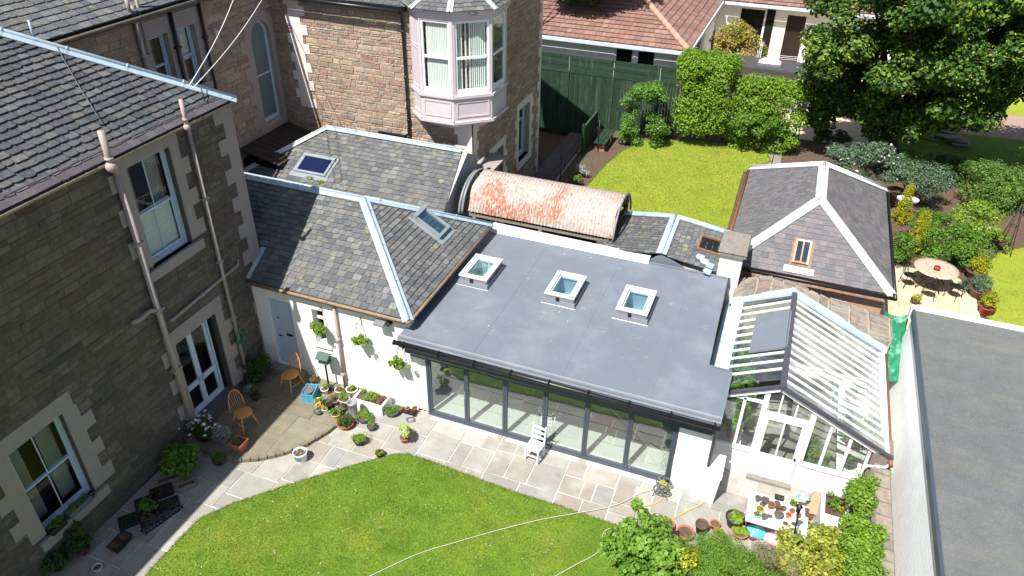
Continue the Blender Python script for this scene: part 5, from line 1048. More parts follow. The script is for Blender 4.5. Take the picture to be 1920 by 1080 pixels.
for i in range(7): mb.box(p.x+.75+i*.1, p.x+.79+i*.1, p.y-.4, p.y-.36, .8, 3.6); mb.box(p.x+.75, p.x+1.4, p.y-.37, p.y-.33, 1.0+i*.4, 1.05+i*.4)
mb.thing('trellis', white_w, 'narrow white trellis panel beside the bronze bush', 'trellis')
p = at(1400, 108, .9)
f = foliage('flower_bed', [(p.x-1.5+.35*i, p.y+.2*math.sin(i), 1.15, .3, .3, .25) for i in range(11)], 900, .13, fl_pink, up=.9); tag(f, 'row of pink bedding flowers behind the dark flat roof', 'flowers')
f = foliage('flower_bed', [(p.x+1.2+.4*i, p.y+.1, 1.2, .3, .3, .3) for i in range(6)], 500, .14, leafm('pale_foliage', [(196, 196, 120), (170, 180, 100), (220, 210, 160)]), up=.9); tag(f, 'pale yellow bedding plants by the bungalow steps', 'flowers')
# dark flat roof with dome, clothes lines
fr0 = T('flat_roofed_shed', 'dark flat roofed shed with a white dome light behind the hedge', 'shed', (-1.8, 43.2, .8))
mb = MB(); mb.box(-5.3, 1.2, 42.3, 44.0, .8, 2.9); mb.part('wall', render_g, fr0); mb = MB(); mb.box(-5.5, 1.3, 42.1, 44.15, 2.9, 3.02); mb.part('roof', mat('black_felt', [(72, 72, 76)], rough=.9, nz=.14), fr0)
dm = at(1443, 120, 3.05); mb = MB(); mb.box(dm.x-.62, dm.x+.62, dm.y-.4, dm.y+.4, 3.02, 3.16); o = mb.part('dome_light', galv, fr0); mb = MB(); n_ = 10; vs_ = []
for i in range(n_+1):
    for k in range(n_+1):
        u, v = i/n_*2-1, k/n_*2-1; vs_.append((dm.x+u*.56, dm.y+v*.36, 3.16+.2*max(0, (1-u*u))**.5*max(0, (1-v*v))**.5))
mb.smooth = True; mb.add(vs_, [(i*(n_+1)+k, (i+1)*(n_+1)+k, (i+1)*(n_+1)+k+1, i*(n_+1)+k+1) for i in range(n_) for k in range(n_)]); mb.part('dome', white, o)
for i, lab in enumerate(('nearest', 'second', 'third', 'farthest')):
    mb = MB(); mb.tube([Vector((-4.6, 45.2+i*.35, 2.9))+Vector((6.6*k/10, 0, -.22*math.sin(math.pi*k/10))) for k in range(11)], .011, 5); mb.thing('clothes_line', white, lab+' of the white clothes lines strung across the bungalow yard', 'clothes line', 'clothes lines in the bungalow yard')
# back garden bits
bench = T('green_bench', 'low green plank bench beside the fence screen and back lawn', 'bench', (-8.0, 33.6, .8))
mb = MB()
for i in range(3): mb.box(-8.35+i*.2, -8.17+i*.2, 32.9, 34.8, 1.22, 1.26)
mb.part('seat', green_p, bench)
for y in (33.1, 34.5): mb = MB(); mb.box(-8.25, -7.85, y, y+.22, .78, 1.22); mb.part('leg', brick, bench)
sc = T('board_screen', 'short dark green board screen standing at the edge of the sunken passage', 'screen', (-8.7, 33.4, .8))
mb = MB()
for i in range(14): mb.box(-8.74, -8.71, 32.4+i*.16, 32.55+i*.16, .7, 2.15)
mb.part('board_panel', green_p, sc); mb = MB(); mb.box(-8.8, -8.68, 32.3, 32.4, .3, 2.3); mb.box(-8.8, -8.68, 34.6, 34.7, .3, 2.3); mb.box(-8.77, -8.67, 32.35, 34.65, 2.15, 2.2); mb.part('frame', green_p, sc)
rl = T('handrail', 'thin black iron handrail above the sunken passage', 'railing', (-8.85, 29.5, .8))
mb = MB()
for y in (26.8, 29.4, 32.0): mb.tube([(-8.85, y, .75), (-8.85, y, 1.75)], .022, 6); mb.ball((-8.85, y, 1.8), .045, 6)
mb.part('post', black, rl); mb = MB(); mb.tube([(-8.85, 26.8, 1.65), (-8.85, 32.2, 1.65)], .016, 6); mb.tube([(-8.85, 26.8, 1.2), (-8.85, 32.2, 1.2)], .012, 6); mb.part('rail', black, rl)
mb = MB(); mb.tube([(-8.15, 33.0, .8), (-8.15, 33.0, 2.25)], .022, 6); mb.ball((-8.15, 33.0, 2.3), .05, 6); mb.thing('iron_post', black, 'slim black iron post in front of the green bench', 'post')
mb = MB(); mb.box(-9.0, -8.9, 22.6, 36.2, .0, .84); mb.thing('retaining_wall', concr, 'low concrete retaining wall along the sunken passage beside the villa', 'wall')
shrub(1090, 325, .95, (.3, .3, .4), 700, .08, plant_g, 'silvery white spiky plant by the black handrail', 'silver_plant', 'plant', k=7, stem=.01)
shrub(1078, 338, .95, (.4, .3, .25), 700, .09, plant_m, 'small green clump at the passage end of the back lawn', 'green_clump', 'plant', k=6, stem=.01)
shrub(1385, 256, .9, (.45, .2, .12), 260, .07, fl_pink, 'low mound of magenta flowers at the top edge of the back lawn', 'flower_clump', 'flowers', k=6, stem=.01)
mb = MB(); sp = at(1300, 250, .8); mb.lathe([(.16, 0), (.13, .05), (.08, .1), (.07, .4), (.12, .46), (.12, .5)], (sp.x, sp.y, .8), 10); mb.ball((sp.x, sp.y, 1.5), .13, 8, sz=1.6); mb.ball((sp.x, sp.y, 1.82), .085, 8); mb.thing('garden_ornament', concr, 'small weathered stone ornament in the shade under the tall hedge', 'ornament')
mb = MB(); mb.tube([(-.2, 33.3, .8), (-.1, 33.4, 2.6)], .02, 6); mb.thing('iron_post', black, 'slim black post beside the garden path at the back lawn corner', 'post')
mb = MB()
for k in range(26):
    x, y = random.uniform(5.6, 8.6), random.uniform(40.2, 42.6); a = random.uniform(-.4, .4); c_, s_ = math.cos(a), math.sin(a); w_, h_ = random.uniform(.3, .5), random.uniform(.2, .35)
    mb.prism([(x+u*c_-v*s_, y+u*s_+v*c_, .84+k*.012) for u, v in ((-w_, -h_), (w_, -h_), (w_, h_), (-w_, h_))], (0, 0, .04))
mb.thing('slab_pile', concr, 'untidy pile of grey paving slabs under the lime tree beside the gravel path', 'slabs')
ob2 = T('iron_obelisk', 'tall thin black plant obelisk at the edge of the corner lawn', 'obelisk', (8.75, 29.6, .8))
mb = MB()
for dx, dy in ((-.25, -.25), (.25, -.25), (.25, .25), (-.25, .25)): mb.tube([(8.75+dx, 29.6+dy, .8), (8.75+dx*.1, 29.6+dy*.1, 2.9)], .014, 5)
for z, q in ((1.3, .2), (2.0, .12)): mb.tube([(8.75+q*math.cos(a), 29.6+q*math.sin(a), z) for a in [i*math.pi/4 for i in range(9)]], .01, 5)
mb.part('frame', black, ob2)
mb = MB(); bt = at(1703, 372, 1.6); mb.disc(bt+Vector((0, 0, 0)), .42, 20, sy=.7); mb.disc(bt-Vector((0, 0, .05)), .42, 20, sy=.7); mb.tube([(bt.x, bt.y, .8), (bt.x, bt.y, 1.55)], .04, 8); mb.thing('bird_bath', MP['white'], 'pale round bird bath in the bed behind the golden conifers', 'bird bath')
# ------------------------------------------------------------------ round mosaic table and scrolled iron chairs
TX, TY, TZ = 6.0, 26.0, .82
tb = T('mosaic_table', 'round mosaic topped iron table on the sandstone patio', 'table', (TX, TY, TZ))
mb = MB(); mb.lathe([(.0, .72), (.7, .72), (.72, .735), (.72, .75), (.55, .755), (.0, .755)], (TX, TY, TZ), 30, .5); mb.part('tabletop', mat('mosaic_top', [(182, 160, 142)], rough=.6, nz=.12, scale=20, stain=[((170, 96, 70), 7, .6, .05, .7)]), tb)
mb = MB()
for k in range(4):
    a = k*math.pi/2+.5; c_, s_ = math.cos(a), math.sin(a); mb.tube([(TX+c_*.55, TY+s_*.55, TZ), (TX+c_*.35, TY+s_*.35, TZ+.3), (TX+c_*.2, TY+s_*.2, TZ+.5), (TX+c_*.6, TY+s_*.6, TZ+.72)], .016, 6); mb.part('leg', black, tb); mb = MB()
def iron_chair():
    t = T('iron_chair', '', 'chair', (0, 0, 0), 0, 'scrolled iron chairs round the mosaic table')
    mb = MB(); mb.lathe([(0, .44), (.2, .44), (.21, .45), (.2, .46), (0, .465)], (0, 0, 0), 14); mb.part('seat', black, t, world=False)
    mb = MB()
    for dx, dy in ((-.17, -.17), (.17, -.17), (.17, .17), (-.17, .17)): mb = MB(); mb.tube([(dx*1.25, dy*1.25, 0), (dx, dy, .44)], .013, 5); mb.part('leg', black, t, world=False)
    mb = MB()
    mb.tube([(-.19, .18, .44), (-.2, .24, .75), (-.12, .27, .93), (0, .28, .99), (.12, .27, .93), (.2, .24, .75), (.19, .18, .44)], .013, 6)
    for s_ in (-1, 1): mb.tube([(s_*(.09+.07*math.cos(a)), .25, .7+.1*math.sin(a)) for a in [i*.6 for i in range(11)]], .01, 5); mb.tube([(s_*.02, .22, .46), (s_*.03, .25, .6), (0, .27, .9)], .009, 5)
    mb.part('backrest', black, t, world=False); return t
ic = iron_chair()
for i, (a, lab) in enumerate(((-100, 'scrolled black iron chair on the near side of the round mosaic table'), (-160, 'scrolled black iron chair at the coach house side of the mosaic table'), (-35, 'scrolled black iron chair at the near right of the mosaic table'), (70, 'scrolled black iron chair on the far side of the mosaic table'))):
    c = ic if i == 0 else copy_tree(ic); r_ = R(a); c.location = (TX+math.cos(r_)*.82, TY+math.sin(r_)*.82, TZ); c.rotation_euler = (0, 0, r_-math.pi/2); c['label'] = lab
# ------------------------------------------------------------------ pots
def pot(loc, r_, h, key, label, plant=None, name='plant_pot', cat='plant pot', group=None, sq=False, taper=.72, extra=None):
    """plant: (material, radius, height, leaf size, leaf count, asp)"""
    loc = Vector(loc); t = T(name, label, cat, loc, 0, group); mb = MB(); n_ = 4 if sq else 18; k = 1.414 if sq else 1.
    mb.lathe([(r_*taper*k, 0), (r_*.98*k, h*.84), (r_*1.07*k, h*.84), (r_*1.09*k, h), (r_*.95*k, h), (r_*.9*k, h*.86), (r_*taper*.9*k, h*.5)], loc, n_, random.random(), rot=math.pi/4 if sq else 0); mb.disc(loc+Vector((0, 0, .005)), r_*taper, n_); mb.part('pot', MP[key], t)
    mb = MB(); mb.lathe([(r_*.92*k, h*.87), (0.001, h*.9)], loc, n_, rot=math.pi/4 if sq else 0); mb.part('soil', soil, t)
    if plant:
        mt, pr, phh, sz, n, asp = plant; pr *= 1.2; phh *= 1.25; n = int(n*1.5); bl = []
        for i in range(max(4, int(n/70))):
            a, q = random.uniform(0, 6.28), random.random()**.5*pr*.75; s_ = max(.035, pr*.42); bl.append((loc.x+q*math.cos(a), loc.y+q*math.sin(a), loc.z+h*.9+random.uniform(.2, 1)*phh*(1-.4*q/max(pr, .01)), s_, s_, max(.03, min(s_, phh*.4))))
        foliage('plant', bl, n, sz, mt, t, up=.6, asp=asp, shell=.3)
        mb = MB()
        for b in bl[:8]: mb.tube([(loc.x+(b[0]-loc.x)*.2, loc.y+(b[1]-loc.y)*.2, loc.z+h*.85), b[:3]], [.006, .003], 4)
        mb.part('stem', plant_d, t)
        for (nm, m2, k2, s2, rr, zz) in (extra or []): foliage(nm, [(loc.x+random.gauss(0, rr), loc.y+random.gauss(0, rr), loc.z+h+zz*random.uniform(.6, 1.1), .04, .04, .04) for _ in range(max(3, k2//5))], k2, s2, m2, t, up=1., asp=.9)
    return t
GP = 'potted plants clustered by the cottage downpipe'
def g(px, py, z=None): return at(px, py, .13 if z is None else z)
PL = lambda m_, r_=.13, h=.14, s_=.05, n=150, a=.5: (m_, r_, h, s_, n, a)
pot(g(610, 738), .11, .2, 'white', 'white pot with an upright bright green plant beside the blue crate', PL(plant_l, .12, .2), group=GP)
pot(g(598, 757), .12, .14, 'white', 'low white pot with yellow green leaves in front of the blue crate', PL(plant_l, .12, .15), group=GP)
pot(g(637, 737), .13, .15, 'white', 'white pot of red tinged leaves under the bird table', PL(plant_r, .14, .12, .05, 200), group=GP)
pot(g(628, 757), .13, .16, 'mauve', 'mauve pot of brown heather in the middle of the pot cluster', PL(plant_r, .16, .16, .04, 320, .3), group=GP)
pot(g(646, 755), .13, .15, 'cream', 'square cream planter with a tall lime green plant', PL(plant_l, .14, .26, .05, 260), group=GP, sq=True)
pot(g(602, 768), .1, .11, 'brown', 'small brown pot of orange flowers at the edge of the raised patio', PL(plant_m, .1, .08), group=GP, extra=[('bloom', mat('petal_orange', [(220, 150, 40)]), 40, .05, .06, .1)])
pot(g(618, 765), .09, .16, 'black', 'dark pot with a round dense green bush behind the aqua pot', PL(plant_d, .12, .14, .03, 300), group=GP)
pot(g(610, 773), .085, .14, 'white', 'small plain white pot between the slate blue bowl and the aqua pot', PL(plant_y, .07, .06), group=GP)
pot(g(597, 775), .12, .09, 'slateblue', 'slate blue bowl of succulents at the very edge of the raised patio', PL(plant_g, .09, .04, .03, 120), group=GP)
pot(g(620, 778), .08, .1, 'aqua', 'small aqua pot with a tiny green plant', PL(plant_m, .06, .05), group=GP)
pot(g(630, 781), .13, .12, 'yellow', 'yellow pot overflowing with green leaves', PL(plant_m, .15, .18, .06, 260), group=GP)
pot(g(643, 768), .13, .1, 'black', 'shallow black pot tucked behind the yellow pot', PL(plant_d, .1, .06), group=GP)
pot(at(648, 800), .24, .17, 'terra', 'wide terracotta bowl of upright dark leaves below the raised patio', PL(plant_d, .22, .22, .08, 420, .25), group=GP)
pot(at(661, 738, .1), .17, .2, 'white', 'ribbed white urn with yellow green foliage right of the downpipe', PL(plant_l, .13, .14), group=GP)
pot(at(684, 790), .2, .2, 'blue', 'glazed dark blue pot of feathery green leaves', PL(plant_l, .22, .14, .04, 700, .3), group=GP)
pot(at(698, 806), .13, .17, 'blue', 'small glazed navy pot standing in front of the larger dark blue pot', PL(plant_l, .1, .1), group=GP)
pot(at(735, 777), .22, .19, 'green', 'grey green bowl with a spreading green plant by the white trough', PL(plant_m, .2, .12, .05, 450), group=GP)
for x, lab, q in ((751, 'empty small terracotta pot, the one nearest the grey green bowl', None), (764, 'small terracotta pot with a pale cactus, the middle one of three', PL(plant_g, .05, .07, .03, 50)), (778, 'small terracotta pot nearest the folding doors', PL(plant_r, .04, .05, .03, 40))):
    pot(at(x, 770, .12), .075, .12, 'terra', lab, q, group='small terracotta pots on the low stand')
st = at(764, 775, 0); mb = MB(); mb.box(st.x-.32, st.x+.3, st.y-.1, st.y+.1, .09, .12)
for dx in (-.28, .26):
    for dy in (-.08, .08): mb.box(st.x+dx-.012, st.x+dx+.012, st.y+dy-.012, st.y+dy+.012, .02, .09)
mb.thing('plant_stand', black, 'low dark plant stand carrying three small terracotta pots', 'plant stand')
mb = MB(); st = at(770, 790); mb.tube([(st.x+.14*math.cos(i*.7)*(1-.02*i), st.y+.1*math.sin(i*.7), .04+.03*(i % 3)) for i in range(22)], .006, 5); mb.thing('wire_coil', black, 'tangled loop of thin black wire on the flagstones by the folding doors', 'wire')
PP = 'pots standing alone on the flagstones at the lawn edge'
pot(at(675, 832), .17, .2, 'black', 'dark grey pot of bright feathery green standing on the flagstones', PL(plant_l, .2, .13, .04, 700, .3), group=PP)
pot(at(760, 828), .14, .19, 'terra', 'terracotta pot with tall pale variegated foliage on the flagstones', PL(leafm('variegated', [(150, 172, 90), (186, 198, 130), (120, 150, 66)]), .2, .38, .09, 330, .6), group=PP)
pot(at(713, 856), .12, .16, 'black', 'small dark pot with a green tuft at the corner of the lawn', PL(plant_l, .1, .12, .04, 220, .3), group=PP)
# white trough, urn, bucket, crate
tr = at(697, 764, 0); tg = T('white_trough', 'rectangular white stone trough of mixed alpine plants against the cottage wall', 'trough', (tr.x, tr.y, .02))
mb = MB(); FT = Fr((tr.x, tr.y+.05, .02), X, Yv, Zv); ring(FT, mb, -.5, .5, -.28, .28, .07, 0, .34); mb.box(tr.x-.44, tr.x+.44, tr.y-.2, tr.y+.3, .02, .1); mb.part('trough', white_w, tg)
mb = MB(); mb.box(tr.x-.43, tr.x+.43, tr.y-.17, tr.y+.27, .1, .3); mb.part('soil', soil, tg)
foliage('plants', [(tr.x+random.uniform(-.4, .1), tr.y+.05+random.uniform(-.18, .2), .4, .1, .1, .08) for _ in range(12)], 700, .05, plant_l, tg); foliage('plants', [(tr.x+random.uniform(0, .42), tr.y+.05+random.uniform(-.18, .2), .38, .09, .09, .06) for _ in range(10)], 500, .045, plant_r, tg)
u_ = at(664, 785, 0.02); mb = MB(); mb.lathe([(.15, 0), (.15, .03), (.12, .06), (.13, .4), (.14, .6), (.155, .62), (.155, .66), (.12, .66), (.11, .5)], u_, 18); mb.disc(u_+Vector((0, 0, .55)), .115); mb.thing('tall_planter', galv, 'tall grey patterned cylinder planter standing among the pots', 'planter')
bk = at(565, 862, .02); bt_ = T('white_bucket', 'white plastic tub with a blue wave print, full of stones, on the flagstones', 'bucket', bk)
mb = MB(); mb.lathe([(.15, 0), (.185, .27), (.195, .27), (.195, .3), (.175, .3), (.17, .24)], bk, 24); mb.disc(bk, .15, 24); mb.part('tub', MP['white'], bt_)
mb = MB()
for k in range(8):
    a = -2.25+k*.17; z0 = .09+.025*math.sin(k*1.3); mb.quad(*[bk+Vector(((.158+(z/.27)*.03)*math.cos(b), (.158+(z/.27)*.03)*math.sin(b), z)) for b, z in ((a, z0), (a+.17, z0+.01), (a+.17, z0+.08), (a, z0+.075))])
mb.part('print', mat('blue_print', [(30, 130, 190)], nz=.02), bt_)
mb = MB()
for k in range(40): mb.ball(bk+Vector((random.uniform(-.12, .12), random.uniform(-.12, .12), .24+random.random()*.05)), random.uniform(.02, .035), 5)
mb.part('stones', flag, bt_); foliage('leaf_litter', [(bk.x, bk.y, bk.z+.3, .13, .13, .03)], 120, .05, plant_r, bt_)
cb = at(583, 745, .13); ctt = T('blue_crate', 'blue plastic crate standing beside the wooden chair', 'crate', cb, R(14))
mb = MB(); FT = Fr((0, 0, 0), X, Yv, Zv)
for k in range(5): ring(FT, mb, -.17, .17, -.24, .24, .018, k*.06, k*.06+.04)
for (x, y) in ((-.16, -.23), (.16, -.23), (.16, .23), (-.16, .23), (0, -.235), (0, .235)): mb.box(x-.02, x+.02, y-.012, y+.012, 0, .29)
ring(FT, mb, -.18, .18, -.25, .25, .025, .27, .31); mb.part('crate', crate_b, ctt, world=False)
mb = MB(); q = Vector((cb.x-.02, cb.y-.06, cb.z+.1)); mb.lathe([(.12, 0), (.16, .22), (.175, .22), (.175, .24), (.15, .24), (.145, .18)], q, 22); mb.disc(q+Vector((0, 0, .18)), .146, 22); mb.thing('black_tub', MP['grey'], 'round tub with a pale rim sitting inside the blue crate', 'tub')
pot(g(589, 716), .12, .12, 'brown', 'pot of dry brown foliage against the cottage wall behind the crate', PL(plant_r, .14, .16, .06, 260, .4))
# bird table
bp = at(617, 727, .13); bt2 = T('bird_table', 'small dark green bird table on a post beside the white wall', 'bird table', bp)
mb = MB(); mb.tube([bp, bp+Vector((0, 0, 1.0))], .03, 8); mb.lathe([(.16, 0), (.1, .06), (.04, .1)], bp, 8); mb.part('post', green_p, bt2)
gb = mat('bird_table_green', [(70, 92, 84)], rough=.6); q = bp+Vector((0, 0, 1.0)); mb = MB(); mb.box(q.x-.16, q.x+.16, q.y-.12, q.y+.12, q.z, q.z+.03)
for dx in (-.13, .13):
    for dy in (-.09, .09): mb.box(q.x+dx-.015, q.x+dx+.015, q.y+dy-.015, q.y+dy+.015, q.z, q.z+.2)
mb.part('tray', gb, bt2); mb = MB(); mb.prism([(q.x-.2, q.y-.18, q.z+.18), (q.x-.2, q.y, q.z+.32), (q.x-.2, q.y+.18, q.z+.18), (q.x-.2, q.y+.18, q.z+.2), (q.x-.2, q.y, q.z+.345), (q.x-.2, q.y-.18, q.z+.2)], (.4, 0, 0)); mb.part('roof', gb, bt2)
# hanging baskets
for (px, py, r_, lab) in ((598, 617, .22, 'hanging basket of green trailing plants beside the small cottage window, the fullest of three'), (671, 638, .19, 'hanging basket between the cottage downpipe and the flat roof corner'), (748, 684, .2, 'hanging basket nearest the folding doors under the flat roof edge')):
    p = onY(px, py, 14.08); t = T('hanging_basket', lab, 'hanging basket', p, 0, 'hanging baskets on the white cottage wall')
    mb = MB(); mb.lathe([(.01, -r_*.75), (r_*.45, -r_*.62), (r_*.7, -r_*.35), (r_*.8, 0)], p, 14); mb.part('basket', MP['black'], t)
    foliage('plants', [(p.x+random.gauss(0, r_*.55), p.y+random.gauss(0, r_*.4), p.z+random.uniform(-.06, .16), r_*.42, r_*.42, r_*.42) for _ in range(16)], 1000, .065, plant_l, t, shell=.3)
    mb = MB(); h = p+Vector((0, 0, .48))
    for a in (0, 2.1, 4.2): mb.tube([p+Vector((r_*.75*math.cos(a), r_*.7*math.sin(a), 0)), h], .005, 4)
    mb.part('chain', black, t); mb = MB(); mb.tube([(p.x, 14.34, h.z+.12), (p.x, 14.0, h.z+.06), (p.x, 14.05, h.z)], .009, 5); mb.tube([(p.x, 14.34, h.z+.14), (p.x, 14.34, h.z-.16), (p.x, 14.1, h.z+.07)], .009, 5); mb.part('bracket', black, t)
# ------------------------------------------------------------------ chairs
def windsor():
    t = T('windsor_chair', '', 'chair', (0, 0, 0), 0, 'hoop backed wooden chairs on the raised patio'); mb = MB()
    mb.lathe([(.0, .41), (.17, .41), (.2, .425), (.205, .435), (.19, .45), (0, .445)], (0, 0, 0), 20, .5, sx=1.0, sy=1.05); mb.part('seat', oak, t, world=False)
    for sx, sy in ((-1, -1), (1, -1), (1, 1), (-1, 1)):
        mb = MB(); mb.tube([(sx*.13, sy*.14, .42), (sx*.17, sy*.18, .22), (sx*.21, sy*.23, 0)], [.017, .02, .012], 7); mb.part('leg', oak, t, world=False)
    mb = MB(); mb.tube([(-.17, -.15, .2), (-.17, .16, .2)], .009, 6); mb.tube([(.17, -.15, .2), (.17, .16, .2)], .009, 6); mb.tube([(-.17, 0, .2), (.17, 0, .2)], .009, 6); mb.part('stretcher', oak, t, world=False)
    hoop = lambda a: Vector((.19*math.cos(a)*(1.0 if math.sin(a) > .2 else .96), .16+.13*(.44+.5*max(0, math.sin(a)))-.03, .44+.5*max(0, math.sin(a))**.8))
    mb = MB(); mb.tube([hoop(math.pi*i/16) for i in range(17)], .013, 7); mb.part('back_hoop', oak, t, world=False); mb = MB()
    for i in range(7):
        x = (i-3)*.043; a = math.acos(max(-1, min(1, x*1.25/.19))); h = hoop(a); mb.tube([(x, .15, .44), (h.x, h.y, h.z)], .0065, 5)
    mb.part('spindles', oak, t, world=False); return t
wc = windsor(); p = at(549, 728, .135); wc.location = p; wc.rotation_euler = (0, 0, R(-12)); wc['label'] = 'hoop backed wooden chair half in sun beside the blue crate'; wc.scale = (1.22, 1.22, 1.26)
c2 = copy_tree(wc); c2.location = at(462, 800, .135); c2.rotation_euler = (0, 0, R(72)); c2['label'] = 'hoop backed wooden chair in the shade in front of the french doors'
p = at(1002, 858, .03); wch = T('white_chair', 'white painted ladder back chair standing before the folding doors', 'chair', p, R(-8))
mb = MB(); mb.box(-.21, .21, -.2, .2, .43, .46); mb.part('seat', white, wch, world=False)
for x in (-.19, .19): mb = MB(); mb.box(x-.018, x+.018, -.2, -.165, 0, .43); mb.part('leg', white, wch, world=False); mb = MB(); mb.beam((x, .18, 0), (x, .19, .46), .036, .036); mb.beam((x, .19, .46), (x, .26, 1.0), .036, .036); mb.part('leg', white, wch, world=False)
mb = MB(); mb.box(-.19, .19, -.19, -.17, .2, .23); mb.box(-.19, .19, .17, .19, .2, .23); mb.box(-.2, -.18, -.18, .18, .15, .18); mb.box(.18, .2, -.18, .18, .15, .18); mb.part('stretcher', white, wch, world=False)
mb = MB()
for z in (.58, .74, .9): mb.beam((-.19, .205+(z-.46)*.13, z), (.19, .205+(z-.46)*.13, z), .02, .06)
mb.part('back_slats', white, wch, world=False)
# ------------------------------------------------------------------ shaded pots along the house wall
HW = 'pots along the foot of the stone house wall'
pot(at(486, 712, .13), .22, .22, 'brown', 'large potted evergreen bush in the corner by the blue door', PL(plant_d, .36, .6, .09, 1500, .5), group=HW)
pot(at(468, 735, .13), .16, .14, 'mauve', 'low planter of small white flowers below the green hose coil', PL(plant_g, .16, .08), group=HW)
pot(at(480, 748, .13), .14, .16, 'brown', 'brown pot with dark leaves in front of the white flowered planter', PL(plant_d, .16, .12, .05, 250), group=HW)
pot(at(385, 822, .13), .22, .2, 'black', 'large black pot of tall white daisies beside the french doors', PL(plant_d, .3, .42, .07, 1100, .3), group=HW, extra=[('bloom', fl_white, 160, .07, .2, .5)])
pot(at(418, 826, .13), .19, .24, 'mauve', 'mauve trough of silver leaved plants left of the wooden chair', PL(plant_g, .22, .26, .06, 700, .3), group=HW, sq=True)
pot(at(451, 842, .13), .17, .3, 'terra', 'square terracotta planter in front of the wooden chair', PL(plant_m, .12, .1, .05, 180), group=HW, sq=True)
pot(at(412, 868), .17, .17, 'black', 'round dark pot with a neat green bush on the shaded flagstones', PL(plant_m, .17, .16, .05, 480, .35), group=HW)
pot(at(345, 888), .22, .2, 'grey', 'big leafy raspberry plant in a grey pot against the house wall', PL(plant_m, .42, .62, .12, 900, .7), group=HW)
for (px, py, l_, lab) in ((322, 902, .62, 'long pale trough nearest the house wall'), (352, 914, .42, 'small pale trough of brown soil next to the long trough')):
    p = at(px, py, .02); t = T('seed_trough', lab, 'trough', p, R(52)); mb = MB(); FT = Fr((0, 0, 0), X, Yv, Zv); ring(FT, mb, -l_/2, l_/2, -.1, .1, .02, 0, .15); mb.part('trough', MP['mauve'], t, world=False); mb = MB(); mb.box(-l_/2+.02, l_/2-.02, -.08, .08, .0, .11); mb.part('soil', soil, t, world=False)
k = 0
for (px, py, lab) in ((246, 978, 'seedling tray at the near left corner of the tray block'), (276, 945, 'seedling tray with a taller green shoot in the middle of the tray block'), (304, 925, 'seedling tray at the far end of the tray block'), (286, 976, 'black seedling tray on the lawn side, near end'), (316, 950, 'black seedling tray on the lawn side, far end')):
    p = at(px, py, .02); t = T('seedling_tray', lab, 'tray', p, R(52), 'black seedling trays in the shade below the house wall'); mb = MB(); FT = Fr((0, 0, 0), X, Yv, Zv); ring(FT, mb, -.27, .27, -.19, .19, .015, 0, .1); mb.box(-.25, .25, -.17, .17, 0, .07); mb.part('tray', MP['black'], t, world=False)
    f = foliage('seedlings', [(random.uniform(-.22, .22), random.uniform(-.14, .14), .11, .04, .04, .04) for _ in range(16)], 170, .045, plant_r if k % 2 else plant_d, None); f.parent = t; k += 1
pot(at(283, 960, .06), .13, .16, 'black', 'black pot with a small shrub standing among the seedling trays', PL(plant_m, .2, .22, .07, 300))
mb = MB(); a, b = at(268, 1000, .02), at(340, 948, .02)
tp = T('pot_tray', 'tray packed with rows of little round black pots at the lawn side', 'tray', a); mb.beam(a+Vector((0, 0, .01)), b+Vector((0, 0, .01)), .22, .02); mb.part('tray', MP['black'], tp); mb = MB()
for i in range(12):
    for s_ in (-.05, .05): c = a.lerp(b, (i+.5)/12)+Vector((s_, -s_*.8, .02)); mb.lathe([(.03, 0), (.042, .07), (.036, .07), (.034, .05)], c, 9)
mb.part('pots', MP['grey'], tp)
for (px, py, lab) in ((221, 1030, 'nearer of the two square black planters on the path'), (234, 1016, 'farther of the two square black planters on the path')): pot(at(px, py, .02), .14, .2, 'black', lab, PL(plant_r, .08, .05, .04, 50), sq=True, group='square black planters on the path')
pot(at(158, 1035), .17, .17, 'red', 'red rimmed pot with a climbing leafy plant below the window', PL(plant_d, .22, .7, .09, 600, .6), group=HW)
pot(at(112, 1062), .22, .2, 'green', 'large dark green pot of dense leaves at the bottom left', PL(plant_d, .34, .4, .09, 900, .6), group=HW)
pot(at(185, 1070), .1, .14, 'white', 'small empty white pot on a green saucer', None, group=HW)
for (y0, y1, lab, mt_, k_) in ((6.55, 6.95, 'rounded dark planter of bright leaves on the near end of the window sill', plant_m, 'black'), (7.05, 7.66, 'long grey window box of green leaves on the sill', plant_m, 'grey')):
    t = T('window_box', lab, 'window box', (-13.55, (y0+y1)/2, 1.03)); mb = MB(); FT = Fr((-13.55, 0, 1.03), X, Yv, Zv); ring(FT, mb, -.1, .1, y0, y1, .018, 0, .16); mb.box(-13.63, -13.47, y0+.02, y1-.02, 1.03, 1.15); mb.part('box', MP[k_], t)
    foliage('plants', [(-13.55+random.uniform(-.07, .07), random.uniform(y0+.05, y1-.05), 1.23, .06, .06, .06) for _ in range(14)], 500, .05, mt_, t)
pot((-13.52, 7.75, 1.03), .06, .1, 'grey', 'little grey pot at the far end of the window sill', None)
mb = MB(); hc = Vector((-13.42, 13.28, 2.0))
for k in range(5): mb.tube([hc+Vector((.01*k, .13*math.cos(a), .2*math.sin(a)-.1+.01*k)) for a in [i*math.pi/6 for i in range(13)]], .012, 5)
mb.thing('hose_coil', mat('green_hose', [(40, 150, 96)], rough=.4), 'bright green hose coil hung on the thinner drainpipe', 'hose')
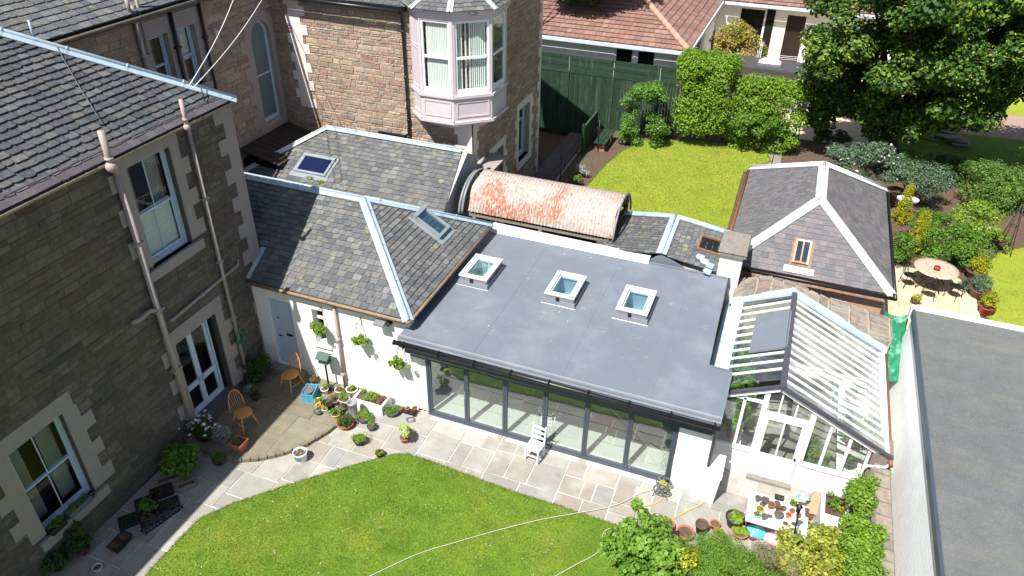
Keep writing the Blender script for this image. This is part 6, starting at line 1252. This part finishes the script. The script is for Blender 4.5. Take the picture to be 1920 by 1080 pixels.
# ------------------------------------------------------------------ hose reel, hoses, water butt, potting table
hr = at(1240, 925, .02); t = T('hose_reel', 'grey free standing hose reel with a yellow hose by the white pier', 'hose reel', hr)
for dy in (-.14, .14):
    mb = MB(); c = hr+Vector((0, dy, .27)); mb.tube([c+Vector((.2*math.cos(a), 0, .2*math.sin(a))) for a in [i*math.pi/10 for i in range(21)]], .018, 6)
    for k in range(5): a = k*2*math.pi/5; mb.tube([c, c+Vector((.19*math.cos(a), 0, .19*math.sin(a)))], .022, 6)
    mb.tube([c, c+Vector((0, .02, 0))], .07, 10); mb.part('drum_side', MP['grey'], t)
mb = MB(); mb.tube([hr+Vector((0, -.13, .27)), hr+Vector((0, .13, .27))], .07, 10); mb.tube([hr+Vector((-.2, -.17, 0)), hr+Vector((-.1, -.16, .35)), hr+Vector((0, -.1, .6)), hr+Vector((0, .1, .6)), hr+Vector((-.1, .16, .35)), hr+Vector((-.2, .17, 0))], .013, 6); mb.tube([hr+Vector((.2, -.17, .0)), hr+Vector((.0, -.16, .25)), hr+Vector((.0, .16, .25)), hr+Vector((.2, .17, 0))], .013, 6); mb.part('frame', MP['grey'], t)
mb = MB()
for k in range(8): mb.tube([hr+Vector(((.09+.01*(k % 2))*math.cos(a), -.1+k*.028, .27+(.09+.01*(k % 2))*math.sin(a))) for a in [i*math.pi/6 for i in range(13)]], .011, 5)
yel = mat('yellow_hose', [(206, 176, 70)], rough=.5, nz=.1); mb.part('wound_hose', yel, t)
def hose(pts, r_, mt, lab, z=.05, name='garden_hose'):
    P = [at(x, y, z) for x, y in pts]; out = []
    for i in range(len(P)-1):
        p0, p1, p2, p3 = P[max(i-1, 0)], P[i], P[i+1], P[min(i+2, len(P)-1)]
        for k in range(6):
            u = k/6; out.append(.5*((2*p1)+(p2-p0)*u+(2*p0-5*p1+4*p2-p3)*u*u+(3*p1-p0-3*p2+p3)*u**3))
    out.append(P[-1]); mb = MB(); mb.tube(out, r_, 6); return mb.thing(name, mt, lab, 'hose')
hw = mat('pale_hose', [(200, 196, 184)], rough=.5, nz=.08)
hose([(690, 1082), (780, 1040), (850, 1018), (930, 995), (1010, 975), (1080, 962), (1150, 948), (1200, 925), (1232, 915)], .008, hw, 'long pale hose lying across the lawn to the hose reel', .085)
hose([(1038, 1082), (1085, 1056), (1112, 1042), (1128, 1028)], .008, hw, 'second shorter pale hose at the bottom of the lawn', .085)
hose([(1131, 1018), (1130, 1004), (1136, 994), (1150, 990), (1165, 992)], .008, hw, 'hose end with yellow connector curling out of the bramble bush', .085)
mb = MB(); mb.tube([at(1131, 1010, .09), at(1131, 1020, .09)], .02, 8); mb.thing('hose_connector', mat('yellow_plastic', [(226, 190, 40)], rough=.4), 'yellow hose connector lying on the grass edge', 'hose connector')
hose([(1244, 918), (1241, 935), (1225, 945), (1200, 950), (1180, 952)], .014, yel, 'yellow hose running from the reel to the bush', .05)
hose([(1334, 925), (1320, 942), (1295, 955), (1270, 968), (1250, 980)], .014, yel, 'yellow hose running from the white water tank to the terracotta pot', .05)
wb = T('water_tank', 'white square water tank standing between the pier and greenhouse', 'water tank', (.02, 14.3, .02))
mb = MB(); mb.hexa([(-.27, 13.98, .03), (.32, 13.98, .03), (.32, 14.62, .03), (-.27, 14.62, .03), (-.32, 13.9, 1.02), (.38, 13.9, 1.02), (.38, 14.7, 1.02), (-.32, 14.7, 1.02)]); mb.box(-.34, .4, 13.88, 14.72, 1.02, 1.08); mb.part('tank', white, wb); mb = MB(); mb.box(-.3, .36, 13.92, 14.68, 1.08, 1.12); mb.part('lid', MP['white'], wb)
p = at(1338, 905, .02); mb = MB(); mb.lathe([(.09, 0), (.11, .35), (.118, .35), (.118, .37), (.1, .37)], p+Vector((.12, .1, 0)), 16); mb.disc(p+Vector((.12, .1, .2)), .1); mb.thing('grey_bucket', galv, 'narrow grey bucket at the right side of the white water tank', 'bucket')
q = [at(1400, 926, .75), at(1526, 948, .75), at(1508, 1003, .75), at(1392, 976, .75)]
pt = T('potting_table', 'white trestle table crowded with flower pots on the patio', 'table', ((q[0].x+q[2].x)/2, (q[0].y+q[2].y)/2, .02))
tx0, tx1, ty0, ty1 = 1.12, 2.52, 13.12, 14.1
mb = MB(); mb.box(tx0, tx1, ty0, ty1, .72, .75); mb.part('tabletop', white, pt)
for x in (tx0+.08, tx1-.08): mb = MB(); mb.tube([(x, ty0+.1, .02), (x, ty1-.1, .7)], .016, 6); mb.tube([(x, ty1-.1, .02), (x, ty0+.1, .7)], .016, 6); mb.part('trestle', black, pt)
TP = 'pots set out on the white potting table'
for (px, py, r_, h, key, lab, pl_) in ((1420, 935, .06, .11, 'green', 'mossy green pot at the back left corner of the table', None), (1433, 940, .075, .13, 'slateblue', 'dull blue grey pot at the back left of the table', None), (1445, 948, .075, .12, 'terra', 'terracotta pot of soil near the middle back of the table', None), (1428, 946, .05, .08, 'black', 'tiny black pot left of the terracotta pot', None), (1424, 954, .075, .08, 'yellow', 'square mustard tray of seedlings on the table', PL(plant_y, .05, .03, .03, 60)), (1456, 944, .06, .08, 'red', 'small red pot beside the black seed tray', None),
        (1458, 955, .05, .07, 'brown', 'pot with a spindly grey seedling in the middle of the table', PL(plant_s, .06, .1, .04, 70)), (1468, 953, .05, .09, 'red', 'dark red plastic pot with a white label', None), (1459, 966, .09, .1, 'slateblue', 'blue dish holding a pot of dark compost', None), (1432, 969, .06, .11, 'green', 'grey green tumbler pot near the front edge of the table', None), (1418, 965, .07, .09, 'aqua', 'pale green pot with a leafy seedling at the left edge', PL(plant_l, .07, .06, .04, 80)), (1477, 966, .055, .1, 'orange', 'bright orange pot toward the front of the table', None),
        (1484, 957, .055, .07, 'terra', 'pinkish clay pot just behind the bright orange pot', None), (1472, 980, .06, .05, 'cream', 'cream saucer pot of compost at the front edge', None), (1496, 966, .05, .08, 'terra', 'clay pot stack by the black pole', None), (1512, 955, .045, .07, 'red', 'first of the little red pots on the right end of the table', None), (1513, 964, .05, .07, 'brown', 'little brown pot on the right end of the table', None), (1519, 970, .045, .07, 'red', 'little red pot at the right front corner of the table', None), (1488, 980, .06, .03, 'white', 'flat white saucer at the front right of the table', None), (1443, 966, .06, .04, 'white', 'flat white saucer in the middle of the table', None), (1487, 944, .09, .06, 'white', 'white bowl of green seedlings at the back of the table', PL(plant_m, .08, .05, .05, 120))):
    pot(at(px, py+4, .75), r_*1.22, h*1.2, key, lab, pl_, group=TP)
p = at(1461, 934, .76); mb = MB(); mb.box(p.x-.11, p.x+.11, p.y-.08, p.y+.08, .75, .8); o = mb.thing('seed_tray', MP['black'], 'black cell tray of seedlings at the back of the potting table', 'seed tray'); f = foliage('seedlings', [(random.uniform(-.09, .09), random.uniform(-.06, .06), .07, .015, .015, .01) for _ in range(10)], 60, .03, plant_m); f.parent = o
bag = T('compost_bags', 'bright printed compost bags and bits stored under the potting table', 'bags', (1.8, 13.5, .02))
for (x, y, key, c) in ((1.45, 13.4, 'bag_blue', (60, 150, 190)), (1.9, 13.35, 'bag_pink', (206, 130, 140)), (1.25, 13.75, 'bag_magenta', (150, 60, 90)), (2.2, 13.7, 'bag_white', (220, 216, 210))):
    mb = MB(); mb.lathe([(.01, 0), (.2, .03), (.24, .1), (.18, .2), (.01, .24)], (x, y, .03), 10, sx=1.2, sy=.8); mb.part('bag', mat(key, [c, tuple(min(255, v+50) for v in c)], rough=.4, nz=.2, scale=9, stain=[((230, 230, 226), 8, .58, .05, .8)]), bag)
p = at(1505, 934, .76); mb = MB(); mb.lathe([(.02, 0), (.15, .02), (.17, .06), (.1, .1), (.01, .11)], p, 9, sx=1.1, sy=.7); mb.thing('plastic_bag', mat('blue_striped_bag', [(60, 160, 210)], rough=.4, nz=.1, stain=[((236, 238, 240), 9, .5, .04, .95, (1, 3, 1))]), 'blue and white striped plastic bag at the back right of the table', 'bag')
bh = T('nest_box', 'round holed plywood nest box leaning beside the potting table', 'nest box', at(1522, 950, .4)); p = Vector(bh.location)
mb = MB(); mb.prism([p+Vector(v) for v in ((-.12, -.1, -.15), (.12, -.1, -.15), (.2, .1, .1), (.13, .24, .3), (-.03, .24, .3), (-.16, .05, .05))], (.02, -.1, .12)); mb.part('body', mat('plywood', [(196, 140, 112)], rough=.8, nz=.12), bh); mb = MB(); c = p+Vector((.05, .02, .235)); mb.lathe([(.001, .0), (.035, .0)], c, 12); mb.part('hole', dark, bh)
q = at(1566, 950, .85); tg = T('raised_planter', 'tall white box planter with dark soil and seedlings below the greenhouse', 'planter', (3.07, 14.0, .02))
mb = MB(); FT = Fr((3.07, 14.0, .02), X, Yv, Zv); ring(FT, mb, -.3, .34, -.75, .72, .09, 0, .88); mb.box(2.85, 3.3, 13.35, 13.9, .6, .9); mb.part('box', white_w, tg)
mb = MB(); mb.box(2.85, 3.33, 13.9, 14.62, .6, .84); mb.part('soil', mat('dark_compost', [(84, 66, 58)], rough=1, nz=.3, scale=10), tg)
foliage('plants', [(2.98+random.uniform(-.08, .12), 14.3+random.uniform(-.2, .25), 1.0, .08, .08, .09) for _ in range(7)], 200, .07, plant_m, tg); foliage('plants', [(3.2+random.uniform(-.05, .08), 14.2+random.uniform(-.2, .2), .92, .06, .06, .06) for _ in range(6)], 130, .06, plant_y, tg)
MX = 'pots in front of the potting table'
for (px, py, r_, h, key, lab, pl_) in ((1247, 992, .2, .2, 'terra', 'wide terracotta pot half hidden by the bramble bush', PL(plant_m, .08, .04)), (1283, 1008, .2, .22, 'terra', 'second wide terracotta pot, lower and behind the first bramble leaves', None), (1313, 998, .15, .32, 'brown', 'tall dark brown cylinder pot of soil', None), (1339, 990, .12, .18, 'terra', 'terracotta pot stacked on another right of the tall brown pot', None), (1346, 1006, .14, .15, 'terra', 'terracotta pot with a small sprouting plant', PL(plant_l, .1, .08)), (1375, 984, .22, .3, 'black', 'large black tub full of pale lettuce', PL(plant_l, .18, .06, .07, 500, .7)), (1386, 1004, .2, .17, 'terra', 'terracotta bowl full of lettuce in front of the black tub', PL(plant_l, .17, .05, .07, 450, .7)), (1410, 1010, .1, .12, 'red', 'small red pot under the front corner of the table', None)):
    pot(at(px, py, .02), r_, h, key, lab, pl_, group=MX)
fp = at(1478, 1062, .02); fd = T('bird_feeder_pole', 'tall black pole carrying a dark bird feeder above the table', 'bird feeder', fp); top = onY(1499, 950, fp.y)
mb = MB(); mb.tube([fp, (top.x, fp.y, top.z)], .022, 8); mb.part('pole', black, fd); mb = MB(); mb.tube([(top.x, fp.y, top.z-.16), (top.x, fp.y, top.z+.02)], .05, 10); mb.lathe([(.08, 0), (.06, .03), (.01, .07)], (top.x, fp.y, top.z), 10); mb.tube([(top.x-.12, fp.y, top.z-.1), (top.x+.12, fp.y, top.z-.22)], .008, 5); mb.part('feeder', black, fd)
# shrubs along the bottom
def low(px, py, z, rad, n, size, mt, lab, k, cr, name='garden_shrub', cat='shrub', asp=.55, extra=None, stem=.02): return shrub(px, py, z, rad, n, size, mt, lab, name, cat, k, cr, stem, extra, .0, asp)
low(1205, 1052, .7, (.9, .8, .85), 6000, .11, leafm('bramble', [(74, 116, 34), (96, 138, 44), (120, 156, 56), (60, 96, 30)]), 'leafy bramble bush spilling over the lawn corner', 30, .3, 'bramble_bush', 'bush', .85)
low(1195, 968, 1.05, (.16, .22, .35), 200, .12, MATS['bramble'], 'upright bramble shoot reaching over the flagstones', 5, .12, 'bramble_shoot', 'bush', .85)
low(1352, 1066, .75, (.85, .7, .65), 26000, .055, leafm('lavender', [(96, 136, 40), (116, 154, 52), (84, 122, 36), (138, 170, 66)]), 'dense fine leaved green mound at the bottom edge', 40, .22, 'dense_shrub', 'shrub', .3)
low(1285, 1074, .7, (.45, .45, .6), 2200, .07, plant_y, 'yellow flecked shrub between bramble and dense green mound', 10, .2, extra=[('bloom', 60, .05, fl_yel)])
low(1450, 1062, .6, (.6, .5, .55), 8500, .05, leafm('herb', [(132, 140, 96), (112, 128, 78), (150, 132, 108), (100, 120, 70)]), 'thin straggly grey green herb patch under the table edge', 22, .2, 'herb_patch', 'plant', .3)
low(1532, 1052, .8, (.8, .85, .7), 6000, .11, leafm('spotted_laurel', [(150, 162, 48), (118, 138, 34), (178, 180, 76), (96, 118, 30), (166, 140, 60)]), 'yellow speckled laurel bush at the bottom below the white planter', 26, .28, 'spotted_laurel', 'bush', .5)
low(1590, 1088, .8, (.55, .6, .6), 2600, .1, plant_s, 'bluish green shrub at the bottom edge next to the ivy hedge', 10, .25)
low(1400, 1100, .5, (1.0, .5, .5), 7000, .07, leafm('under_shrub', [(84, 116, 40), (104, 136, 52), (120, 146, 62)]), 'mixed low green shrubs running along the very bottom edge', 30, .26)
low(1240, 1105, .5, (.9, .5, .6), 4500, .1, MATS['bramble'], 'bramble thicket at the very bottom edge below the hose connector', 24, .28, 'bramble_bush', 'bush', .85)
shrub(1745, 420, 1.4, (.7, .5, .6), 3000, .09, plant_m, 'leafy green shrub between the two golden conifers and the twiggy shrub', k=16)
shrub(1870, 455, 1.1, (.5, .5, .35), 1500, .09, plant_l, 'low green perennials by the foot of the iron obelisk', k=12, extra=[('bloom', 20, .1, fl_red)])
shrub(1810, 320, 1.4, (1.6, .7, .6), 5000, .1, plant_d, 'dark ground shrub along the edge of the shaded grass', k=26)
shrub(1560, 262, 1.2, (.9, .6, .5), 3000, .11, plant_d, 'dark shrub in the deep shade left of the silver green shrub', k=16)
t = T('ivy_hedge', 'narrow bright ivy hedge growing on the boundary wall by the white garage', 'hedge', (3.7, 12.3, 0)); bl = []
for i in range(120):
    y = random.uniform(8.5, 14.6); bl.append((3.6+random.uniform(-.34, .2), y, random.choice((1.5, 1.7, random.uniform(.3, 1.6))), .26, .26, .24))
foliage('foliage', bl, 34000, .07, leafm('ivy', [(104, 142, 34), (128, 162, 48), (84, 122, 30), (150, 176, 72)]), t, asp=.8, shell=.4); mb = MB()
for i in range(10): mb.tube([(3.6, 9+i*.6, 0), (3.65, 9.1+i*.6, 1.4)], .02, 5)
mb.part('stem', bark, t)
shrub(1668, 890, .5, (.2, .35, .4), 500, .08, plant_y, 'small yellow green weed in the strip beside the white garage wall', 'wall_weed', 'plant', 6, .15, .01, base=0)
shrub(1660, 1000, .2, (.15, .5, .2), 400, .06, plant_l, 'low weeds on the gravel next to the garage wall near the bottom', 'wall_weed', 'plant', 6, .12, .01, base=0)
shrub(1384, 552, 2.35, (.12, .1, .1), 160, .06, plant_m, 'weed growing at the foot of the white chimney', 'weed', 'plant', 4, .07, .01, base=2.3)
# greenhouse contents
GHP = 'tomato plants on the greenhouse staging'
for i, (x, y, lab) in enumerate(((.4, 15.8, 'tomato plant in a red planter at the greenhouse front, left of the door'), (.35, 16.5, 'second tomato plant along the left staging'), (.35, 17.4, 'third tomato plant along the left staging'), (.35, 18.4, 'fourth tomato plant along the left staging'), (.35, 19.1, 'tomato plant in the far left greenhouse corner'), (3.45, 16.6, 'tomato plant in a red planter on the right staging'), (2.5, 15.85, 'tomato plant in a red planter just right of the greenhouse door'))):
    pot((x, y, .81 if i != 6 else .02), .15, .2, 'red' if i in (0, 5, 6, 1) else 'black', lab, PL(plant_m, .36, .85 if i != 6 else 1.2, .13, 800, .5), group=GHP)
for x, y, key, lab in ((3.4, 15.8, 'green', 'green pot near the front of the right staging'), (3.5, 17.6, 'white', 'white pot halfway along the right staging'), (3.4, 18.6, 'terra', 'terracotta pot toward the back of the right staging'), (3.0, 15.7, 'white', 'white tub on the greenhouse floor by the front glass')):
    pot((x, y, .81 if x != 3.0 else .02), .16, .22, key, lab, PL(plant_m, .14, .12, .06, 130))
# conifer pots by the corner lawn
for px, py, r_, mt_, key, lab, ph_ in ((1826, 510, .33, plant_y, 'brown', 'round golden conifer in a wide brown pot, farthest of the row', .55), (1832, 545, .33, plant_s, 'brown', 'bushy plant in a wide brown pot, middle of the row', .4), (1846, 578, .24, plant_y, 'red', 'golden conifer in a red pot, nearest the garage roof', .5)):
    pot(at(px, py+10, .82), r_, .32, key, lab, PL(mt_, r_*.95, ph_, .07, 900, .35), group='potted conifers beside the corner lawn')
pot(at(1714, 568, .82), .14, .14, 'brown', 'small golden dome conifer at the corner of the sandstone patio', PL(plant_y, .17, .2, .05, 420, .35))
shrub(1818, 540, 1.0, (.3, .5, .2), 900, .07, plant_s, 'pale ground plant at the edge of the sandstone patio', 'edge_plant', 'plant', 8, .16, .01)
p = at(1756, 506, 1.58); mb = MB(); mb.lathe([(.06, 0), (.11, .06), (.1, .13), (.06, .15)], p, 14); mb.thing('red_bowl', MP['red'], 'dark red bowl standing on the round mosaic table', 'bowl')
# wires
for a, b, lab in (((445, -20), (355, 160), 'thin cable from the villa eave down to the stone house roof, upper one'), ((500, -15), (362, 165), 'thin cable from the villa eave down to the stone house roof, lower one')):
    p0 = onY(*a, 22.6 if a[0] > 460 else 21.2); p1 = onY(*b, 13.9); mb = MB(); mb.tube([p0.lerp(p1, i/8)-Vector((0, 0, .15*math.sin(math.pi*i/8))) for i in range(9)], .012, 5); mb.thing('cable', white, lab, 'cable')
u0 = on(Fh, 105, 92); u1 = on(Fh, 188, 236); mb = MB(); mb.tube([Fh(*u0, .08), Fh((u0[0]+u1[0])/2, (u0[1]+u1[1])/2, .06), Fh(*u1, .12)], .01, 5); mb.thing('aerial_wire', MP['grey'], 'thin dark wire lying over the stone house slates to the vent pipe', 'wire')
mb = MB(); p = on(Fh, 66, 76); q_ = Fh(*p, 0); mb.tube([q_, q_+Vector((0, 0, .45))], .03, 8); mb.thing('vent_pipe', lead, 'short pale vent pipe on the hip of the stone house roof', 'pipe')
